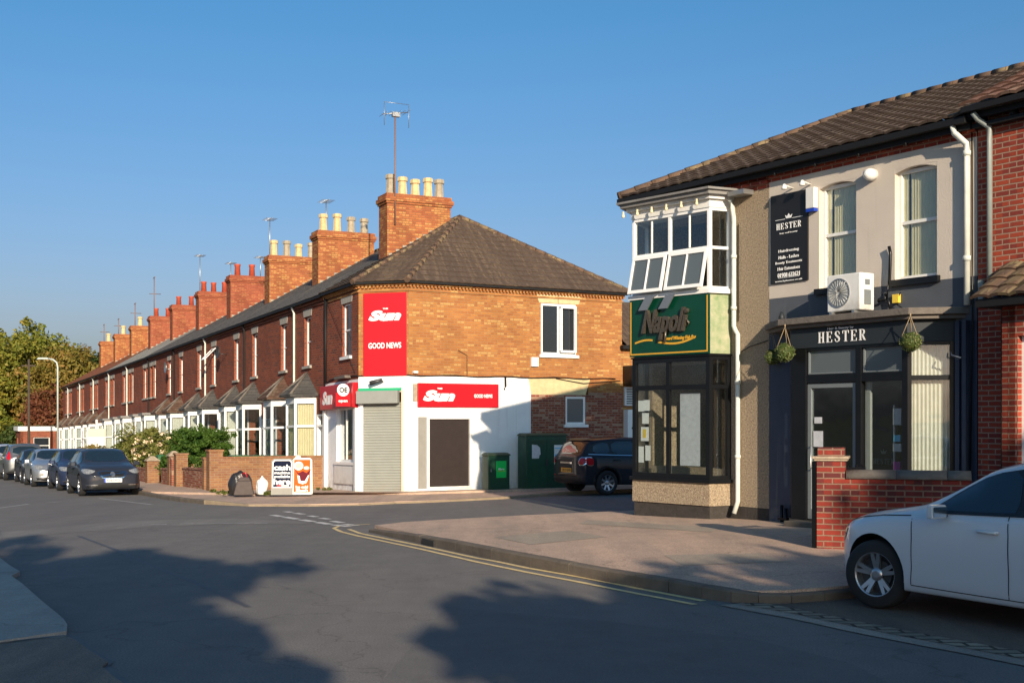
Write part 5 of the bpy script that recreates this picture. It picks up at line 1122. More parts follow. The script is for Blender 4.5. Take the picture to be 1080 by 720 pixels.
# ------------------------------------------------------------------ front garden wall, pier and gate
PW0, PW1 = Vector((3.99, 16.0)), Vector((6.0, 15.35))
zb = gz(*PW0) + .12
gw = empty('garden_wall', (*PW0, zb), 0, 'low red brick garden wall with a rounded stone coping behind the white car', 'wall')
d = PW1 - PW0; L = d.length * .88
m = MB().line((0, 0), tuple(d)); m.box(0.31, L, -.24, 0, -.15, .90); m.box(L - .23, L, -1.3, -.242, -.15, .90); m.build('brickwork', 'wall_red', gw)
m = MB().line((0, 0), tuple(d)); k = .335
while k < L:
    e = min(L, k + .62); m.tube([(k, -.12, .91), (e - .008, -.12, .91)], .155, 12, sm=True); k = e
for i, (x, y, z) in enumerate(m.v): m.v[i] = (x, y, .90 if z < .90 else .90 + (z - .90) * .72)
m.build('coping', 'slate_fg', gw)
m = MB().line((0, 0), tuple(d)); m.box(-.03, .32, -.3, .04, -.15, 1.13); pr = m.build('pier', 'wall_red', gw)
m = MB().line((0, 0), tuple(d)); m.box(-.06, .35, -.33, .07, 1.132, 1.16); m.box(-.08, .37, -.35, .09, 1.16, 1.19); m.build('pier_cap', 'stone_cap', pr)
m = MB().line((0, 0), tuple(d)); m.box(-.02, .31, -.29, .03, 1.192, 1.30); m.build('pier_top', 'wall_red', pr)
gt = empty('garden_gate', (*(PW0 - d.normalized() * .06), zb), math.atan2(.545, .8385), 'narrow black gate standing open beside the red brick pier', 'gate')
m = MB(); m.box(-.02, .03, -.03, .03, -.1, 1.12); m.build('gate_post', 'black', gt)
m = MB(); m.box(.04, .95, -.02, .02, .12, .17); m.box(.04, .95, -.02, .02, .98, 1.03)
for k in range(8): m.box(.06 + k * .12, .09 + k * .12, -.012, .012, .17, 1.06)
m.build('gate_leaf', 'black', gt)

# ------------------------------------------------------------------ cars
def smooth(xs, ys, x, s=.05):
    t = np.linspace(-2.2 * s, 2.2 * s, 9); wt = np.exp(-(t / s) ** 2 / 2); wt /= wt.sum()
    return sum(wt[k] * np.interp(x + t[k], xs, ys) for k in range(9))
def chaikin(P, n=2):
    for _ in range(n):
        Q = []
        for i in range(len(P)):
            a, b = Vector(P[i]), Vector(P[(i + 1) % len(P)]); Q += [tuple(a * .78 + b * .22), tuple(a * .22 + b * .78)]
        P = Q
    return P
def body_mesh(sp):
    """Loft a hull from the side profile (top, shoulder, sill) and the plan outline; nose is at +x."""
    xs = sorted(set(list(np.linspace(sp['x0'], sp['x1'], 64)) + [sp['x0'] + .03, sp['x0'] + .06, sp['x1'] - .03, sp['x1'] - .06]))
    V, F = [], []; rings = []
    for x in xs:
        T = lambda key, s=.05: float(smooth([p[0] for p in sp[key]], [p[1] for p in sp[key]], x, s))
        zt, zB, zb, w = T('top'), T('belt'), T('sill', .03), T('plan', .04)
        zB = min(zB, zt - .015); c = min(max((zt - zB - .05) / .36, 0), 1); c = c * c * (3 - 2 * c); lerp = lambda a, b: a + (b - a) * c
        tum = sp.get('tum', .73)
        half = [(0, zb), (.84 * w, zb), (.965 * w, zb + .05), (.99 * w, zb + .3 * (zB - zb)), (1. * w, zb + .62 * (zB - zb)), (.975 * w, zB - .05), (.945 * w, zB),
                (lerp(.90, .86) * w, zB + lerp(.35, .30) * (zt - zB)), (lerp(.84, tum + .035) * w, lerp(zB + .62 * (zt - zB), zt - .11)), (lerp(.74, tum - .045) * w, lerp(zB + .82 * (zt - zB), zt - .045)), (lerp(.5, .42) * w, zt - .006), (0, zt)]
        P = [Vector(p) for p in half]; out = []
        for i in range(len(P) - 1):
            p0, p1, p2, p3 = P[max(i - 1, 0)], P[i], P[i + 1], P[min(i + 2, len(P) - 1)]
            m = 1 if i == 0 else 3
            for k in range(m):
                t = k / m
                if i == 0: q = p1
                else: q = .5 * ((2 * p1) + (p2 - p0) * t + (2 * p0 - 5 * p1 + 4 * p2 - p3) * t * t + (3 * p1 - p0 - 3 * p2 + p3) * t ** 3)
                out.append(q)
        out.append(P[-1]); full = [(q.x, q.y) for q in out] + [(-q.x, q.y) for q in out[-2:0:-1]]
        rings.append([(x, y, z) for y, z in full])
    def cap(ring, sgn):
        cx = ring[0][0]; cz = sum(p[2] for p in ring) / len(ring); res = []
        for s_, dx in ((.93, .035), (.8, .065), (.55, .085), (.25, .095)): res.append([(cx + sgn * dx * sp.get('bulge', 1), p[1] * s_, cz + (p[2] - cz) * s_) for p in ring])
        return res
    allr = cap(rings[0], -1)[::-1] + rings + cap(rings[-1], 1)
    for r_ in allr: V += r_
    n = len(allr[0])
    for i in range(len(allr) - 1):
        for k in range(n): a = i * n + k; b = i * n + (k + 1) % n; F.append((a, b, b + n, a + n))
    F.append(tuple(range(n))[::-1]); F.append(tuple((len(allr) - 1) * n + k for k in range(n)))
    me = bpy.data.meshes.new('body'); me.from_pydata(V, [], F); bm = bmesh.new(); bm.from_mesh(me); bmesh.ops.recalc_face_normals(bm, faces=bm.faces); bm.to_mesh(me); bm.free(); return me

def make_car(sp, paint, label, group=None, name='parked_car'):
    root = empty(name, (0, 0, 0), 0, label, 'car', group)
    me = body_mesh(sp); me.materials.append(paint); me.materials.append(M['car_black'])
    ob = bpy.data.objects.new('body', me); C.objects.link(ob); wr = sp['wr']
    cut = MB(); 
    for wx in sp['wx']:
        for sgn in (1, -1):
            y0, y1 = sgn * (sp['W'] / 2 - .30), sgn * (sp['W'] / 2 + .15); cut.lathe((wx, min(y0, y1), wr + .012), [(wr + .05, 0), (wr + .05, abs(y1 - y0))], 40, ax='v')
    for i, (x, y, z) in enumerate(cut.v): cut.v[i] = (x, -y, z)
    co = cut.build('cutter', 'car_black'); md = ob.modifiers.new('b', 'BOOLEAN'); md.object = co; md.solver = 'EXACT'; md.material_mode = 'TRANSFER'
    bpy.context.view_layer.update(); me2 = bpy.data.meshes.new_from_object(ob.evaluated_get(bpy.context.evaluated_depsgraph_get())); me2.name = 'body'
    ob.modifiers.clear(); ob.data = me2; bpy.data.objects.remove(co)
    mi = {i for i, m_ in enumerate(me2.materials) if m_ == M['car_black']}
    for p in me2.polygons: p.use_smooth = True
    try: me2.set_sharp_from_angle(angle=R(38))
    except Exception: pass
    ob.parent = root
    bm = bmesh.new(); bm.from_mesh(me2); bv = BVHTree.FromBMesh(bm); bm.free()
    def patch(nm, poly, axis, sgn, m, parent=root, off=.004, sm=1, seg=.07):
        """Lay a flat outline onto the body: axis 'x' projects (y, z) along x, 'y' projects (x, z), 'z' projects (x, y)."""
        if sm: poly = chaikin(poly, sm)
        b = bmesh.new(); vs = [b.verts.new((p[0], p[1], 0)) for p in poly]; b.faces.new(vs); bmesh.ops.triangulate(b, faces=b.faces)
        for _ in range(5):
            es = [e for e in b.edges if e.calc_length() > seg]
            if not es: break
            bmesh.ops.subdivide_edges(b, edges=es, cuts=1); bmesh.ops.triangulate(b, faces=b.faces)
        bad = []
        for v in b.verts:
            p, q = v.co.x, v.co.y
            if axis == 'x': o_, d_ = Vector((sgn * 4, p, q)), Vector((-sgn, 0, 0))
            elif axis == 'y': o_, d_ = Vector((p, sgn * 3, q)), Vector((0, -sgn, 0))
            else: o_, d_ = Vector((p, q, 3)), Vector((0, 0, -1))
            h, nn, _, _ = bv.ray_cast(o_, d_)
            if h is None: bad.append(v); continue
            v.co = h + nn * off
        bmesh.ops.delete(b, geom=bad, context='VERTS')
        mm = bpy.data.meshes.new(nm); b.normal_update(); b.to_mesh(mm); b.free(); mm.materials.append(M[m] if isinstance(m, str) else m)
        for p in mm.polygons: p.use_smooth = True
        o = bpy.data.objects.new(nm, mm); C.objects.link(o); o.parent = parent; return o
    def stroke(nm, pts, w, axis, sgn, m, parent=root, off=.003):
        P = [Vector(p) for p in pts]; L = []; Rr = []
        for i, p in enumerate(P):
            t = (P[min(i + 1, len(P) - 1)] - P[max(i - 1, 0)]).normalized(); n_ = Vector((-t.y, t.x)) * w / 2; L.append(tuple(p + n_)); Rr.append(tuple(p - n_))
        return patch(nm, L + Rr[::-1], axis, sgn, m, parent, off, 0)
    for sgn in (1, -1):
        patch('window_surround', sp['dlo'], 'y', sgn, 'car_black', off=.003)
        for q in sp['side_glass']: patch('side_window', q, 'y', sgn, 'glass_car', off=.006)
        if 'trim' in sp: stroke('window_trim', sp['trim'], .02, 'y', sgn, 'chrome' if sp.get('chrome_trim') else 'car_black', off=.007)
        for k, q in enumerate(sp['seams']): stroke('door_seam', q, .009, 'y', sgn, 'seam')
        for (hx, hz) in sp['handles']:
            m = MB(); h, nn, _, _ = bv.ray_cast(Vector((hx, sgn * 3, hz)), Vector((0, -sgn, 0))); y = h.y
            m.tube([(hx - .1, -y, hz), (hx - .08, -(y + sgn * .035), hz + .002), (hx + .08, -(y + sgn * .035), hz + .006), (hx + .1, -y, hz + .005)], .016, 8); o = m.build('door_handle', paint, root)
        mx, mz = sp['mirror']; h, nn, _, _ = bv.ray_cast(Vector((mx, sgn * 3, mz)), Vector((0, -sgn, 0))); y = abs(h.y); m = MB()
        for (a, b_) in ((0, .01),): 
            pts = [(mx - .05, y + .045), (mx + .03, y + .03), (mx + .065, y + .09), (mx + .055, y + .19), (mx + .02, y + .235), (mx - .05, y + .235)]
            m.prism([(px_, -sgn * py_) for px_, py_ in pts], mz - .02, mz + .10, top=[(px_ * .0 + (mx + (px_ - mx) * .8), -sgn * (py_ - .005)) for px_, py_ in pts])
        mr = m.build('wing_mirror', paint, root, .015)
        m = MB(); m.tube([(mx, -sgn * (y - .02), mz - .01), (mx, -sgn * (y + .06), mz + .01)], .02, 6); m.build('mirror_arm', 'car_black', mr)
        m = MB(); m.box(mx - .056, mx - .051, min(-sgn * (y + .06), -sgn * (y + .225)), max(-sgn * (y + .06), -sgn * (y + .225)), mz - .005, mz + .085); m.build('mirror_glass', 'chrome', mr)
        if 'arch' in sp:
            for wx in sp['wx']:
                m = []; r1, r0 = wr + .13, wr + .052; pol = [(wx + r1 * math.cos(a), wr + r1 * math.sin(a)) for a in np.linspace(-.2, math.pi + .2, 20)] + [(wx + r0 * math.cos(a), wr + r0 * math.sin(a)) for a in np.linspace(math.pi + .2, -.2, 20)]
                patch('wheel_arch', pol, 'y', sgn, 'car_black', off=.012, sm=0)
    patch('windscreen', sp['screen'], 'x', 1, 'glass_car', off=.005); patch('rear_window', sp['rear'], 'x', -1, 'glass_car', off=.005)
    for nm, poly, ax, sgn, m_, *of in sp['bits']: patch(nm, poly, ax, sgn, paint if m_ == 'paint' else m_, off=of[0] if of else .006)
    for wx in sp['wx']:
        for sgn in (1, -1):
            y = sgn * (sp['W'] / 2 - .115); m = MB(); tw = .205
            prof = [(wr * .64, -tw / 2), (wr * .90, -tw / 2), (wr * .97, -tw * .40), (wr, -tw * .25), (wr, tw * .25), (wr * .97, tw * .40), (wr * .90, tw / 2), (wr * .64, tw / 2)]
            m.lathe((wx, -y, wr), prof + prof[:1], 36, ax='v', cap=False); wh = m.build('wheel', 'rubber', root)
            rr = wr * .67; m = MB(); f = lambda d: -y - sgn * d                      # d: distance outwards from the wheel centre
            m.lathe((wx, 0, wr), [(rr, f(.095)), (rr * .94, f(.104)), (rr * .90, f(.085)), (rr * .86, f(-.02))], 36, ax='v', cap=False)
            ns = sp.get('spokes', 5); tw_ = sp.get('twin', True)
            for k in range(ns):
                a = 2 * math.pi * k / ns + .3
                for da in ((-.17, .17) if tw_ else (0,)):
                    w0, w1 = (.022, .017) if tw_ else (.028, .024)
                    for s0, s1, o0, o1, d0, d1 in ((.05, rr * .9, da * .35, da, .062, .088),):
                        ca0, ca1 = a + o0 * 1.6, a + o1; q = []
                        for rad, an, ww, dd in ((s0, ca0, w0, d0), (s1, ca1, w1, d1)):
                            cx, cz = wx + rad * math.cos(an), wr + rad * math.sin(an); tx, tz = -math.sin(an) * ww, math.cos(an) * ww
                            q += [m.p(cx - tx, f(dd), cz - tz), m.p(cx + tx, f(dd), cz + tz), m.p(cx + tx, f(dd - .03), cz + tz), m.p(cx - tx, f(dd - .03), cz - tz)]
                        for e in range(4): m.face([q[e], q[(e + 1) % 4], q[4 + (e + 1) % 4], q[4 + e]])
            m.lathe((wx, 0, wr), [(.065, f(.05)), (.06, f(.075)), (.03, f(.078))], 16, ax='v'); rim = m.build('rim', 'alloy', wh)
            m = MB(); m.lathe((wx, 0, wr), [(rr * .88, f(.0)), (rr * .88, f(-.02))], 24, ax='v'); m.lathe((wx, 0, wr), [(.14, f(.03)), (.14, f(.01))], 20, ax='v'); m.build('brake_disc', 'dark_metal', wh)
            if sp.get('steer') and wx > 0:
                wh.matrix_local = Matrix.Translation((wx, y, 0)) @ Matrix.Rotation(R(sp['steer']), 4, 'Z') @ Matrix.Translation((-wx, -y, 0))
    return root, patch, stroke, bv

def plate(root, bv, sgn, z, s, yellow=False, w=.52, h=.115):
    hit, nn, _, _ = bv.ray_cast(Vector((sgn * 4, 0, z)), Vector((-sgn, 0, 0))); x = abs(hit.x) + .012
    m = MB().line((sgn * x, -sgn * .5), (sgn * x, sgn * .5)) ; m.box(.5 - w / 2, .5 + w / 2, -.012, .004, z - h / 2, z + h / 2); p = m.build('number_plate', 'plate_y' if yellow else 'plate_w', root)
    e = MB().line((sgn * x, -sgn * .5), (sgn * x, sgn * .5)); e.box(.5 - w / 2, .5 - w / 2 + .045, .004, .006, z - h / 2, z + h / 2)
    if not yellow: e.build('plate_band', 'eu_blue', p)
    text('lettering', s, m, .5 + .02, .0045, z, 'ink', p, w=w * .82, h=h * .66, bold=.02, depth=.002)

def paint(name, col, metallic=0., rough=.35): return mat(name, col, rough, metal=metallic, coat=.8, spec=.5) if max(col) > .1 else mat(name, col, .6, metal=0., coat=.5, spec=.15)
PT = dict(white=paint('white_car_paint', (.62, .64, .66)), navy=paint('dark_grey_blue_car_paint', (.022, .025, .036), .4, .35), blue=paint('dark_blue_car_paint', (.02, .03, .07), .4), black=paint('black_car_paint', (.016, .018, .026), .2),
          silver=paint('silver_car_paint', (.45, .46, .47), .7, .35), grey=paint('grey_car_paint', (.16, .17, .18), .6, .35), pale=paint('pale_silver_car_paint', (.62, .62, .63), .4))
M['crease'] = paint('shaded_white_paint', (.47, .49, .52))
def mirrorp(poly): return [(-y, z) for y, z in poly][::-1]
# saloon: long bonnet, white, beside the camera
saloon = dict(steer=13, dlo=[(.90, .95), (0, .97), (-1.42, 1.04), (-1.06, 1.20), (-.78, 1.335), (-.1, 1.375), (.30, 1.31), (.64, 1.145)], x0=-2.24, x1=2.10, W=1.78, wr=.325, wx=(1.47, -1.29), spokes=5, twin=True, tum=.70,
    top=[(-2.3, .88), (-2.22, 1.03), (-2.1, 1.08), (-1.75, 1.11), (-1.25, 1.31), (-.85, 1.42), (-.3, 1.455), (.05, 1.44), (.35, 1.375), (.75, 1.17), (1.02, 1.025), (1.2, .985), (1.6, .92), (1.95, .83), (2.12, .74), (2.22, .62), (2.3, .56)],
    belt=[(-2.3, .84), (-2., .97), (-1.5, .985), (0, .95), (.9, .90), (1.3, .87), (1.8, .79), (2.1, .69), (2.3, .55)],
    sill=[(-2.3, .34), (-2.1, .24), (-1.6, .20), (1.7, .20), (2.05, .20), (2.3, .22)],
    plan=[(-2.3, .68), (-2.2, .79), (-1.9, .855), (-1.3, .885), (1.4, .885), (1.68, .865), (1.88, .79), (2.02, .68), (2.12, .56), (2.3, .4)],
    side_glass=[[(.83, .965), (.05, .985), (-.08, 1.0), (-.02, 1.35), (.30, 1.30), (.60, 1.14)], [(-.16, 1.0), (-1.0, 1.02), (-1.0, 1.20), (-.75, 1.33), (-.12, 1.37)], [(-1.06, 1.03), (-1.38, 1.06), (-1.06, 1.19)]],
    trim=[(.88, .945), (.4, .958), (0, .97), (-.6, .985), (-1.35, 1.005)],
    seams=[[(1.02, .88), (1.0, .7), (1.0, .45), (1.02, .28)], [(.0, .975), (-.02, .8), (-.03, .5), (-.02, .27)], [(-1.02, .98), (-1.04, .75), (-.93, .55), (-.85, .27)], [(1.02, .275), (.5, .268), (0, .265), (-.84, .262)], [(1.05, .905), (1.4, .885), (1.7, .845), (1.95, .785), (2.05, .745)]],
    handles=[(.18, .82), (-.82, .85)], mirror=(.66, .93),
    screen=[(-.62, 1.03), (.62, 1.03), (.52, 1.36), (0, 1.385), (-.52, 1.36)], rear=[(-.58, 1.13), (.58, 1.13), (.48, 1.34), (-.48, 1.34)],
    bits=[('headlight', [(.42, .60), (.62, .58), (.74, .62), (.76, .74), (.62, .76), (.44, .70)], 'x', 1, 'lamp_glass'), ('headlight', mirrorp([(.42, .60), (.62, .58), (.74, .62), (.76, .74), (.62, .76), (.44, .70)]), 'x', 1, 'lamp_glass'),
          ('grille', [(-.36, .50), (.36, .50), (.40, .70), (-.40, .70)], 'x', 1, 'car_black'), ('bumper_grille', [(-.5, .28), (.5, .28), (.45, .38), (-.45, .38)], 'x', 1, 'car_black'),
          ('tail_light', [(.45, .72), (.75, .74), (.78, .92), (.48, .90)], 'x', -1, 'lamp_red'), ('tail_light', mirrorp([(.45, .72), (.75, .74), (.78, .92), (.48, .90)]), 'x', -1, 'lamp_red')])
car, patch, stroke, bv = make_car(saloon, PT['white'], 'white saloon car parked in the bay in front of the red garden wall')
for sgn in (1, -1):
    patch('daytime_lamp', [(2.02, .30), (2.2, .33), (2.2, .36), (2.02, .33)], 'y', sgn, 'lamp_glass')
plate(car, bv, 1, .42, 'KX12 VBA'); plate(car, bv, -1, .6, 'KX12 VBA', True)
# heading: nose away to the left
hd = Vector((-math.sin(R(31)), math.cos(R(31))))
nearw = Vector(G(926, 641.5)); left = Vector((-hd.y, hd.x)); c_ = nearw - hd * 1.47 - left * .80
car.location = (c_.x, c_.y, gz(*c_) + .006); car.rotation_euler = (0, 0, math.atan2(hd.y, hd.x))
# hatchbacks, estates and taller cars share one recipe with their own profiles
hatch = dict(dlo=[(.88, .94), (-.2, .965), (-1.68, 1.05), (-1.6, 1.25), (-1.3, 1.32), (-1.05, 1.36), (-.2, 1.39), (.27, 1.34), (.6, 1.15)], x0=-2.06, x1=2.06, W=1.80, wr=.32, wx=(1.28, -1.32), spokes=5, twin=False, tum=.70,
    top=[(-2.15, .90), (-2.06, 1.0), (-1.9, 1.14), (-1.6, 1.34), (-1.2, 1.42), (-.4, 1.45), (.0, 1.44), (.3, 1.38), (.7, 1.17), (.98, 1.03), (1.15, .99), (1.55, .92), (1.85, .83), (2.0, .73), (2.06, .64), (2.15, .60)],
    belt=[(-2.15, .86), (-1.9, .98), (-1.4, .97), (0, .93), (.9, .90), (1.3, .86), (1.8, .77), (2.15, .60)],
    sill=[(-2.15, .34), (-1.9, .24), (1.7, .19), (2.15, .21)],
    plan=[(-2.15, .70), (-2.0, .80), (-1.6, .88), (1.3, .89), (1.7, .86), (1.95, .78), (2.15, .64)],
    side_glass=[[(.80, .955), (-.2, .98), (-.18, 1.36), (.25, 1.31), (.56, 1.13)], [(-.27, .985), (-1.15, 1.02), (-1.25, 1.15), (-1.05, 1.33), (-.25, 1.365)], [(-1.25, 1.03), (-1.6, 1.07), (-1.55, 1.22), (-1.3, 1.28)]],
    trim=[(.86, .935), (.4, .95), (-.2, .962), (-1.2, .99), (-1.6, 1.03)],
    seams=[[(.92, .86), (.9, .6), (.93, .28)], [(-.22, .95), (-.24, .6), (-.2, .27)], [(-1.15, .98), (-1.16, .72), (-1.0, .55), (-.95, .28)], [(.93, .27), (0, .262), (-.95, .26)]],
    handles=[(-.05, .82), (-1.02, .86)], mirror=(.62, .93),
    screen=[(-.64, 1.04), (.64, 1.04), (.53, 1.37), (0, 1.39), (-.53, 1.37)], rear=[(-.56, 1.12), (.56, 1.12), (.48, 1.36), (-.48, 1.36)],
    bits=[('headlight', [(.46, .76), (.62, .67), (.80, .68), (.85, .78), (.80, .83), (.64, .81)], 'x', 1, 'lamp_glass', .008), ('headlight', mirrorp([(.46, .76), (.62, .67), (.80, .68), (.85, .78), (.80, .83), (.64, .81)]), 'x', 1, 'lamp_glass', .008),
          ('grille', [(-.44, .76), (.44, .76), (.40, .62), (.28, .53), (-.28, .53), (-.40, .62)], 'x', 1, 'chrome', .006), ('grille_mesh', [(-.40, .74), (.40, .74), (.36, .63), (.26, .555), (-.26, .555), (-.36, .63)], 'x', 1, 'car_black', .011),
          ('bumper_grille', [(-.76, .24), (.76, .24), (.70, .37), (-.70, .37)], 'x', 1, 'car_black', .008), ('bumper_strip', [(.45, .325), (.76, .325), (.76, .355), (.45, .355)], 'x', 1, 'chrome', .014), ('bumper_strip', mirrorp([(.45, .325), (.76, .325), (.76, .355), (.45, .355)]), 'x', 1, 'chrome', .014),
          ('tail_light', [(.55, .80), (.80, .80), (.76, 1.1), (.62, 1.1)], 'x', -1, 'lamp_red'), ('tail_light', mirrorp([(.55, .80), (.80, .80), (.76, 1.1), (.62, 1.1)]), 'x', -1, 'lamp_red')])
def park(root, s, y=-6.28, rev=False):
    x = -s; wx, wy = TW(x, y); d = Vector(DT) if rev else -Vector(DT); root.location = (wx, wy, gz(wx, wy) + .006)
    root.rotation_euler = (0, -math.atan(.0225) if rev else math.atan(.0225), math.atan2(d.y, d.x)); root.rotation_euler[1] = math.atan(.0225) * (1 if not rev else 1) * (-1 if not rev else 1)
GRP = 'cars parked along the terrace kerb'
v, patch, stroke, bv = make_car(hatch, PT['navy'], 'dark grey hatchback with a diagonal grille bar, nearest in the line of parked cars', GRP)
stroke('emblem_bar', [(-.36, .60), (.36, .70)], .03, 'x', 1, 'chrome', off=.016); patch('emblem', [(.07 * math.cos(a), .655 + .07 * math.sin(a)) for a in np.linspace(0, 6.1, 14)], 'x', 1, 'alloy', off=.02)
plate(v, bv, 1, .475, 'AV63 HTX'); park(v, 6.5)
hb2 = dict(hatch, bits=[b for b in hatch['bits'] if b[0] not in ('grille', 'grille_mesh')] + [('grille', [(-.35, .68), (.35, .68), (.3, .60), (-.3, .60)], 'x', 1, 'car_black', .008), ('fog_lamp', [(.50, .42), (.66, .42), (.66, .52), (.50, .52)], 'x', 1, 'lamp_glass', .01), ('fog_lamp', [(-.66, .42), (-.50, .42), (-.50, .52), (-.66, .52)], 'x', 1, 'lamp_glass', .01)])
c2_, _, _, bv = make_car(hb2, PT['blue'], 'dark blue hatchback parked second in the line, behind the dark grey one', GRP); plate(c2_, bv, 1, .36, 'KP14 ZRE'); park(c2_, 12.0)
c3_, _, _, bv = make_car(hb2, PT['silver'], 'silver hatchback parked third in the line by the kerb', GRP); plate(c3_, bv, 1, .36, 'LN08 FTO'); park(c3_, 17.4, -6.6)
c4_, _, _, bv = make_car(dict(hb2, wr=.33), PT['black'], 'black hatchback parked fourth in the line by the kerb', GRP); park(c4_, 22.8, -6.5)
suv = dict(hb2, dlo=[(.84, 1.085), (-.2, 1.10), (-1.95, 1.16), (-1.9, 1.51), (-1.2, 1.60), (-.2, 1.63), (.25, 1.57), (.58, 1.35)], wr=.37, x0=-2.25, x1=2.2, W=1.86, wx=(1.42, -1.40),
    top=[(-2.3, 1.0), (-2.25, 1.15), (-2.1, 1.45), (-1.9, 1.64), (-1., 1.70), (-.1, 1.70), (.25, 1.62), (.65, 1.38), (.95, 1.19), (1.1, 1.14), (1.6, 1.08), (2.0, .98), (2.15, .86), (2.3, .75)],
    belt=[(-2.3, .95), (-2., 1.10), (0, 1.07), (.9, 1.05), (1.4, 1.02), (2.0, .92), (2.3, .74)], sill=[(-2.3, .42), (-2.0, .32), (1.8, .28), (2.3, .32)],
    plan=[(-2.3, .76), (-2.1, .86), (-1.6, .92), (1.4, .92), (1.9, .88), (2.1, .80), (2.3, .7)],
    side_glass=[[(.76, 1.10), (-.2, 1.12), (-.18, 1.58), (.22, 1.54), (.52, 1.34)], [(-.27, 1.12), (-1.15, 1.14), (-1.15, 1.57), (-.25, 1.60)], [(-1.24, 1.14), (-1.9, 1.18), (-1.85, 1.48), (-1.24, 1.56)]],
    trim=[(.8, 1.085), (0, 1.10), (-1.2, 1.12), (-1.9, 1.15)], seams=[[(.9, 1.0), (.9, .7), (.92, .38)], [(-.22, 1.08), (-.24, .7), (-.2, .36)], [(-1.2, 1.1), (-1.2, .85), (-1.02, .65), (-.95, .37)]],
    handles=[(-.05, .95), (-1.02, .97)], mirror=(.58, 1.07), screen=[(-.66, 1.19), (.66, 1.19), (.56, 1.58), (0, 1.61), (-.56, 1.58)], rear=[(-.6, 1.2), (.6, 1.2), (.52, 1.55), (-.52, 1.55)],
    bits=[('headlight', [(.50, .80), (.84, .80), (.86, .98), (.54, .96)], 'x', 1, 'lamp_glass', .008), ('headlight', mirrorp([(.50, .80), (.84, .80), (.86, .98), (.54, .96)]), 'x', 1, 'lamp_glass', .008), ('grille', [(-.45, .78), (.45, .78), (.42, .95), (-.42, .95)], 'x', 1, 'car_black', .008), ('bumper_grille', [(-.6, .42), (.6, .42), (.55, .58), (-.55, .58)], 'x', 1, 'car_black', .008),
          ('tail_light', [(.66, .95), (.84, .95), (.80, 1.35), (.68, 1.35)], 'x', -1, 'lamp_red', .008), ('tail_light', mirrorp([(.66, .95), (.84, .95), (.80, 1.35), (.68, 1.35)]), 'x', -1, 'lamp_red', .008)])
c5_, _, _, bv = make_car(suv, PT['grey'], 'grey tall estate car facing away, fifth in the line', GRP); park(c5_, 28.6, -6.7, True)
c6_, _, _, bv = make_car(suv, PT['pale'], 'pale silver people carrier parked sixth in the line', GRP); plate(c6_, bv, 1, .5, 'MV57 OAK'); park(c6_, 34.6, -6.75)
c7_ = copy_tree(c3_); c7_['label'] = 'silver hatchback parked seventh in the line, beyond the people carrier'; park(c7_, 40.8, -6.7)
c8_ = copy_tree(c6_); c8_['label'] = 'pale silver people carrier farthest along, at the left edge'; park(c8_, 47, -6.8)
# compact crossover on the side road, seen from behind
mini = dict(dlo=[(.8, 1.03), (-.25, 1.06), (-1.8, 1.11), (-1.72, 1.39), (-1.15, 1.46), (-.25, 1.475), (.2, 1.44), (.56, 1.25)], x0=-1.98, x1=1.98, W=1.79, wr=.335, wx=(1.24, -1.30), spokes=8, twin=False, tum=.74, arch=True,
    top=[(-2.05, .98), (-1.98, 1.12), (-1.9, 1.28), (-1.76, 1.46), (-1.5, 1.53), (-.9, 1.565), (-.2, 1.56), (.2, 1.50), (.62, 1.28), (.9, 1.11), (1.05, 1.07), (1.6, 1.0), (1.85, .88), (2.05, .74)],
    belt=[(-2.05, .93), (-1.85, 1.04), (-1.2, 1.05), (0, 1.02), (.9, .98), (1.5, .93), (2.05, .72)], sill=[(-2.05, .38), (-1.9, .28), (1.8, .24), (2.05, .28)],
    plan=[(-2.05, .76), (-1.95, .83), (-1.6, .885), (1.4, .885), (1.8, .83), (2.05, .68)],
    side_glass=[[(.72, 1.05), (-.25, 1.08), (-.23, 1.44), (.18, 1.41), (.5, 1.24)], [(-.32, 1.08), (-1.1, 1.10), (-1.12, 1.43), (-.30, 1.45)], [(-1.18, 1.10), (-1.72, 1.13), (-1.66, 1.36), (-1.2, 1.43)]],
    trim=[(.85, 1.03), (0, 1.055), (-1., 1.075), (-1.85, 1.10)], seams=[[(.88, .95), (.88, .7), (.9, .36)], [(-.28, 1.04), (-.30, .7), (-.26, .35)], [(-1.14, 1.06), (-1.12, .85), (-.95, .7), (-.9, .36)]],
    handles=[(-.1, .92), (-1.0, .94)], mirror=(.56, 1.02), screen=[(-.62, 1.12), (.62, 1.12), (.55, 1.46), (-.55, 1.46)], rear=[(-.55, 1.10), (.55, 1.10), (.53, 1.42), (-.53, 1.42)], chrome_trim=True,
    bits=[('headlight', [(.45 + .13 * math.cos(a), .82 + .12 * math.sin(a)) for a in np.linspace(0, 5.9, 12)], 'x', 1, 'lamp_glass', .01), ('headlight', [(-.45 + .13 * math.cos(a), .82 + .12 * math.sin(a)) for a in np.linspace(0, 5.9, 12)], 'x', 1, 'lamp_glass', .01), ('grille', [(-.35, .55), (.35, .55), (.42, .72), (-.42, .72)], 'x', 1, 'car_black', .008),
          ('bumper', [(-.8, .30), (.8, .30), (.8, .50), (-.8, .50)], 'x', -1, 'car_black', .015), ('reflector', [(.55, .50), (.72, .50), (.72, .53), (.55, .53)], 'x', -1, 'lamp_red', .012)])
mc, patch, stroke, bv = make_car(mini, PT['black'], 'black crossover with red tail lamps seen from behind on the side road')
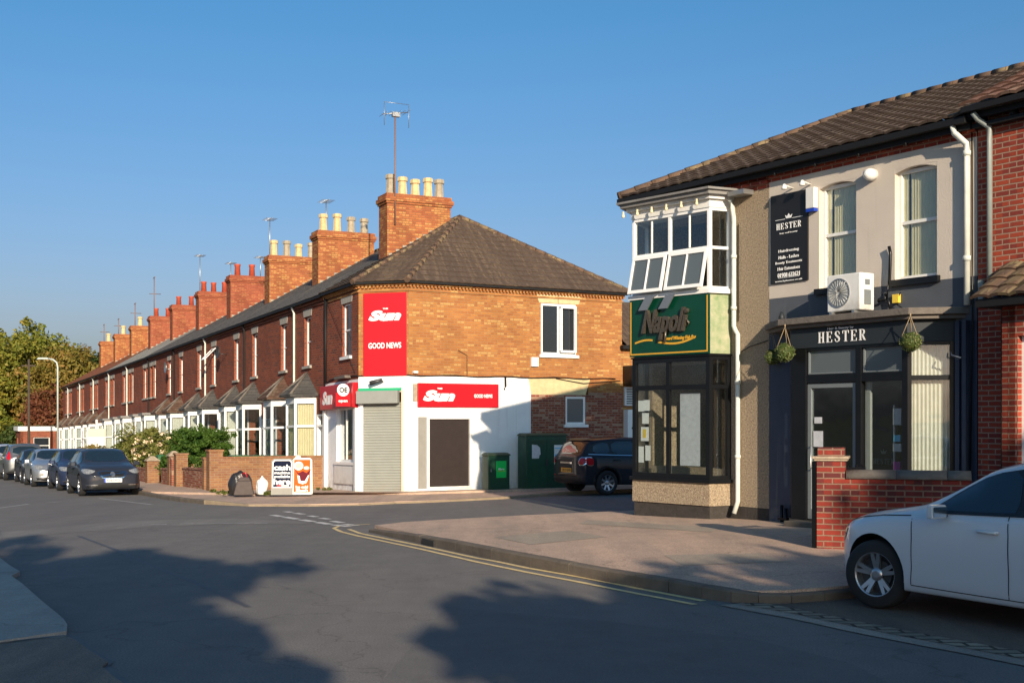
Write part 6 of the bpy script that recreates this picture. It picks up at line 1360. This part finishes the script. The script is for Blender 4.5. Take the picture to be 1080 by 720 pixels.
for sg_ in (1, -1):
    pol = [(-1.95, .80), (-1.76, .78), (-1.73, .92), (-1.78, 1.03), (-1.95, 1.03)]; a = patch('tail_light', pol, 'y', sg_, 'chrome', off=.009); patch('lamp_lens', [(x * .985 - .025, .91 + (z - .91) * .80) for x, z in pol], 'y', sg_, 'lamp_red', a, off=.018)
    q = [(.58, .80), (.82, .80), (.82, 1.02), (.62, 1.02)]; q = q if sg_ > 0 else mirrorp(q); a = patch('tail_light', q, 'x', -1, 'chrome', off=.010); cy = .71 * sg_; patch('lamp_lens', [(cy + (y - cy) * .78, .91 + (z - .91) * .78) for y, z in q], 'x', -1, 'lamp_red', a, off=.02)
stroke('boot_trim', [(-.3, .86), (.3, .86)], .045, 'x', -1, 'chrome', off=.02); patch('roof_spoiler', [(-.58, 1.44), (.58, 1.44), (.56, 1.50), (-.56, 1.50)], 'x', -1, 'car_black', off=.03)
plate(mc, bv, -1, .66, 'LR12 GHN', True); 
hd = Vector((.876, .483)); rightv = Vector((hd.y, -hd.x)); rw = Vector(G(640, 522.3)); c_ = rw + hd * 1.30 - rightv * .80
mc.location = (c_.x, c_.y, gz(*rw) + .004); mc.rotation_euler = (0, R(.5), math.atan2(hd.y, hd.x)); mc.scale = (1.03,) * 3

# ------------------------------------------------------------------ cabinets, boards, bags
def on_side(w_, out): p = Vector(TW(*c1)) + Vector(SD).normalized() * w_ + Vector(SN).normalized() * out; return p.x, p.y
ANG_S = math.atan2(.483, .876)
def cabinet(label, w_, out, W, D, H, cat, extra):
    x, y = on_side(w_, out); o = empty('utility_cabinet', (x, y, gz(x, y) + .05), ANG_S, label, cat)
    m = MB(); m.box(-W / 2, W / 2, 0, D, -.06, H - .09); m.box(-W / 2 - .015, W / 2 + .015, -.01, D + .015, -.06, .07); m.build('casing', 'cabinet', o, .012)
    m = MB(); m.prism([(-W / 2 - .02, -.01), (-W / 2 - .02, D + .02), (W / 2 + .02, D + .02), (W / 2 + .02, -.01)], H - .088, H - .05); m.prism([(-W / 2 - .02, -.01), (-W / 2 - .02, D + .02), (W / 2 + .02, D + .02), (W / 2 + .02, -.01)], H - .05, H, top=[(-W / 2 + .04, .04), (-W / 2 + .04, D - .05), (W / 2 - .04, D - .05), (W / 2 - .04, .04)]); m.build('lid', 'cabinet_top', o)
    extra(o, W, D, H); return o
def ex1(o, W, D, H):
    m = MB(); m.box(-W / 2 + .04, W / 2 - .03, D, D + .012, .10, H - .13); d = m.build('door', 'cabinet', o, .004)
    m = MB(); m.box(-.1, .24, D + .012, D + .015, .42, .92); s = m.build('sticker', 'bright_green', d)
    text('lettering', 'fibre', m, .07, D + .016, .68, 'sign_white', s, w=.2, h=.06, bold=.02); text('lettering', 'broadband is here', m, .08, D + .016, .62, 'yellow', s, w=.24, h=.03)
    m = MB(); m.box(-W / 2 + .07, -W / 2 + .10, D + .012, D + .03, .60, .70); m.build('lock', 'metal', d)
cabinet('low dark green street cabinet with a bright green sticker against the white wall', 2.62, .30, .72, .40, 1.16, 'cabinet', ex1)
def ex2(o, W, D, H):
    for a, b in ((-W / 2 + .03, -.01), (.01, W / 2 - .03)):
        m = MB(); m.box(a, b, D, D + .014, .08, H - .14); d = m.build('door', 'cabinet', o, .004)
        m = MB(); c = (a + b) / 2
        for k in range(7): m.box(a + .08, b - .08, D + .014, D + .02, H - .34 + k * .02, H - .332 + k * .02)
        m.build('vent_slat', 'cabinet_top', d)
    m = MB(); m.extr([(-.52, .98), (-.28, .98), (-.26, 1.08), (-.22, 1.10), (-.24, 1.30), (-.34, 1.38), (-.52, 1.40)], D + .015, D + .018); m.build('poster', 'paper', o)
    m = MB(); m.box(.26, .56, D + .015, D + .018, .96, 1.38); p = m.build('poster', 'paper_w', o); m = MB(); m.box(.28, .54, D + .018, D + .020, .98, 1.10); m.box(.28, .54, D + .018, D + .020, 1.27, 1.30); m.build('poster_print', 'sky_blue', p)
    m = MB(); m.box(-.03, .03, D + .014, D + .04, .75, .95); m.build('handle', 'dark_metal', o)
cabinet('tall wide dark green street cabinet with torn posters on its doors', 4.22, .25, 1.42, .52, 1.74, 'cabinet', ex2)

def aboard(px, py, W, H, label, fn, body, hump=False):
    x, y = G(px, py, .11); o = empty('pavement_sign', (x, y, gz(x, y) + .112), R(3), label, 'pavement sign')
    lean = .14
    def panel(mb, pts, v0, v1, back=False):
        k = -1 if back else 1
        a = [mb.p(u, (lean - lean * z / H) * k + v0 * k, z) for u, z in pts]; b = [mb.p(u, (lean - lean * z / H) * k + v1 * k, z) for u, z in pts]; n = len(pts)
        mb.face(a); mb.face(b[::-1])
        for i in range(n): mb.face([a[i], b[i], b[(i + 1) % n], a[(i + 1) % n]])
    m = MB(); sh = [(-W / 2, 0), (W / 2, 0), (W / 2, H - .06), (W / 2 - .06, H), (-W / 2 + .06, H), (-W / 2, H - .06)]; panel(m, sh, 0, .03); m.build('panel', body, o)
    m = MB(); panel(m, sh, 0, .03, True); m.build('back_panel', body, o)
    class Q(MB):
        def p(s, u, v, z): return MB.p(s, u, v + lean - lean * z / H, z)
    fn(o, panel, W, H, lean)
def tilt_text(name, s, z, m_, parent, w, h, H, lean, u=0., v=.036, bold=.03):
    q = MB(); o = text(name, s, q, u, v, z, m_, parent, w=w, h=h, bold=bold, depth=.003)
    for vv in o.data.vertices: vv.co.y -= lean - lean * vv.co.z / H
    return o
def b1(o, panel, W, H, lean):
    m = MB(); panel(m, [(-W / 2 + .03, .20), (W / 2 - .03, .20), (W / 2 - .03, H - .09), (W / 2 - .09, H - .03), (-W / 2 + .09, H - .03), (-W / 2 + .03, H - .09)], .03, .033); b = m.build('border', 'sign_white', o)
    m = MB(); panel(m, [(-W / 2 + .055, .225), (W / 2 - .055, .225), (W / 2 - .055, H - .105), (W / 2 - .10, H - .055), (-W / 2 + .10, H - .055), (-W / 2 + .055, H - .105)], .033, .035); f = m.build('face', 'navy_print', o)
    for s, z, w_, h_ in (('cash', .76, .46, .16), ('machine', .615, .44, .075), ('available', .51, .44, .075), ('here', .37, .46, .17)): tilt_text('lettering', s, z, 'sign_white', f, w_, h_, H, lean)
    m = MB(); panel(m, [(-.02, .245), (.2, .245), (.2, .27), (-.02, .27)], .036, .038); m.build('strip', 'sign_white', f); m = MB(); panel(m, [(-.14, .242), (-.02, .242), (-.02, .273), (-.14, .273)], .036, .038); m.build('strip', 'sign_red', f)
aboard(298, 521.3, .60, 1.0, 'dark pavement sign reading cash machine available here', b1, 'grey_panel')
def b2(o, panel, W, H, lean):
    m = MB(); panel(m, [(-W / 2 + .045, .07), (W / 2 - .045, .07), (W / 2 - .045, H - .05), (-W / 2 + .045, H - .05)], .03, .033); f = m.build('face', 'orange', o)
    def disc(cu, cz, ru, rz, m_, v, n=18, nm='picture'): q = MB(); panel(q, [(cu + ru * math.cos(a), cz + rz * math.sin(a)) for a in np.linspace(0, 6.283 * (n - 1) / n, n)], v, v + .002); q.build(nm, m_, f)
    q = MB(); panel(q, [(-.22, .72), (-.1, .60), (.02, .66), (.12, .60), (.25, .72), (.2, .56), (.09, .36), (-.07, .36), (-.12, .56)], .034, .036); q.build('picture', 'maroon', f)
    q = MB(); panel(q, [(-.13, .54), (-.07, .52), (-.04, .38), (.08, .38), (.17, .54), (.2, .54), (.13, .33), (.02, .29), (-.1, .33)], .037, .039); q.build('picture', 'sign_white', f)
    disc(-.10, .80, .13, .12, 'sign_white', .040); disc(-.10, .80, .09, .08, 'curtain_y', .043); disc(.12, .74, .08, .05, 'curtain', .04)
    q = MB(); panel(q, [(-W / 2 + .1, H - .07), (-.02, H - .07), (-.05, H + .05), (-.12, H + .09), (-.2, H + .03)], .005, .028); q.build('cut_out_top', 'curtain', f)
    tilt_text('lettering', 'Ice cold', .215, 'sign_white', f, .34, .08, H, lean); tilt_text('lettering', 'Slush', .125, 'sign_white', f, .34, .08, H, lean)
aboard(319, 521, .54, 1.02, 'white edged orange pavement sign with a maroon and white picture', b2, 'white')
# bags against the wall
def blob(name, loc, m_, label, cat, sx, sy, sz, seedv, knot=False):
    bm = bmesh.new(); bmesh.ops.create_icosphere(bm, subdivisions=4, radius=1); rr = np.random.default_rng(seedv); D = rr.normal(size=(9, 3))
    for v in bm.verts:
        n = v.co.normalized(); d = sum(.05 * math.sin(3.1 * n.dot(Vector(q)) + i) for i, q in enumerate(D)) + .018 * math.sin(18 * n.x + 9 * n.z) * math.sin(13 * n.y)
        r_ = 1 + d; v.co = Vector((n.x * r_ * sx, n.y * r_ * sy, max(n.z * r_, -.72) * sz))
        if v.co.z > sz * .75 and knot: v.co.x *= .5; v.co.y *= .5; v.co.z += .12 * sz
    for v in bm.verts: v.co.z += .72 * sz
    me = bpy.data.meshes.new(name); bm.to_mesh(me); bm.free(); me.materials.append(M[m_])
    for p in me.polygons: p.use_smooth = True
    o = bpy.data.objects.new(name, me); C.objects.link(o); o.location = loc; tag(o, label, cat); return o
x, y = G(252, 521, .11); z = gz(x, y) + .112
blob('bin_bag', (x, y + .1, z), 'binbag', 'black rubbish bag slumped against the buff wall behind a canvas bag', 'rubbish bag', .34, .28, .38, 1)
x, y = G(259, 521.5, .11)
o = empty('canvas_bag', (x, y - .12, gz(x, y) + .112), R(8), 'grey brown canvas trolley bag on the pavement with a red handle', 'bag')
m = MB(); m.prism([(-.30, -.16), (.26, -.16), (.26, .16), (-.30, .16)], 0, .40, top=[(-.20, -.12), (.18, -.12), (.18, .12), (-.20, .12)]); m.prism([(-.20, -.12), (.18, -.12), (.18, .12), (-.20, .12)], .402, .5, top=[(-.12, -.06), (.1, -.06), (.1, .06), (-.12, .06)]); m.build('body', 'cloth_brown', o, .03)
m = MB(); m.tube([(-.08, 0, .48), (-.06, 0, .60), (.03, 0, .62), (.06, 0, .48)], .02, 6); m.build('handle', 'sign_red', o)
x, y = G(276, 521.3, .11); blob('carrier_bag', (x, y, gz(x, y) + .112), 'whitebag', 'white plastic carrier bag standing beside the canvas bag', 'carrier bag', .16, .13, .30, 5, True)

# ------------------------------------------------------------------ front garden walls, hedge, shrubs
def tz(x, y): wx, wy = TW(x, y); return gz(wx, wy) + .11
def wall_run(label, a, b, H, m_, cap, name='front_wall', t=.22, pier=None):
    wa, wb = Vector(TW(*a)), Vector(TW(*b)); o = empty(name, (*wa, gz(*wa) + .10), 0, label, 'wall'); d = wb - wa; L = d.length; sl = (gz(*wb) - gz(*wa)) / L
    m = MB().line((0, 0), tuple(d)); n = 8
    def seg(u0, u1, v0, v1, z0, z1):
        i = [m.p(u, v, z + sl * u) for z in (z0, z1) for v in (v0, v1) for u in (u0, u1)]
        for q in ((0, 1, 3, 2), (4, 6, 7, 5), (0, 4, 5, 1), (2, 3, 7, 6), (0, 2, 6, 4), (1, 5, 7, 3)): m.face([i[k] for k in q])
    seg(0, L, -t, 0, -.3, H); m.build('brickwork', m_, o)
    m = MB().line((0, 0), tuple(d)); seg(-.01, L + .01, -t - .03, .03, H + .002, H + .055); m.build('coping', cap, o)
    return o
w1 = wall_run('buff brick forecourt wall behind the pavement signs, joining the corner shop', (-3.6, -3.3), (-3.05, -.02), 1.0, 'wall_buff', 'wall_buff')
def pier(label, x, y, s, H, m_, cap):
    wx, wy = TW(x, y); o = empty('gate_pier', (wx, wy, gz(wx, wy) + .1), ANG_T, label, 'gate pier', 'brick gate piers along the terrace')
    m = MB(); m.box(-s / 2, s / 2, -s / 2, s / 2, -.3, H); m.build('shaft', m_, o); m = MB()
    if cap == 'pyramid': m.prism([(-s / 2 - .05, -s / 2 - .05), (s / 2 + .05, -s / 2 - .05), (s / 2 + .05, s / 2 + .05), (-s / 2 - .05, s / 2 + .05)], H + .002, H + .18, top=[(-.06, -.06), (.06, -.06), (.06, .06), (-.06, .06)])
    else: m.box(-s / 2 - .03, s / 2 + .03, -s / 2 - .03, s / 2 + .03, H + .002, H + .06)
    m.build('cap', 'stone_cap' if cap == 'pyramid' else m_, o); return o
pier('tall buff brick pier at the left end of the forecourt wall', -3.75, -3.35, .42, 1.22, 'wall_buff', 'flat')
pier('narrow brick pier left of the dark gateway', -4.75, -3.35, .26, .98, 'wall_buff', 'flat')
wall_run('low dark brick wall with bags of rubbish piled behind it', (-8.4, -3.35), (-4.95, -3.35), .62, 'red_patch', 'red_patch')
pier('wide brick pier at the far end of the low dark wall', -8.7, -3.35, .40, 1.1, 'wall_buff', 'flat')
pier('slim brick pier beside the wide one', -9.7, -3.35, .28, .95, 'red_patch', 'flat')
wall_run('short brick wall between two pointed piers', (-12.2, -3.35), (-9.9, -3.35), .55, 'red_patch', 'red_patch')
pier('stone capped pier nearest the hedge', -10.6, -3.2, .40, 1.05, 'wall_buff', 'pyramid'); pier('stone capped pier farthest from the shop', -13.9, -3.35, .45, .85, 'wall_buff', 'pyramid')
wall_run('long low front wall under the flowering shrubs', (-30, -3.35), (-14.2, -3.35), .5, 'red_patch', 'red_patch')
wall_run('long low front wall at the far end of the terrace', (-66, -3.35), (-31, -3.35), .6, 'red_patch', 'red_patch')
# dividing walls between the gardens
for k, (x, lb) in enumerate(((-6.4, 'garden dividing wall behind the low dark wall'), (-9.75, 'garden dividing wall beside the slim pier'))): wall_run(lb, (x, -3.1), (x, -.1), .7, 'red_patch', 'red_patch', 'dividing_wall', .2)
rb = [(-5.6, -2.9, .30, 'binbag', 'black bag on the rubbish heap behind the low wall'), (-6.0, -2.9, .26, 'whitebag', 'white bag on the rubbish heap behind the low wall'), (-5.3, -2.85, .24, 'bright_green', 'green and white bag on the rubbish heap'), (-6.9, -2.8, .25, 'sky_blue', 'pale blue bag at the back of the rubbish heap')]
for k, (x, y, r_, m_, lb) in enumerate(rb): wx, wy = TW(x, y); blob('rubbish_bag', (wx, wy, gz(wx, wy) + .13), m_, lb, 'rubbish bag', r_ * 1.1, r_, r_ * 1.75, 20 + k)
def wheelie(x, y, label):
    wx, wy = TW(x, y); o = empty('wheelie_bin', (wx, wy, gz(wx, wy) + .13), ANG_T, label, 'bin'); m = MB(); m.prism([(-.22, -.25), (.22, -.25), (.22, .25), (-.22, .25)], .06, .95, top=[(-.28, -.32), (.28, -.32), (.28, .34), (-.28, .34)]); m.build('body', 'bin_green', o, .02)
    m = MB(); m.prism([(-.30, -.36), (.30, -.36), (.30, .36), (-.30, .36)], .952, 1.04, top=[(-.24, -.3), (.24, -.3), (.24, .3), (-.24, .3)]); m.build('lid', 'bin_green', o, .02)
    for s in (-1, 1): m = MB(); m.lathe((s * .2, -.26, .1), [(.1, -.03), (.1, .03)], 12, ax='u'); m.build('wheel', 'rubber', o)
wheelie(-4.6, -1.2, 'green wheelie bin in the first front garden, nearest the shop'); wheelie(-7.6, -1.6, 'green wheelie bin in the second front garden'); wheelie(-15.2, -2.6, 'green wheelie bin beside the flowering shrubs'); wheelie(-6.0, -1.3, 'green wheelie bin behind the rubbish bags')
def hedge(name, x0, x1, y0, y1, H, leaf, label, cat, n, per, size, cr=.25, petals=0, uneven=.12):
    wx, wy = TW((x0 + x1) / 2, (y0 + y1) / 2); o = empty(name, (wx, wy, gz(wx, wy) + .12), ANG_T, label, cat); hx, hy = abs(x1 - x0) / 2, abs(y1 - y0) / 2; cl = []
    for _ in range(n):
        x, y = random.uniform(-hx, hx), random.uniform(-hy, hy); top = H * (1 + uneven * math.sin(x * 1.9 + hx) + random.uniform(-uneven, uneven) * .6); z = random.uniform(.15, 1) ** .6 * top
        cl.append(((x, y, z), cr * random.uniform(.7, 1.2)))
    leaves('foliage', cl, per, size, leaf, o); m = MB()
    for _ in range(10): x = random.uniform(-hx, hx) * .9; m.tube([(x, 0, -.1), (x + .1, .05, H * .7)], .02, 5)
    m.build('stem', 'bark', o)
    if petals: leaves('flower', [(c, .1) for c, r in random.sample(cl, petals) for c in [(c[0], c[1] - .25, c[2] + .12)]], 14, .06, 'petal', o)['kind'] = 'stuff'
    return o
hedge('hedge', -14.6, -9.6, -2.6, -1.2, 1.95, 'leaf_hedge', 'dense clipped green hedge in front of the terrace bays', 'hedge', 330, 90, .05, .18, 0, .05)
hedge('low_hedge', -14.0, -9.2, -3.1, -2.3, .95, 'leaf_hedge', 'lower bright green hedge in front of the tall hedge', 'hedge', 70, 90, .06)
hedge('rose_bush', -19.5, -14.9, -3.1, -1.8, 1.55, 'leaf_pale', 'loose rose bush with pale flowers beside the hedge', 'shrub', 80, 60, .06, .3, 34, .25)
hedge('shrub', -25.5, -20, -3.1, -1.4, 1.75, 'leaf_pale', 'yellow green spreading shrub beyond the rose bush', 'shrub', 110, 80, .07, .35, 0, .2)
hedge('shrub', -38, -30, -3.1, -1.8, 1.2, 'leaf_gold', 'russet low shrubs near the far end of the gardens', 'shrub', 60, 60, .08, .35)
# weeds along the wall foot and kerb
cl = []
for px, py in ((228, 519), (236, 520.5), (243, 521), (204, 513), (186, 510), (280, 521), (284, 521.5), (342, 517), (215, 515)):
    x, y = G(px, py, .11)
    for _ in range(5): cl.append(((x + random.uniform(-.2, .2), y + (random.uniform(.0, .2) if px < 700 else .04), gz(x, y) + (.15 if px < 700 else .02)), .07 if px < 700 else .015))
w_ = leaves('weeds', cl, 26, .035, 'grass'); tag(w_, 'tufts of weeds along the wall foot and the kerb', 'weeds', kind='stuff')

# ------------------------------------------------------------------ lamp post, telegraph pole
x, y = TW(-38.8, -3.9); o = empty('street_lamp', (x, y, gz(x, y) + .1), 0, 'slim grey street lamp with a curved arm in front of the terrace', 'street lamp')
m = MB(); m.tube([(0, 0, -.2), (0, 0, 1.2)], .09, 10); m.tube([(0, 0, 1.2), (0, 0, 5.9), (-.05, 0, 6.15), (-.25, 0, 6.32), (-.5, 0, 6.38)], .05, 10); m.build('post', 'lamp_post', o)
m = MB(); m.prism([(-1.15, -.13), (-.5, -.1), (-.5, .1), (-1.15, .13)], 6.34, 6.44, top=[(-1.05, -.08), (-.55, -.06), (-.55, .06), (-1.05, .08)]); m.build('lantern', 'lamp_post', o)
x, y = TW(-58, -3.6); o = empty('telegraph_pole', (x, y, gz(x, y) + .1), 0, 'thin wooden telegraph pole at the far end of the terrace', 'pole')
m = MB(); m.tube([(0, 0, -.2), (0, 0, 7.6)], .11, 8, r2=.08); m.build('shaft', 'bark', o); m = MB(); m.box(-.5, .5, -.04, .04, 7.1, 7.2); m.build('crossarm', 'bark', o)

# estate agent's style board by a far bay (pink and white)
x, y = TW(-36.0, -2.2); o = empty('advertising_board', (x, y, gz(x, y) + .1), ANG_T + R(60), 'pink and white board standing in a far front garden', 'board')
m = MB(); m.box(-.05, .05, -.04, .04, -.2, 2.9); m.build('post', 'white', o); m = MB(); m.box(-.5, .5, .04, .07, 1.5, 1.95); m.build('panel', 'white', o); m = MB(); m.box(-.5, .5, .04, .07, 1.952, 2.4); m.build('top_panel', 'petal', o)

# ------------------------------------------------------------------ trees
def gt_(px, Y): X = (px - 540) / 1300 * Y; return (X, Y, gz(X, Y))
tree(gt_(22, 118), [(0, 0, 8.0, 6.0, 5, 5.4), (-3.5, 0, 5.5, 4.5, 4, 4.4), (3.4, -1, 6.4, 4.0, 3.5, 4.6), (1.5, 0, 10, 3.9, 3.2, 3.0)], 'tallest broad green and gold tree beyond the parked cars', nclump=460, per=95, size=.21, crad=1.05, trunk=.4, group='trees beyond the end of the street')
tree(gt_(-12, 112), [(0, 0, 6.8, 5.2, 5, 5), (-5, 0, 5.5, 4.6, 4, 4.4)], 'green tree cut by the left edge of the view', nclump=260, per=90, size=.21, crad=1.05, trunk=.35, group='trees beyond the end of the street')
tree(gt_(62, 112), [(0, 0, 5.6, 4.0, 3.6, 4.3), (1.6, 0, 8.2, 3.0, 2.4, 2.4)], 'russet gold tree just left of the street lamp', leaf='leaf_gold', nclump=220, per=90, size=.21, crad=.95, trunk=.3, group='trees beyond the end of the street')
tree(gt_(50, 104), [(0, 0, 4.2, 1.9, 1.9, 2.0)], 'small dark red tree behind the street lamp', leaf='leaf_red', nclump=90, per=80, size=.18, crad=.8, trunk=.18, group='trees beyond the end of the street')
tree(gt_(93, 150), [(0, 0, 8.5, 5, 4.5, 4.8), (-3, 0, 6.5, 4, 4, 4)], 'dark green tree showing above the orange roofs', leaf='leaf_dark', nclump=130, per=80, size=.26, crad=1.2, trunk=.35, group='trees beyond the end of the street')
tree(gt_(44, 100), [(0, 0, 1.6, 6, 1.5, 1.8)], 'dark undergrowth at the foot of the far trees', name='undergrowth', leaf='leaf_dark', nclump=90, per=80, size=.18, crad=.8, trunk=.1, cat='bush')
tree(gt_(-5, 106), [(0, 0, 1.8, 7, 1.5, 2.2)], 'green undergrowth at the left edge of the far trees', name='undergrowth', leaf='leaf_far', nclump=90, per=80, size=.18, crad=.8, trunk=.1, cat='bush')
tree(gt_(662, 75), [(0, 0, 6.0, 2.6, 2.6, 2.9)], 'green tree glimpsed between the two corner buildings', nclump=60, per=70, size=.2, crad=.8, trunk=.2)
# the trees across the road, behind the viewer, that throw the long shadows
def shade_tree(u, Y, blobs, label, n, per=70):
    return tree((u - .231 * Y, Y, 0), blobs, label, nclump=n, per=per, size=.15, crad=.5, trunk=.3)
shade_tree(-4.6, -8, [(-1.5, 0, 7.6, 3.6, 2.2, 1.6), (0, 0, 6.0, 3.5, 2.2, 1.6), (2.5, 0, 7.0, 2.1, 1.8, 1.2), (3.0, 0, 5.7, 1.6, 1.4, .8), (4.0, 0, 7.35, 1.1, 1.2, .35), (4.2, 0, 5.7, 1.0, 1.2, .4), (3.7, 0, 6.5, .9, 1, .5), (2.9, 0, 6.4, 1.2, 1, .8), (4.4, 0, 5.4, 1.1, 1, .5), (4.3, 0, 7.3, 1.0, 1, .35), (-5, 0, 7.2, 2.6, 2, 2.0)], 'tree behind the camera that shades the left of the road', 700, 95)
shade_tree(7.0, -8, [(-3.6, 0, 5.5, 1.9, 1.9, 1.1), (-1.6, 0, 5.9, 2.0, 1.8, 1.0), (.2, 0, 6.0, 2.0, 1.8, 1.5), (1.2, 0, 6.4, 1.2, 1.2, 1.0), (2.6, 0, 7.2, 1.7, 2, 1.9), (1.5, 0, 5.6, 1.5, 1.2, 1.0), (4.2, 0, 6.9, 2.4, 2.2, 2.3), (7.5, 0, 6.4, 2.8, 2.4, 2.5), (1, 0, 4.6, 4, 2.5, 1.2), (-3.0, 0, 4.5, 1.7, 1.5, .9), (-3.8, 0, 5.3, 1.1, 1, 1.0), (-3.9, 0, 6.1, .9, .9, .4), (.5, 0, 6.9, 1.6, 1.2, .6), (-.4, 0, 6.8, 1.1, 1, .6), (.8, 0, 6.0, 1.6, 1, .9), (1.9, 0, 8.0, .9, .9, .8)], 'tree behind the camera that shades the parking bay', 1000, 95)
